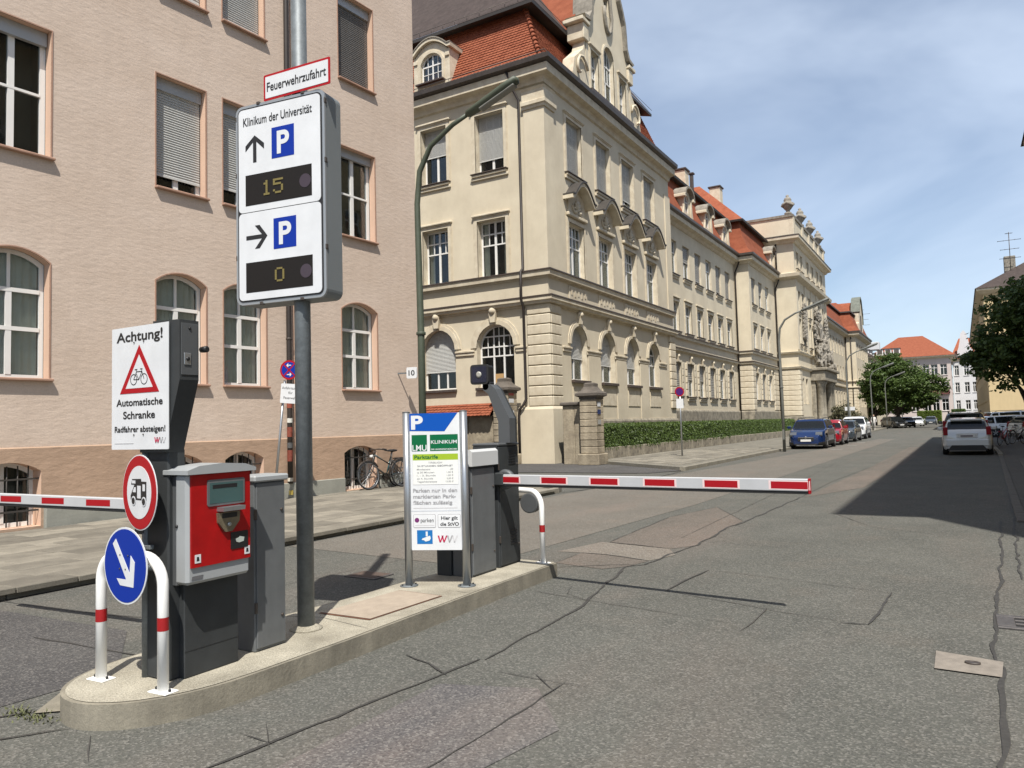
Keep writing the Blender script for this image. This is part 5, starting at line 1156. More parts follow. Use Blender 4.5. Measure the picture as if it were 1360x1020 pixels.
# round signs on the thin pole
def disc(parent, r, m, M, off, th=.002, name='disc'): return flat(parent, name, circ(0, 0, r, 40), m, M, off, th)
cs = thing('camper_ban_sign', 'round red-rimmed sign with black camper van symbol under the Achtung sign', 'sign', (-4.255, 2.77, 1.265), R(-9))
disc(cs, .226, WSG, MI, .0, .004, 'plate'); disc(cs, .219, RSG, MI, .002, .002, 'red_rim'); disc(cs, .158, WSG, MI, .004, .002, 'sign_face')
k = .0026
def px(P): return [((x - 512) * k * .55, -(z - 500) * k * .55) for x, z in P]
# camper outline drawn from its own shape
body = [(-.1, .045), (-.085, .078), (.03, .082), (.035, .066), (.1, .066), (.1, -.045), (-.105, -.045), (-.105, -.02), (-.078, .015), (-.055, .045)]
flat(cs, 'camper_symbol', body, BLK, MI, .0055, .0015)
flat(cs, 'window_mark', rect(.055, .085, .01, .05), WSG, MI, .007, .0012); flat(cs, 'window_mark', rect(-.085, -.04, .052, .07), WSG, MI, .007, .0012)
flat(cs, 'window_mark', [(-.075, 0), (-.035, 0), (-.035, .03), (-.055, .03)], WSG, MI, .007, .0012); flat(cs, 'door_mark', rect(-.015, .03, -.035, .04), WSG, MI, .007, .0012)
for x in (-.065, .07): disc(cs, .028, WSG, T(x, 0, -.052), .007, .001, 'wheel_mark'); disc(cs, .02, BLK, T(x, 0, -.052), .0085, .001, 'wheel_mark')
bs_ = thing('keep_right_sign', 'round blue sign with white arrow pointing down right at the tip of the island', 'sign', (-4.222, 2.66, .852), R(-2))
disc(bs_, .222, WSG, MI, 0, .004, 'plate'); disc(bs_, .211, BSG, MI, .002, .002, 'sign_face')
arw = [(-.13, .118), (-.10, .15), (.055, -.055), (.065, .065), (.1, .025), (.1, -.125), (-.05, -.125), (-.085, -.085), (.02, -.085)]
arw = [(-.122, .12), (-.092, .15), (.052, -.04), (.062, .062), (.103, .025), (.09, -.118), (-.045, -.115), (-.08, -.078), (.018, -.078)]
flat(bs_, 'arrow', arw, WSG, MI, .004, .002)
for x, z in ((-.045, .06), (.01, -.02), (.035, .06), (-.05, -.02)): bolt(bs_, T(0, .001, 0), x, z, .005)
po = thing('sign_post', 'thin galvanised post behind the two round signs at the island tip', 'post', (-4.335, 2.87, 0))
ob('post', MB().tube([(0, 0, ZI), (0, 0, 1.62)], .027, 14), GALV, po); ob('post_cap', MB().lathe([(.029, 0), (.029, .01), (.005, .018)], n=12), RUB, po, T(0, 0, 1.62))
for z in (.8, .92, 1.2, 1.33): ob('clamp', MB().cbox(-.01, .12, -.06, -.03, z, z + .025, .003).lathe([(.03, z - .003), (.033, z), (.033, z + .028), (.03, z + .03)], n=12), GALV, po)

# hoop guards
def hoop(name, label, A, B, top, r=.031, hidden=False, bands=((.33, .40),), base=.5, wr=.17):
    A, B = Vector(A), Vector(B); t = thing(name, label, 'guard hoop', A); D = B - A; w_ = D.length; d = D.normalized()
    def P(x, z): return (d.x * x, d.y * x, z)
    pts = [P(0, ZI), P(0, top - wr)] + [P(wr - wr * cos(a), top - wr + wr * sin(a)) for a in [pi / 2 * k / 8 for k in range(1, 9)]]
    pts += [P(w_ - wr + wr * sin(a), top - wr + wr * cos(a)) for a in [pi / 2 * k / 8 for k in range(0, 9)]] + [P(w_, ZI)]
    ob('hoop', MB().tube(pts, r, 18), PW_, t)
    for x in (0, w_):
        for (z0, z1) in bands: ob('red_band', MB().tube([P(x, z0), P(x, z1)], r + .0012, 18, cap=False), PR_, t)
        a = math.atan2(d.y, d.x)
        ob('foot_plate', MB().cbox(-.075, .075, -.045, .045, ZI, ZI + .008, .002), PW_, t, T(d.x * x, d.y * x, 0) @ RZ(a))
        for s_ in (-.056, .056): ob('bolt', MB().lathe([(.008, 0), (.008, .012), (.004, .016)], n=8), BLK, t, T(*P(x + s_, ZI + .008)))
    return t
hoop('guard_hoop', 'white hoop guard with red bands around the blue arrow sign at the island tip', (-4.54, 2.71, 0), (-3.985, 2.74, 0), .90, bands=((.49, .565),), wr=.16)
hoop('guard_hoop', 'white hoop guard with red band at the far end of the island', (-3.905, 7.14, 0), (-4.40, 7.30, 0), .90, bands=((.47, .545),), r=.029, wr=.17)

# the red payment machine on its pedestal
pm = thing('ticket_machine', 'red fronted ticket machine in a light grey case on an anthracite pedestal', 'ticket machine', (-3.95, 2.87, 0))
MPE = RZ(pi / 2)   # front faces the lane (+X)
ob('pedestal', MB().cbox(.065, .46, .115, .33, ZI, .78, .006), ANTH, pm, MPE)
ob('pedestal_joint', MB().box(.067, .458, .1135, .1145, .30, .303), BLK, pm, MPE)
ob('rear_panel', MB().cbox(.02, .48, .125, .26, .70, 1.36, .006), ANTH2, pm, MPE)
def mprof(x0, x1): return None
case = [(0, .715), (.46, .715), (.46, 1.385), (.23, 1.41), (0, 1.385)]
ob('case', MB().cbox(0, .46, 0, .115, .715, 1.37, .018), MGREY, pm, MPE)
ob('case_top', MB().prism([(-.018, 1.365), (.482, 1.365), (.482, 1.385), (.40, 1.412), (.23, 1.424), (.06, 1.414), (-.018, 1.39)], -.035, .2), MGREY, pm, MPE)
ob('red_front', MB().prism([(.022, .815), (.45, .815), (.452, 1.362), (.022, 1.362)], -.012, .0), MRED, pm, MPE)
ob('display_bezel', MB().prism(rrect(.13, .405, 1.165, 1.325, .012), -.018, -.011), MGREY2, pm, MPE); ob('display', MB().prism(rect(.145, .39, 1.18, 1.305), -.0195, -.0185), mat('display_glass_teal', (.05, .10, .10), .15, coat=.8), pm, MPE)
ob('display_line', MB().prism(rect(.165, .345, 1.27, 1.293), -.0205, -.0197), BLK, pm, MPE)
ob('slot_hood', MB().prism([(.2, 1.13), (.36, 1.13), (.365, 1.155), (.2, 1.155)], -.075, -.012), ALU, pm, MPE)
ob('ticket_slot', MB().prism([(.195, 1.12), (.36, 1.12), (.355, 1.06), (.30, 1.0), (.25, 1.0), (.2, 1.06)], -.03, -.012), mat('worn_brass', (.26, .22, .15), .45, metal=.5, var=.4, vs=20), pm, MPE)
ob('slot_gap', MB().box(.225, .335, -.032, -.03, 1.085, 1.115), BLK, pm, MPE); ob('slot_button', MB().lathe([(.014, 0), (.012, .008), (.004, .01)], n=12, M=T(.275, -.03, 1.045) @ Matrix.Rotation(pi / 2, 4, 'X')), ALU, pm, MPE)
ob('card_reader', MB().prism(rrect(.30, .43, .885, .99, .006), -.016, -.011), BLK, pm, MPE)
ob('card_symbol', MB().prism([(.335, .945), (.36, .952), (.365, .96), (.38, .955), (.40, .95), (.395, .925), (.36, .92), (.34, .928)], -.018, -.016), mat('symbol_pale', (.42, .46, .42), .5), pm, MPE)
for x, z in ((.045, .84), (.405, .84)):
    ob('sticker', MB().prism(rect(x, x + .04, z, z + .05), -.0145, -.012), WSG, pm, MPE); ob('sticker_print', MB().prism([(x + .01, z + .012), (x + .03, z + .012), (x + .026, z + .036), (x + .013, z + .038)], -.0152, -.0146), BLK, pm, MPE)
text(pm, 'DESIGNA', .035, .10, .745, BLK, MPE, None, .0015) if False else ob('maker_plate', MB().prism([(.03, .742), (.105, .742), (.11, .765), (.035, .765)], -.0025, -.0), mat('maker_plate_grey', (.12, .12, .125), .5), pm, MPE)
ob('side_lock', MB().lathe([(.01, 0), (.01, .008), (.003, .012)], n=10, M=T(-.001, .09, 1.06) @ Matrix.Rotation(-pi / 2, 4, 'Y')), BLK, pm, MPE)
# gate cabinets
def cabinet(name, label, x, y, w_, d_, top, ga=None, mats=None, lid=.045, over=.015, rz=pi / 2):
    t = thing(name, label, 'gate cabinet', (x, y, 0)); M = RZ(rz)
    ob('body', MB().cbox(0, w_, .012, d_, ZI, top, .006), mats[0], t, M); ob('door_panel', MB().cbox(.012, w_ - .012, 0, .02, ZI + .02, top - .01, .004), mats[1], t, M)
    ob('lid', MB().cbox(-over, w_ + over, -over, d_ + over, top, top + lid, .01), mats[2], t, M)
    for z in (.35, top - .2): ob('door_lock', MB().lathe([(.011, 0), (.011, .006), (.004, .008)], n=10, M=T(w_ - .045, -.001, z) @ Matrix.Rotation(pi / 2, 4, 'X')), GUT, t, M)
    for z in (.4, top - .25): ob('hinge', MB().cbox(-.004, .014, -.004, .012, z, z + .07, .002), GUT, t, M)
    return t
cabinet('gate_cabinet', 'mid grey gate cabinet with light lid between the red machine and the tall pole', -4.1, 3.50, .27, .2, 1.27, mats=(MGREY2, MGREY2, MGREY))
t = cabinet('gate_cabinet', 'grey gate cabinet with rounded light grey lid just behind the tariff sign', -4.15, 6.17, .44, .24, 1.2, mats=(ANTH2, MGREY2, ANTH), lid=.02, over=0)
ob('rounded_lid', MB().prism([(-.03, 1.22), (.26, 1.22), (.26, 1.28), (.22, 1.36), (.0, 1.385), (-.03, 1.36)], -.02, .46, M=Matrix.Identity(4)), mat('lid_pale_grey', (.50, .51, .51), .5), t, T(0, 0, 0) @ RZ(pi) @ T(0, -.44, 0) @ T(0, 0, 0))
ob('side_lock', MB().lathe([(.014, 0), (.014, .01), (.004, .012)], n=10, M=T(.1, -.0, 1.1) @ Matrix.Rotation(pi / 2, 4, 'X')), ALU, t, T(-.15, 0, 0))
ob('front_post', MB().cbox(-.42, -.25, -.02, .25, ZI, .9, .006), ANTH, t, T(0, 0, 0))
t = cabinet('gate_cabinet', 'tall anthracite barrier cabinet carrying the right arm at the end of the island', -4.16, 6.70, .42, .32, 1.40, mats=(ANTH, ANTH, ANTH2), lid=.03, over=.004)
for k in range(6):
    for z in (1.2, .36): ob('vent_slot', MB().cbox(.2, .34, -.006, .0, z + k * .028, z + k * .028 + .012, .002), BLK, t, RZ(pi / 2))
ob('arm_hub', MB().lathe([(.10, 0), (.105, .03), (.08, .05)], n=20, M=T(.1, .0, 1.06) @ Matrix.Rotation(pi / 2, 4, 'X')), ANTH2, t)
ob('arm_flange', MB().cbox(-.06, .1, -.09, .0, 1.0, 1.13, .01), ANTH, t)
ob('swivel_drum', MB().lathe([(.10, -.05), (.112, -.045), (.112, .045), (.10, .05)], n=24, sm=False, M=T(-.05, .75, .74) @ Matrix.Rotation(pi / 2, 4, 'X')), ANTH2, t)
t = thing('traffic_camera_mast', 'grey kinked mast with square black signal head above the barrier cabinet', 'signal mast', (-4.18, 6.92, 0))
mast = [(-.07, 1.43), (.07, 1.43), (.07, 1.69), (-.10, 2.01), (-.16, 2.06), (-.25, 2.06), (-.25, 2.0), (-.19, 1.96), (-.07, 1.66)]
ob('mast', MB().prism(mast, -.06, .06), ANTH2, t); ob('mast_side', MB().prism([(x + .001, z) for x, z in mast], .061, .09), ANTH, t)
ob('hinge', MB().cbox(-.27, -.17, -.05, .05, 2.0, 2.09, .01).lathe([(.04, -.06), (.04, .06)], n=12, M=T(-.22, 0, 2.04) @ Matrix.Rotation(pi / 2, 4, 'X')), BLK, t)
ob('signal_head', MB().prism(rrect(-.39, -.18, 2.075, 2.27, .03), -.05, .05), BLK, t)
ob('signal_hood', MB().prism(rrect(-.40, -.17, 2.065, 2.28, .035), -.08, -.045), RUB, t)
ob('signal_face', MB().prism(rrect(-.38, -.19, 2.085, 2.26, .02), -.084, -.08), mat('signal_face_navy', (.01, .013, .03), .2, coat=.6), t)
ob('signal_lens', MB().lathe([(.034, 0), (.034, .006), (.02, .012)], n=20, M=T(-.285, -.084, 2.17) @ Matrix.Rotation(pi / 2, 4, 'X')), mat('lens_grey', (.35, .34, .30), .3, coat=.6), t)

# parking tariff board
pbm = thing('tariff_board', 'parking tariff board with blue P header and green panels between two aluminium posts', 'sign', (-4.50, 5.62, 0), R(23.5))
ob('post', MB().tube([(0, 0, ZI), (0, 0, 1.755)], .036, 20), ALU, pbm); ob('post', MB().tube([(.545, 0, ZI), (.545, 0, 1.755)], .036, 20), ALU, pbm)
for x in (0, .545):
    ob('post_cap', MB().lathe([(.0375, 0), (.0375, .008), (.01, .012)], n=16), MGREY2, pbm, T(x, 0, 1.755)); ob('foot_plate', MB().lathe([(.085, 0), (.085, .008), (.04, .012)], n=20), GALV, pbm, T(x, 0, ZI))
    for a_ in range(4): ob('bolt', MB().lathe([(.008, 0), (.008, .012), (.003, .015)], n=8), BLK, pbm, T(x + .065 * cos(a_ * 1.57 + .6), .065 * sin(a_ * 1.57 + .6), ZI + .008))
TW, TZ, TH = .475, .475, 1.27
PMm = T(.035, -.012, TZ)
ob('panel', MB().prism(rect(0, TW, 0, TH), 0, .02), WSG, pbm, PMm)
u = lambda q: q * TW
v = lambda q: q * TH
GRN = mat('print_green', (.002, .11, .04), .5, spec=.2); LIME = mat('print_lime', (.28, .40, .015), .5); HB = mat('print_header_blue', (.002, .07, .36), .5, spec=.2); PALEP = mat('print_pale', (.66, .69, .68), .4); PUR = mat('print_purple', (.14, .02, .12), .5); CYB = mat('print_camera_blue', (.005, .13, .38), .4)
flat(pbm, 'header', [(0, v(.872)), (u(.70), v(.865)), (u(.97), v(1)), (0, v(1))], HB, PMm, .0015, .001)
text(pbm, 'P', u(.03), u(.27), v(.887), WSG, PMm, v(.985), .003, bold=.04)
flat(pbm, 'green_square', rect(u(.035), u(.345), v(.722), v(.842)), GRN, PMm, .0015, .001); flat(pbm, 'green_field', rect(u(.405), u(.965), v(.722), v(.842)), GRN, PMm, .0015, .001)
text(pbm, 'LMU', u(.05), u(.335), v(.726), WSG, PMm, v(.768), .003, bold=.012); text(pbm, 'KLINIKUM', u(.425), u(.945), v(.775), WSG, PMm, v(.80), .003, bold=.01); text(pbm, 'DER UNIVERSITÄT MÜNCHEN', u(.425), u(.945), v(.729), WSG, PMm, v(.741), .003, bold=.02)
flat(pbm, 'lime_bar', rect(u(.05), u(.96), v(.655), v(.70)), LIME, PMm, .0015, .001); text(pbm, 'Parktarife', u(.085), u(.56), v(.666), GRN, PMm, v(.692), .003, bold=.02)
flat(pbm, 'tariff_field', rect(u(.05), u(.96), v(.478), v(.655)), mat('print_offwhite', (.68, .69, .66), .4), PMm, .0012, .001)
for P in (rect(u(.05), u(.96), v(.476), v(.479)), rect(u(.05), u(.056), v(.478), v(.655)), rect(u(.954), u(.96), v(.478), v(.655))): flat(pbm, 'field_border', P, LG, PMm, .002, .0008)
text(pbm, 'TÄGLICH', u(.36), u(.64), v(.632), GREYP, PMm, v(.645), .003, bold=.02); text(pbm, '24 STUNDEN GEÖFFNET', u(.14), u(.86), v(.608), GREYP, PMm, v(.622), .003, bold=.03)
for i, (a_, b_) in enumerate((('Mindestens', ',50'), ('je 30 Minuten', '1,00 €'), ('1. - 3. Stunde', '1,50 €'), ('ab 4. Stunde', '2,00 €'), ('Tageshöchstsatz', '15,00 €'))):
    z = .583 - i * .0225
    text(pbm, a_, u(.13), u(.13 + .027 * len(a_)), v(z), GREYP, PMm, v(z + .012), .003, bold=.01); text(pbm, b_, u(.86 - .022 * len(b_)), u(.86), v(z), GREYP, PMm, v(z + .012), .003, bold=.01)
for s_, z, b_ in (('Parken nur in den', .422, .93), ('markierten Park-', .378, .90), ('flächen zulässig', .334, .83)): text(pbm, s_, u(.045), u(b_), v(z), GREYP, PMm, v(z + .026), .003, bold=.025)
flat(pbm, 'fine_print', rect(u(.045), u(.93), v(.303), v(.309)), LG, PMm, .0015, .001); flat(pbm, 'rule', rect(u(0), u(1), v(.283), v(.285)), mat('print_blue_grey', (.3, .36, .45), .5), PMm, .0015, .001)
for x0, x1 in ((.04, .49), (.53, .985)):
    q = rrect(u(x0), u(x1), v(.162), v(.26), .012); flat(pbm, 'box_outline', q, GREYP, PMm, .0015, .001); flat(pbm, 'box_field', rrect(u(x0) + .0045, u(x1) - .0045, v(.162) + .0045, v(.26) - .0045, .008), WSG, PMm, .0025, .001)
flat(pbm, 'purple_dot', circ(u(.115), v(.218), .022, 20), PUR, PMm, .0035, .001); text(pbm, 'parken', u(.19), u(.45), v(.203), BLK, PMm, v(.232), .004)
flat(pbm, 'fine_print', rect(u(.07), u(.46), v(.178), v(.184)), LG, PMm, .0035, .001)
text(pbm, 'Hier gilt', u(.60), u(.93), v(.22), BLK, PMm, v(.245), .004, bold=.02); text(pbm, 'die StVO', u(.58), u(.95), v(.176), BLK, PMm, v(.201), .004, bold=.02)
flat(pbm, 'camera_field', rect(u(.11), u(.42), v(.045), v(.145)), CYB, PMm, .0015, .001)
flat(pbm, 'camera_symbol', [(u(.22), v(.085)), (u(.37), v(.105)), (u(.385), v(.085)), (u(.36), v(.07)), (u(.28), v(.062)), (u(.25), v(.072)), (u(.2), v(.075))], WSG, PMm, .003, .001); flat(pbm, 'camera_symbol', rect(u(.285), u(.325), v(.1), v(.135)), WSG, PMm, .003, .001)
wvv(pbm, PMm, u(.52), v(.055), u(.42), v(.05), .0015)

# ------------------------------------------------------------------ THINGS BY THE PINK WALL
def wallpt(s_, n, z=0): return PM @ Vector((s_, -n, z))
hn = thing('house_number', 'small white house number plate 10 near the right end of the pink wall', 'house number', wallpt(.0, .40, 3.1), R(12))
ob('plate', MB().prism(rrect(-.15, .15, -.15, .15, .04), -.02, .02), WSG, hn); text(hn, '10', -.09, .09, -.07, BLK, MI, .07, .022, bold=.02)
ob('bracket', MB().box(-.42, -.15, -.01, .01, -.02, .02), GALV, hn)
p_ = wallpt(-4.5, .55)
ns = thing('no_stopping_sign', 'no stopping sign with white plate on a leaning grey post by the pink wall', 'sign', (p_.x, p_.y, .12), R(20))
ob('post', MB().tube([(-.10, 0, 0), (.16, .02, 2.6)], .028, 10), ALU, ns)
M_ = T(.30, -.05, 2.82); disc(ns, .21, RSG, M_, 0, .004, 'red_rim'); disc(ns, .17, BSG, M_, .002, .002, 'blue_field')
for s_ in (-1, 1): flat(ns, 'red_cross', [(-.02 - .12 * s_, -.12), (.02 - .12 * s_, -.12), (.02 + .12 * s_, .12), (-.02 + .12 * s_, .12)], RSG, M_, .004, .001)
for z, r_ in ((.1, pi / 2), (-.1, -pi / 2)): arrow(ns, M_, 0, z, .1, .02, r_, WSG, .006, .035)
M_ = T(.08, -.05, 2.12) @ Matrix.Rotation(R(5), 4, 'Y'); ob('plate', MB().prism(rrect(0, .46, 0, .42, .02), 0, .004), WSG, ns, M_)
for s_, z in (('Anfahrtszone', .30), ('für', .2), ('Feuerwehr', .09)): text(ns, s_, .23 - .017 * len(s_), .23 + .017 * len(s_), z, BLK, M_, z + .055, .002)

# bicycle
def bicycle(name, label, loc, rz, frame_m, basket=False, group=None, lean=0.08):
    t = thing(name, label, 'bicycle', loc, rz, group)
    t.rotation_euler = (lean, 0, rz)
    r = .34; wb = 1.08
    def wheel(x):
        def f():
            mb = MB().tube([(r * cos(a), 0, r * sin(a)) for a in [2 * pi * k / 28 for k in range(29)]], .017, 6, cap=False); return mb.mesh('tyre', RUB)
        w_ = bpy.data.objects.new('wheel', cached('btyre', f)); COL.objects.link(w_); w_.parent = t; w_.location = (x, 0, r + .015)
        link('rim', cached('brim', lambda: MB().tube([(.315 * cos(a), 0, .315 * sin(a)) for a in [2 * pi * k / 28 for k in range(29)]], .008, 5, cap=False).mesh('rim', ALU)), w_)
        def sp():
            mb = MB()
            for k in range(18): a = 2 * pi * k / 18; mb.tube([(0, .02 * (-1) ** k, 0), (.31 * cos(a), 0, .31 * sin(a))], .0022, 4, cap=False)
            mb.lathe([(.02, -.04), (.02, .04)], n=8, M=Matrix.Rotation(pi / 2, 4, 'X')); return mb.mesh('spokes', ALU)
        link('spokes', cached('bsp', sp), w_)
    wheel(0); wheel(wb)
    R_ = (0, 0, r + .015); Fw = (wb, 0, r + .015); BB = (.45, 0, .29); ST = (.3, 0, .78); HT = (.88, 0, .86); HB_ = (.93, 0, .62)
    mb = MB()
    for a, b, w_ in ((BB, ST, .016), (BB, HB_, .019), ((.36, 0, .6), HT, .016), (HT, HB_, .02)): mb.tube([a, b], w_, 8)
    for s_ in (-.06, .06): mb.tube([(BB[0], s_ * .5, BB[2]), (R_[0], s_, R_[2])], .01, 6); mb.tube([(ST[0] + .02, s_ * .3, .72), (R_[0], s_, R_[2])], .009, 6)
    ob('frame', mb, frame_m, t)
    mb = MB()
    for s_ in (-.05, .05): mb.tube([(.93, s_ * .6, .62), (.96, s_, .5), (wb, s_, r + .015)], .011, 6)
    ob('fork', mb, frame_m, t)
    ob('handlebar', MB().tube([HT, (.86, 0, .98)], .012, 8).tube([(.78, -.29, .98), (.84, -.2, 1.0), (.88, 0, 1.0), (.84, .2, 1.0), (.78, .29, .98)], .012, 8), GUT, t)
    for s_ in (-1, 1): ob('grip', MB().tube([(.80, s_ * .26, .987), (.71, s_ * .31, .965)], .018, 8), RUB, t)
    ob('seat_post', MB().tube([ST, (.27, 0, .92)], .012, 8), ALU, t); ob('saddle', MB().lathe([(.02, -.03), (.1, -.01), (.11, .02), (.06, .035)], n=12, M=T(.25, 0, .94) @ Matrix.Diagonal((1.3, .8, 1, 1))), RUB, t)
    ob('rack', MB().tube([(-.2, -.06, .74), (.2, -.06, .74), (.2, .06, .74), (-.2, .06, .74), (-.2, -.06, .74)], .007, 5).tube([(-.1, -.06, .74), (0, -.07, .36)], .006, 5).tube([(-.1, .06, .74), (0, .07, .36)], .006, 5), RUB, t)
    for x, a0 in ((0, .2), (wb, .5)): ob('mudguard', MB().tube([(x + .375 * cos(a0 + k * .26), 0, r + .015 + .375 * sin(a0 + k * .26)) for k in range(9)], .014, 5), GUT, t)
    ob('crank', MB().lathe([(.09, -.01), (.09, .01)], n=16, M=T(.45, -.05, .29) @ Matrix.Rotation(pi / 2, 4, 'X')).tube([(.45, -.06, .29), (.5, -.06, .13)], .01, 5).tube([(.45, .06, .29), (.4, .06, .45)], .01, 5).box(.45, .56, -.14, -.06, .12, .14).box(.35, .46, .06, .14, .44, .46), GUT, t)
    ob('front_lamp', MB().cbox(.93, .99, -.03, .03, .8, .86, .01), WHITE, t); ob('rear_reflector', MB().cbox(-.22, -.2, -.04, .04, .68, .72, .003), RSG, t)
    return t
p_ = wallpt(-.75, .32)
bicycle('bicycle', 'dark trekking bicycle with rear rack leaning on the barred basement window of the pink wall', (p_.x + .0, p_.y, .12), pi / 2 + pi - R(10), mat('bike_frame_dark', (.05, .045, .04), .4, coat=.5))
ob_ = bpy.data.objects['bicycle']; pp2 = wallpt(-.46, .42); ob_.location = (pp2.x, pp2.y, .12)
p_ = wallpt(-.8, .18)
bicycle('bicycle', 'second bicycle standing between the wall and the dark trekking bicycle', (p_.x, p_.y + .45, .12), -pi / 2 - PA, mat('bike_frame_teal', (.02, .08, .09), .4, coat=.5), lean=-.05)

# low walls and gate pillars between the two buildings
STONE = mat('gate_stone', (.42, .36, .26), .95, var=.4, vs=2.2, col2=(.24, .20, .145), bump=.7, bs=10, bd=.03, fine=.16, fs=50, streak=.2, rnd=.12)
def pillar(name, label, x, y, w_, h_, rz=0):
    t = thing(name, label, 'gate pillar', (x, y, 0), rz); n = int((h_ - .75) / .3); hh = (h_ - .75 - .45) / n
    ob('base', MB().cbox(-w_ / 2 - .1, w_ / 2 + .1, -w_ / 2 - .1, w_ / 2 + .1, 0, .45, .03), STONE, t)
    me = [MB().cbox(-w_ / 2, w_ / 2, -w_ / 2, w_ / 2, .006, hh - .006, .02).mesh('stone_block', STONE)]
    for i in range(n): link('stone_block', me[0], t, T(random.uniform(-.008, .008), random.uniform(-.008, .008), .45 + i * hh))
    ob('cap', MB().lathe([(w_ * .72, 0), (w_ * .72, .08), (w_ * .95, .14), (w_ * .95, .24), (w_ * .6, .36), (w_ * .42, .5), (w_ * .42, .62), (w_ * .3, .66)], n=4, sm=False, M=T(0, 0, h_ - .75) @ RZ(pi / 4)), mat('dark_cap_stone', (.14, .12, .10), .95, var=.4, vs=4, bump=.6, bs=12, bd=.02), t)
    return t
pillar('gate_pillar', 'weathered stone gate pillar with dark cap at the left end of the hedge', -12.65, 27.5, .72, 3.35)
pillar('gate_pillar', 'weathered stone gate pillar with dark cap behind the signal head', -16.55, 27.3, .75, 3.75)
t = thing('garden_wall', 'weathered low stone wall with dark coping joining pillar and corner building', 'wall', (-14.0, 27.6, 0))
for i in range(2): ob('stone_slab', MB().cbox(i * .52 + .003, i * .52 + .517, 0, .3, 0, 2.38, .02), STONE, t)
ob('coping', MB().cbox(-.08, 1.12, -.1, .42, 2.38, 2.53, .04), mat('dark_cap_stone', (0, 0, 0)), t)
t = thing('tile_topped_wall', 'old plaster wall with orange tile coping beside the second gate pillar', 'wall', (-26, 27.2, 0))
for i in range(7): ob('wall_panel', MB().cbox(i * 1.27 + .01, i * 1.27 + 1.26, 0, .35, 0, 2.1, .02), STONE, t)
ob('tile_coping', MB().add([(0, -.35, 2.08), (8.95, -.35, 2.08), (8.95, .18, 2.62), (0, .18, 2.62), (8.95, .7, 2.08), (0, .7, 2.08)], [(0, 1, 2, 3), (3, 2, 4, 5), (0, 1, 4, 5)]), TILE, t)
tiles(t, 'coping_tiles', (0, -.36, 2.09), (8.95, -.36, 2.09), (8.95, .17, 2.63), (0, .17, 2.63), tw=.2, th=.14)
t = thing('pillar_plates', 'small enamel plates on the front of the pillar beside the hedge', 'plates', (-12.27, 27.4, 2.0))
for z, m in ((.3, WSG), (.0, mat('enamel_blue', (.01, .03, .12), .4)), (-.4, mat('dull_plate', (.3, .3, .28), .6))): ob('plate', MB().prism(rect(-.14, .14, z, z + .18), 0, .01), m, t, RZ(pi / 2))
t = thing('name_plates', 'small white plates on the gate pillar behind the signal head', 'plates', (-16.17, 27.2, 2.4))
for z in (.5, .2, -.3): ob('plate', MB().prism(rect(-.2, .2, z, z + .17), 0, .01), PR_ if z == .5 else WSG, t, RZ(pi / 2))

# ------------------------------------------------------------------ HEDGE
t = thing('hedge_wall', 'low stone wall under the long clipped hedge', 'wall', (-13.1, 28.6, 0))
for i in range(24): link('wall_stone', cached('hws', lambda: MB().cbox(.004, 1.896, 0, .3, 0, .5, .02).mesh('wall_stone', WEATH)), t, T(-.02 * i * 1.9 / 1.0 * .0, i * 1.9, .1) @ RZ(pi / 2))
def leafbox(name, label, cat, boxes, n, size, m, front=.05):
    rs = random.Random(11); t = thing(name, label, cat, boxes[0][:2] + (0,))
    vs = []; F = []; lx, ly = boxes[0][:2]
    core = MB()
    for (x0, y0, x1, y1, z0, z1) in boxes:
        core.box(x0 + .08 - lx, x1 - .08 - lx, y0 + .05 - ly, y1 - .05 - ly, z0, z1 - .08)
        A = (x1 - x0) * (y1 - y0) + (y1 - y0) * (z1 - z0) * 1.4
        for i in range(n):
            y = y0 + (y1 - y0) * rs.random() ** 1.5
            if rs.random() < front: x, y, z = rs.uniform(x0, x1), y0 + rs.gauss(0, .04), rs.uniform(z0, z1)
            elif rs.random() < .45: x, z = rs.uniform(x0, x1), z1 + rs.gauss(0, .03)
            else: x, z = x1 + rs.gauss(0, .03), rs.uniform(z0, z1)
            x += .05 * noise.noise(Vector((x, y * 1.5, z * 2))); z += .05 * noise.noise(Vector((y * 1.3, x, 7)))
            a, b = rs.uniform(0, 6.3), rs.uniform(-1.2, 1.2); s_ = size * rs.uniform(.6, 1.3) * (1 + (y - y0) / 40)
            u_ = Vector((cos(a) * cos(b), sin(a) * cos(b), sin(b))) * s_; w_ = u_.orthogonal().normalized() * s_ * .45
            p = Vector((x - lx, y - ly, z)); k = len(vs); vs += [p - u_, p + w_, p + u_, p - w_]; F.append((k, k + 1, k + 2, k + 3))
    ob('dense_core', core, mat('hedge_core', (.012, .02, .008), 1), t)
    me = bpy.data.meshes.new('foliage'); me.from_pydata([tuple(v) for v in vs], [], F); me.materials.append(m); link('foliage', me, t)
    return t
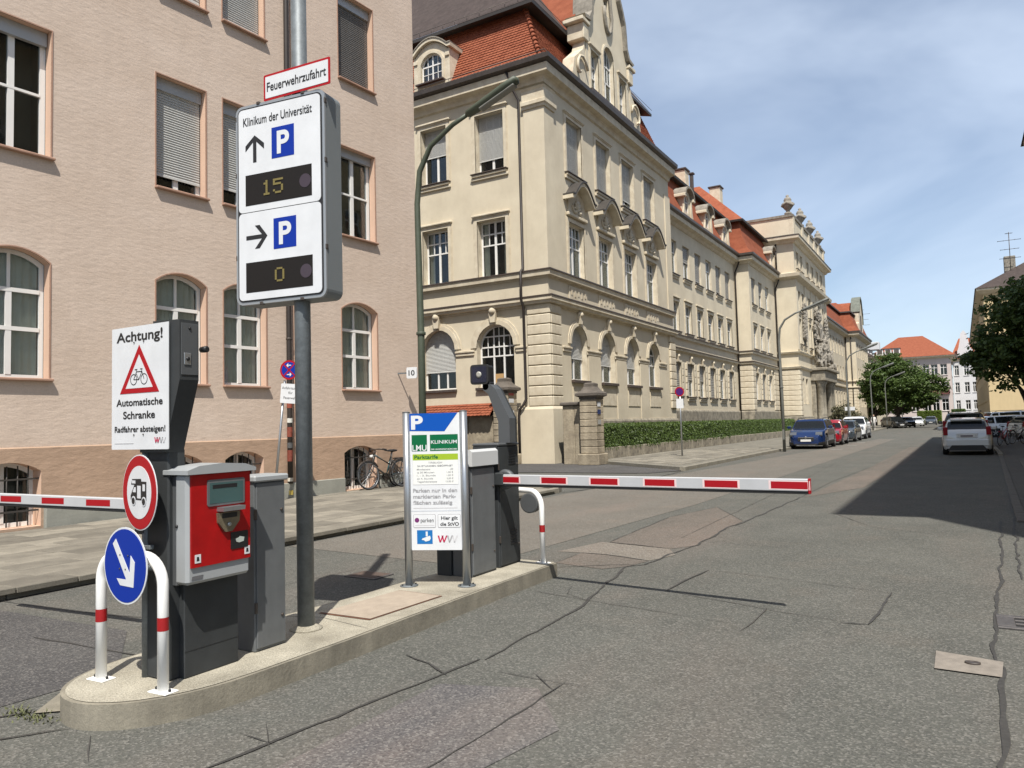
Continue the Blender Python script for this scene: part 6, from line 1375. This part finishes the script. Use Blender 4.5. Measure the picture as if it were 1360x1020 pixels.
def leafmat(name, c1, c2, tr=.25):
    m = bpy.data.materials.new(name); m.use_nodes = True; t = m.node_tree; t.nodes.clear(); l = t.links.new
    g = N(t, 'ShaderNodeNewGeometry'); mxx = t.nodes.new('ShaderNodeMix'); mxx.data_type = 'RGBA'; mxx.inputs[6].default_value = (*c1, 1); mxx.inputs[7].default_value = (*c2, 1)
    l(g.outputs['Random Per Island'], mxx.inputs[0])
    d = N(t, 'ShaderNodeBsdfPrincipled'); d.inputs['Roughness'].default_value = .5; d.inputs['Specular IOR Level'].default_value = .35; l(mxx.outputs[2], d.inputs['Base Color'])
    tl = N(t, 'ShaderNodeBsdfTranslucent'); l(mxx.outputs[2], tl.inputs[0]); ms_ = N(t, 'ShaderNodeMixShader'); ms_.inputs[0].default_value = tr
    l(d.outputs[0], ms_.inputs[1]); l(tl.outputs[0], ms_.inputs[2]); o = N(t, 'ShaderNodeOutputMaterial'); l(ms_.outputs[0], o.inputs[0]); return m
HL = leafmat('hedge_leaf', (.030, .055, .012), (.10, .15, .032))
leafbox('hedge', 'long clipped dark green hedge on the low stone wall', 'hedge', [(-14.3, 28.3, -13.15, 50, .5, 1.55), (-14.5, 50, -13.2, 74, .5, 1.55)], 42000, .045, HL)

# ------------------------------------------------------------------ TREES
def tree(name, label, loc, crown, n_clump, leaves, size, lm, trunk_h, tr=.25, seed=1, limbs=9, group=None):
    """crown: list of (cx,cy,cz,rx,ry,rz)"""
    rs = random.Random(seed); t = thing(name, label, 'tree', loc, 0, group)
    BARK = mat('bark', (.09, .075, .06), .95, var=.4, vs=6, bump=.8, bs=20, bd=.03)
    mb = MB().tube([(0, 0, 0), (.03, .02, trunk_h * .5), (.0, .05, trunk_h), (.1, 0, trunk_h * 1.5)], [tr * 1.25, tr, tr * .8, tr * .4], 10)
    ob('trunk', mb, BARK, t); mb = MB()
    for i in range(limbs):
        c = crown[i % len(crown)]; e = Vector((c[0] + rs.uniform(-.6, .6) * c[3], c[1] + rs.uniform(-.6, .6) * c[4], c[2] + rs.uniform(-.2, .6) * c[5])); s0 = Vector((0, 0, trunk_h * rs.uniform(.75, 1.2)))
        mid = s0.lerp(e, .5) + Vector((rs.uniform(-.3, .3), rs.uniform(-.3, .3), rs.uniform(0, .5))); mb.tube([s0, mid, e], [tr * .45, tr * .25, tr * .08], 6)
        for k in range(3): q = mid.lerp(e, rs.random()); mb.tube([q, q + Vector((rs.uniform(-1, 1), rs.uniform(-1, 1), rs.uniform(-.3, 1)))], [tr * .12, tr * .03], 5)
    ob('limbs', mb, BARK, t)
    vs = []; F = []
    wts = [c[3] * c[4] * c[5] for c in crown]
    for i in range(n_clump):
        c = rs.choices(crown, wts)[0]
        d = Vector((rs.gauss(0, 1), rs.gauss(0, 1), rs.gauss(0, 1))).normalized(); q = rs.random() ** .38
        cc = Vector((c[0] + d.x * c[3] * q, c[1] + d.y * c[4] * q, c[2] + d.z * c[5] * q)); cr = rs.uniform(.28, .62) * (c[3] ** .4) * .75
        for k in range(leaves):
            e = Vector((rs.gauss(0, 1), rs.gauss(0, 1), rs.gauss(0, .55))) * cr * .62; p = cc + e
            nrm = (e.normalized() * .6 + Vector((rs.gauss(0, .6), rs.gauss(0, .6), .7 + rs.gauss(0, .4)))).normalized(); a = nrm.orthogonal().normalized(); b = nrm.cross(a); th = rs.uniform(0, 6.3)
            x_ = (a * cos(th) + b * sin(th)) * size * rs.uniform(.6, 1.25); y_ = nrm.cross(x_) * .55; j = len(vs)
            vs += [p - x_, p + y_ - nrm * size * .15, p + x_, p - y_ - nrm * size * .15]; F += [(j, j + 1, j + 2), (j, j + 2, j + 3)]
    me = bpy.data.meshes.new('crown'); me.from_pydata([tuple(v) for v in vs], [], F); me.materials.append(lm); link('crown', me, t)
    return t
TL1 = leafmat('street_tree_leaf', (.04, .075, .015), (.10, .15, .035), .3); TL2 = leafmat('dark_tree_leaf', (.045, .08, .022), (.11, .17, .045), .35)
tree('street_tree', 'broad green street tree overhanging the parked black cars', (-7.6, 118, 0), [(0, 0, 6.4, 4.0, 4, 3.0), (-2.2, 1, 5.6, 2.8, 3, 2.6), (3.2, -1, 5.2, 2.9, 3, 2.2), (-.8, 0, 8.5, 2.9, 2.5, 1.9), (1.2, 0, 3.6, 3.4, 3, 1.2)], 620, 75, .17, TL1, 2.2, .3, 3, 14)
tree('street_tree', 'dark dense tree at the right edge before the ochre house', (3.25, 50.5, 0), [(0, 0, 6.4, 2.3, 2.2, 2.3), (-1.0, -1, 4.6, 1.8, 1.6, 1.5), (1.5, 0, 4.8, 2.2, 2.2, 2.0), (.6, .5, 8.2, 1.7, 1.7, 1.5), (-1.9, 0, 5.1, 1.15, 1, .9), (1.2, -1, 3.3, 1.7, 1.3, .9)], 330, 70, .15, TL2, 2.3, .2, 9, 14)
tree('street_tree', 'tall dark tree behind the one at the right edge, filling in towards the houses', (6.5, 62, 0), [(0, 0, 6.4, 3.0, 3, 2.8), (0, 0, 9.2, 2.2, 2, 1.8)], 200, 60, .17, TL2, 2.6, .25, 12, 8)
tree('shrub', 'round reddish green shrub at the foot of the far pavilion', (-10.6, 86, 0), [(0, 0, 1.9, 1.5, 1.5, 1.3), (1.1, 0, 1.2, 1.1, 1, .9), (-.8, 0, 1.3, 1, 1, .9)], 110, 60, .10, leafmat('shrub_leaf', (.06, .07, .03), (.13, .11, .06), .2), .6, .06, 21, 8)
tree('street_tree', 'farther green tree closing the bend behind the parked black cars', (-13.0, 146, 0), [(0, 0, 5.2, 4.0, 4, 3.6), (4.2, 2, 4.4, 3, 3, 2.8)], 300, 60, .2, TL1, 2, .3, 33, 10)
leafbox('garden_hedge', 'bright sunlit hedge under the street tree at the bend', 'hedge', [(-7.8, 176, -3.6, 179, 0, 2.5)], 9000, .15, leafmat('bright_leaf', (.08, .12, .015), (.13, .18, .03)), .6)
leafbox('front_garden_hedge', 'low dark hedge before the white gabled house', 'hedge', [(-1.6, 168, .6, 171, 0, 2.6)], 7000, .15, TL2, .6)

# ------------------------------------------------------------------ STREET LAMPS
LGREEN = mat('lamp_green', (.07, .085, .058), .55, var=.2, vs=8); LGREY = mat('lamp_grey', (.16, .165, .15), .55, var=.2, vs=8)
def lamp(label, x, y, s=1., m=LGREY, group='curved street lamps along the left pavement', rz=0, hl=1.35, plate=False):
    t = thing('street_lamp', label, 'street lamp', (x, y, 0), rz, group)
    ob('pole', MB().tube([(0, 0, 0), (0, 0, 3.2 * s), (-.03 * s, 0, 5.6 * s), (.04 * s, 0, 6.2 * s), (.3 * s, 0, 6.62 * s), (.8 * s, 0, 6.9 * s), (1.15 * s, 0, 7.02 * s)], [.075, .068, .056, .054, .05, .045, .04], 12), m, t)
    ob('door', MB().cbox(-.05, .05, -.092, -.07, .6, 1.1, .005), m, t)
    ob('joint_collar', MB().lathe([(.085, 0), (.092, .01), (.092, .05), (.085, .06)], n=12), m, t, T(0, 0, 3.2 * s))
    dx, dz = cos(R(22)), sin(R(22)); M = T(1.1 * s, 0, 7.0 * s) @ Matrix.Rotation(R(-20), 4, 'Y')
    ob('lamp_head', MB().lathe([(.05, 0), (.09, .05), (.10, .3), (.11, hl * .8), (.1, hl), (.03, hl + .04)], n=12, M=M @ Matrix.Rotation(pi / 2, 4, 'Y') @ Matrix.Diagonal((.75, 1.1, 1, 1))), m, t)
    ob('lamp_cover', MB().cbox(.3, hl - .05, -.08, .08, -.105, -.06, .02), mat('lamp_diffuser', (.2, .2, .18), .4), t, M)
    return t
lamp('green painted street lamp arching in front of the corner building', -8.81, 11.5, 1.06, LGREEN, hl=1.15)
lamp('grey street lamp standing behind the blue car at the hedge', -7.63, 39.2, .99)
lamp('grey street lamp beside the last white car of the left row', -7.85, 66.5, 1.0)
lamp('grey street lamp just before the street tree', -8.5, 92.5, 1.0)
lamp('grey street lamp standing over the rear of the black parked cars', -8.25, 108, .97)
lamp('farthest grey street lamp with small white plate at the bend', -8.3, 139, 1.0)
t = thing('no_parking_sign', 'round red and blue parking ban sign on a thin post before the hedge', 'sign', (-10.62, 32.4, .11))
ob('post', MB().tube([(0, 0, 0), (0, 0, 2.95)], .035, 10), ALU, t); disc(t, .21, RSG, T(0, -.045, 2.83) @ RZ(R(35)), 0, .004, 'red_rim'); disc(t, .16, mat('purple_blue', (.06, .01, .12), .4), T(0, -.045, 2.83) @ RZ(R(35)), .003, .002, 'blue_field')
ob('plate', MB().prism(rrect(-.16, .16, 0, .42, .02), 0, .004), WSG, t, T(0, -.045, 2.1) @ RZ(R(35)))
t = thing('barrier_post', 'row marker post with white head by the far pavement beside the shrub', 'post', (-9.3, 80, .1))
ob('post', MB().tube([(0, 0, 0), (0, 0, 2.6)], .05, 8), LGREY, t); ob('board', MB().box(-.45, .45, -.03, .03, 2.2, 2.55), WSG, t)

# ------------------------------------------------------------------ CARS
def interp(tab, x):
    if x <= tab[0][0]: return tab[0][1]
    for (a, b), (c, d) in zip(tab[:-1], tab[1:]):
        if x <= c:
            f = (x - a) / (c - a); return b + (d - b) * f
    return tab[-1][1]
TYR = mat('car_tyre', (.02, .02, .021), .85); RIMM = mat('alloy_rim', (.45, .46, .47), .3, metal=.9); UND = mat('car_underside', (.012, .012, .012), .9); HLG = mat('headlight_glass', (.16, .17, .18), .12, metal=.5); TLG = mat('tail_light_red', (.20, .004, .006), .5, spec=.15); CHR = mat('chrome_trim', (.6, .6, .6), .15, metal=1.); PLT = mat('number_plate', (.68, .68, .66), .5); DPL = mat('black_plastic', (.02, .02, .02), .6)
def car(label, paint, loc, rz, L_=4.3, Wd_=1.8, H_=1.5, kind='hatch', name='parked_car', group='cars parked along the street', face='front', sill_z=.2):
    """front at +x, origin under the middle"""
    t = thing(name, label, 'car', loc, rz, group); h = L_ / 2; hw = Wd_ / 2
    suv = 1.0
    belt = H_ * (.64 if kind != 'suv' else .66); hood = H_ * .60
    # top silhouette x -> z, x from rear (-h) to front (+h)
    rx = {'hatch': .10, 'suv': .12, 'sedan': .95, 'estate': .12}[kind]
    top = [(-h, .52 * H_), (-h + .03, .62 * H_), (-h + .06, .66 * H_), (-h + rx * .5 + .10, .76 * H_), (-h + rx + .28, .93 * H_), (-h + rx + .45, .965 * H_), (-.1, H_), (h * .25, .985 * H_), (h * .32, .965 * H_), (h - 1.18, .685 * H_), (h - 1.1, .665 * H_), (h - .55, .62 * H_), (h - .22, .55 * H_), (h - .06, .46 * H_), (h, .38 * H_)]
    if kind == 'sedan': top[0:6] = [(-h, .50 * H_), (-h + .04, .60 * H_), (-h + .1, .655 * H_), (-h + .55, .68 * H_), (-h + 1.1, .93 * H_), (-h + 1.35, .965 * H_)]
    wid = [(-h, .80), (-h + .06, .90), (-h + .25, .965), (-h + .8, 1.), (h - .9, 1.), (h - .4, .95), (h - .15, .85), (h, .66)]
    low = [(-h, .26), (-h + .15, .20), (h - .3, .18), (h, .22)]
    wbx = (-h + .78, h - .82); wr = .33 if kind != 'suv' else .36
    xs = sorted(set([x for x, _ in top] + [x for x, _ in wid] + [-h + (2 * h) * i / 46 for i in range(47)] + [-h + .015, -h + .045, -h + .11, -h + .16, -h + .2, h - .03, h - .1]))
    def bl(x): return min(belt + .0 * x, interp(top, x) - .015)
    NP = 17; grid = []
    for x in xs:
        w_ = interp(wid, x) * hw; zt = interp(top, x); zb = bl(x); zl = interp(low, x); cab = max(0, (zt - zb) / (H_ - belt)); wr_ = w_ * (1 - .24 * cab) - .03 * (1 - cab)
        zm = zl + (zb - zl) * .55
        P = [(0, zl), (w_ * .6, zl), (w_ * .9, zl + .01), (w_ * .965, zl + .06), (w_ * .99, zl + (zm - zl) * .5), (w_, zm), (w_ * .99, zm + (zb - zm) * .5), (w_ * .965, zb - .02), (w_ * .94, zb)]
        e = (w_ * .94, zb); g = (wr_ * .97, zb + (zt - zb) * .86)
        P += [(e[0] + (g[0] - e[0]) * f, e[1] + (g[1] - e[1]) * f) for f in (.33, .67, 1)]
        P += [(wr_ * .90, zb + (zt - zb) * .955), (wr_ * .78, zb + (zt - zb) * .985), (wr_ * .5, zb + (zt - zb) * .998), (wr_ * .25, zt), (0, zt)]
        grid.append([Vector((x, y, z)) for y, z in P])
    def arch(x, z): return any((x - c) ** 2 + (z - wr) ** 2 < (wr + .05) ** 2 for c in wbx)
    parts = {}
    def put(nm, vs):
        mb = parts.setdefault(nm, MB()); mb.add(vs, [(0, 1, 2, 3)], 0, True)
    xr0, xf1 = -h + rx + .1, h - 1.12
    for i in range(len(xs) - 1):
        xm = (xs[i] + xs[i + 1]) / 2
        for j in range(NP - 1):
            q = [grid[i][j], grid[i + 1][j], grid[i + 1][j + 1], grid[i][j + 1]]
            ctr = sum(q, Vector()) / 4; nm = 'body'
            if 2 <= j <= 7 and arch(xm, ctr.z) and abs(ctr.y) > hw * .75: continue
            if j < 2: nm = 'underside'
            elif 8 <= j <= 10:
                lo = -h + (.42 if kind != 'sedan' else .95)
                if lo < xm < h - 1.25 and not (-.06 < xm < .02) and not (kind != 'sedan' and -h + .78 < xm < -h + .86) and (interp(top, xm) - belt) > .12: nm = 'side_window'
            elif 11 <= j and (h * .34 < xm < h - 1.13): nm = 'windscreen' if j >= 12 else 'body'
            elif 11 <= j and ((kind != 'sedan' and -h + .085 < xm < -h + rx + .26) or (kind == 'sedan' and -h + .6 < xm < -h + 1.12)): nm = 'rear_window' if j >= 12 else 'body'
            if j in (2, 3) and nm == 'body': nm = 'sill_trim'
            for s_ in (1, -1): put(nm, [Vector((v.x, v.y * s_, v.z)) for v in (q if s_ > 0 else q[::-1])])
    for i, s_ in ((0, -1), (-1, 1)):
        ringp = grid[i]; c = Vector((ringp[0].x + s_ * .03, 0, (ringp[0].z + ringp[-1].z) / 2))
        for j in range(NP - 1):
            for sy in (1, -1): parts['body'].add([ringp[j] * 1, ringp[j + 1] * 1, c] if sy > 0 else [Vector((ringp[j].x, -ringp[j].y, ringp[j].z)), Vector((ringp[j + 1].x, -ringp[j + 1].y, ringp[j + 1].z)), c], [(0, 1, 2)], 0, False)
    mm = {'body': paint, 'underside': UND, 'side_window': CPANE, 'windscreen': CPANE, 'rear_window': CPANE, 'sill_trim': DPL if kind == 'suv' else paint}
    for nm, mb in parts.items():
        me = mb.mesh(nm, mm[nm], recalc=False)
        import bmesh
        b = bmesh.new(); b.from_mesh(me); bmesh.ops.remove_doubles(b, verts=b.verts, dist=.0004); bmesh.ops.recalc_face_normals(b, faces=b.faces); b.to_mesh(me); b.free()
        link(nm, me, t)
    ob('cabin', MB().box(-h + .45, h - 1.35, -hw * .72, hw * .72, .35, belt - .02), UND, t)
    for sx in (-.35, .45):
        for sy in (-.38, .38): ob('seat', MB().cbox(sx - .1, sx + .08, sy - .22, sy + .22, belt - .1, belt + .28, .05), UND, t)
    for k, cx_ in enumerate(wbx):
        for s_ in (-1, 1):
            w_ = bpy.data.objects.new('wheel', cached(('tyre', wr), lambda: MB().lathe([(wr * .6, -.1), (wr * .93, -.1), (wr, -.06), (wr, .06), (wr * .93, .1), (wr * .6, .1)], n=26, M=Matrix.Rotation(pi / 2, 4, 'X')).mesh('wheel', TYR))); COL.objects.link(w_); w_.parent = t; w_.location = (cx_, s_ * (hw - .11), wr)
            def rim():
                mb = MB().lathe([(wr * .66, -.09), (wr * .66, .09), (wr * .6, .1), (wr * .58, .05), (.02, .04)], n=20, M=Matrix.Rotation(pi / 2, 4, 'X'))
                for q in range(5): mb.cbox(-.03, .03, -.115, -.07, .02, wr * .6, .01, M=Matrix.Rotation(q * 2 * pi / 5, 4, 'Y')); mb.cbox(-.03, .03, .07, .115, .02, wr * .6, .01, M=Matrix.Rotation(q * 2 * pi / 5, 4, 'Y'))
                return mb.mesh('rim', RIMM)
            link('rim', cached(('rim', wr), rim), w_)
        ob('wheel_arch', MB().lathe([(wr + .05, -hw * .985), (wr + .05, hw * .985)], n=24, M=T(cx_, 0, wr) @ Matrix.Rotation(pi / 2, 4, 'X')), UND, t) if False else ob('wheel_well', MB().box(cx_ - wr, cx_ + wr, -hw * .7, hw * .7, .2, .75), UND, t)
    for s_ in (-1, 1):
        ob('mirror', MB().cbox(h * .36, h * .36 + .14, s_ * (hw + .1) - .11, s_ * (hw + .1) + .09, belt - .0, belt + .15, .03), paint, t)
        ob('headlight', MB().prism([(h - .34, hood * .90), (h - .10, hood * .70), (h - .07, hood * .78), (h - .2, hood * .93)], s_ * hw * .50, s_ * hw * .85, M=T(.012, 0, 0)), HLG, t)
        ob('tail_light', MB().prism([(-h - .006, .54 * H_), (-h + .16, .54 * H_), (-h + .24, .77 * H_), (-h + .08, .74 * H_)] if kind != 'sedan' else [(-h - .01, .52 * H_), (-h + .2, .54 * H_), (-h + .22, .64 * H_), (-h + .02, .62 * H_)], s_ * hw * .74, s_ * hw * .925), TLG, t)
        ob('fog_lamp', MB().cbox(h - .12, h - .02, s_ * hw * .62 - .08, s_ * hw * .62 + .08, .3, .4, .02), DPL, t)
    ob('grille', MB().prism([(h - .045, .40 * H_), (h + .035, .36 * H_), (h + .04, .28 * H_), (h - .02, .28 * H_)], -hw * .42, hw * .42), DPL, t)
    ob('grille_trim', MB().cbox(h - .03, h + .045, -hw * .4, hw * .4, .375 * H_, .395 * H_, .004), CHR, t)
    ob('emblem', MB().lathe([(.06, 0), (.06, .012), (.02, .016)], n=16, M=T(h + .03, 0, .385 * H_) @ Matrix.Rotation(pi / 2, 4, 'Y')), CHR, t)
    ob('lower_grille', MB().cbox(h - .12, h + .012, -hw * .6, hw * .6, .2, .30, .02), DPL, t)
    if kind == 'suv': ob('skid_plate', MB().cbox(h - .1, h + .03, -hw * .5, hw * .5, .17, .22, .01), CHR, t); [ob('roof_rail', MB().tube([(-h + .6, s_ * hw * .68, H_ * .97), (-h + .8, s_ * hw * .69, H_ * 1.015), (h * .1, s_ * hw * .69, H_ * 1.02), (h * .3, s_ * hw * .67, H_ * .975)], .018, 6), DPL, t) for s_ in (-1, 1)]
    ob('number_plate', MB().cbox(h + .03, h + .045, -.26, .26, .25 * H_, .25 * H_ + .11, .002), PLT, t)
    ob('rear_plate_recess', MB().cbox(-h - .03, -h + .05, -.36, .36, .46 * H_, .46 * H_ + .19, .01), paint, t)
    ob('number_plate', MB().cbox(-h - .045, -h - .031, -.26, .26, .475 * H_, .475 * H_ + .11, .002), PLT, t)
    ob('plate_print', MB().box(-h - .047, -h - .0452, -.2, .22, .475 * H_ + .03, .475 * H_ + .085), mat('plate_print', (.12, .1, .12), .6), t)
    ob('rear_valance', MB().prism([(-hw * .78, .2), (hw * .78, .2), (hw * .6, .40), (-hw * .6, .40)], -.05, .05, M=T(-h + .0, 0, 0) @ RZ(pi / 2)), DPL, t)
    ob('rear_bumper', MB().cbox(-h - .04, -h + .12, -hw * .86, hw * .86, .34, .46 * H_ - .03, .05), paint, t)
    ob('roof_spoiler', MB().cbox(-h + rx + .12, -h + rx + .42, -hw * .62, hw * .62, .925 * H_, .965 * H_, .012), paint, t) if kind in ('hatch', 'suv') else None
    ob('wiper', MB().tube([(-h + .12, 0, .70 * H_), (-h + .17, -.3, .745 * H_)], .01, 5), DPL, t) if kind != 'sedan' else None
    return t
def paintm(n, c): return mat('paint_' + n, c, .22, metal=.35 if n not in ('white', 'red') else 0, coat=1., var=.04, vs=2)
SILV = mat('paint_pale_silver', (.58, .60, .60), .25, metal=.1, coat=1.); PBLU = paintm('blue', (.006, .026, .11)); PRED = mat('paint_red', (.28, .006, .016), .25, coat=1.); PGRY = paintm('grey', (.06, .075, .09)); PWHT = mat('paint_white', (.70, .71, .71), .25, coat=1.); PBLK = paintm('black', (.015, .016, .018))
car('white silver small hatchback parked with its tail to the viewer in the shade', SILV, (.14, 36.75, 0), pi / 2, 3.95, 1.76, 1.48, 'hatch')
car('black sport utility car parked nose out right in front of the white silver hatchback', PBLK, (.12, 43.3, 0), pi / 2, 4.6, 1.95, 1.74, 'suv')
car('blue sport utility car facing the viewer at the head of the left row', PBLU, (-7.12, 44.45, 0), -pi / 2, 4.45, 1.9, 1.61, 'suv')
car('small red car parked right behind the blue sport utility car', PRED, (-6.98, 50.0, 0), -pi / 2, 3.9, 1.72, 1.52, 'hatch')
car('dark grey saloon parked between the small red car and the white car', PGRY, (-6.95, 56.2, 0), -pi / 2, 4.5, 1.8, 1.46, 'sedan')
car('white car parked last in the left row by the shrub', PWHT, (-7.0, 62.9, 0), -pi / 2, 4.5, 1.85, 1.68, 'suv')
car('white estate car parked across the kerb under the dark tree on the right', PWHT, (3.0, 62, 0), R(20), 4.5, 1.8, 1.5, 'estate')
car('white van like car just beyond the white estate car on the right', PWHT, (3.6, 67.5, 0), R(15), 4.6, 1.85, 1.8, 'suv')
car('silver car half hidden behind bicycles at the right edge', SILV, (4.6, 57, 0), R(30), 4.2, 1.76, 1.45, 'hatch')
car('black estate car parked on the left under the street tree', PBLK, (-8.0, 116, 0), R(-62), 4.6, 1.85, 1.6, 'suv')
car('dark saloon next beyond the black estate car under the street tree', PBLK, (-6.9, 122, 0), R(-75), 4.5, 1.8, 1.5, 'sedan')
car('pale silver car at the far end of the row under the street tree', SILV, (-6.1, 133, 0), R(-80), 4.4, 1.8, 1.5, 'hatch')
car('small dark car farthest along the road at the bend', PGRY, (-4.6, 150, 0), R(-90), 4.2, 1.8, 1.5, 'hatch')
bicycle('bicycle', 'bright red bicycle parked on the right pavement beyond the hatchback', (1.55, 44.6, .03), R(70), mat('bike_frame_red', (.5, .01, .02), .3, coat=.6), lean=.1)
bicycle('bicycle', 'grey bicycle parked beside the bright red bicycle', (2.15, 46.4, .03), R(60), mat('bike_frame_grey', (.3, .3, .3), .3, coat=.6), lean=.1)

# a walker in white clothes far down the left pavement
def person(name, label, loc, rz):
    t = thing(name, label, 'person', loc, rz)
    J = {'pel': (0, 0, .92, .15), 'sp': (0, 0, 1.15, .14), 'ch': (0, 0, 1.36, .17), 'nk': (0, 0, 1.5, .065), 'hd': (0, .01, 1.66, .105),
         'lh': (-.1, 0, .86, .11), 'lk': (-.12, -.1, .48, .07), 'la': (-.12, .08, .1, .045), 'lt': (-.12, -.08, .04, .04), 'rh': (.1, 0, .86, .11), 'rk': (.11, .06, .48, .07), 'ra': (.11, .25, .12, .045), 'rt': (.11, .12, .05, .04),
         'ls': (-.2, 0, 1.4, .07), 'le': (-.26, .06, 1.12, .045), 'lw': (-.26, -.06, .88, .032), 'rs': (.2, 0, 1.4, .07), 're': (.26, -.03, 1.12, .045), 'rw': (.25, -.16, .9, .032)}
    E_ = [('pel', 'sp'), ('sp', 'ch'), ('ch', 'nk'), ('nk', 'hd'), ('pel', 'lh'), ('lh', 'lk'), ('lk', 'la'), ('la', 'lt'), ('pel', 'rh'), ('rh', 'rk'), ('rk', 'ra'), ('ra', 'rt'), ('ch', 'ls'), ('ls', 'le'), ('le', 'lw'), ('ch', 'rs'), ('rs', 're'), ('re', 'rw')]
    ks = list(J); me = bpy.data.meshes.new('body'); me.from_pydata([J[k][:3] for k in ks], [(ks.index(a), ks.index(b)) for a, b in E_], [])
    o = link('body', me, t); o.modifiers.new('s', 'SKIN'); sv = me.skin_vertices[0].data
    for i, k in enumerate(ks): sv[i].radius = (J[k][3],) * 2; sv[i].use_root = (k == 'pel')
    o.modifiers.new('u', 'SUBSURF').levels = 1; me.materials.append(mat('white_clothes', (.62, .60, .57), .9))
    ob('head_skin', MB().lathe([(.02, -.13), (.075, -.09), (.098, 0), (.085, .08), (.02, .12)], n=12), mat('skin', (.45, .28, .2), .6), t, T(0, -.03, 1.66)); ob('hair', MB().lathe([(.1, -.04), (.112, .03), (.09, .1), (.02, .13)], n=12), mat('dark_hair', (.03, .02, .015), .8), t, T(0, .015, 1.68))
    return t
person('person', 'person in white clothes walking on the far left pavement', (-8.9, 98, .1), R(10))
bpy.context.view_layer.update()
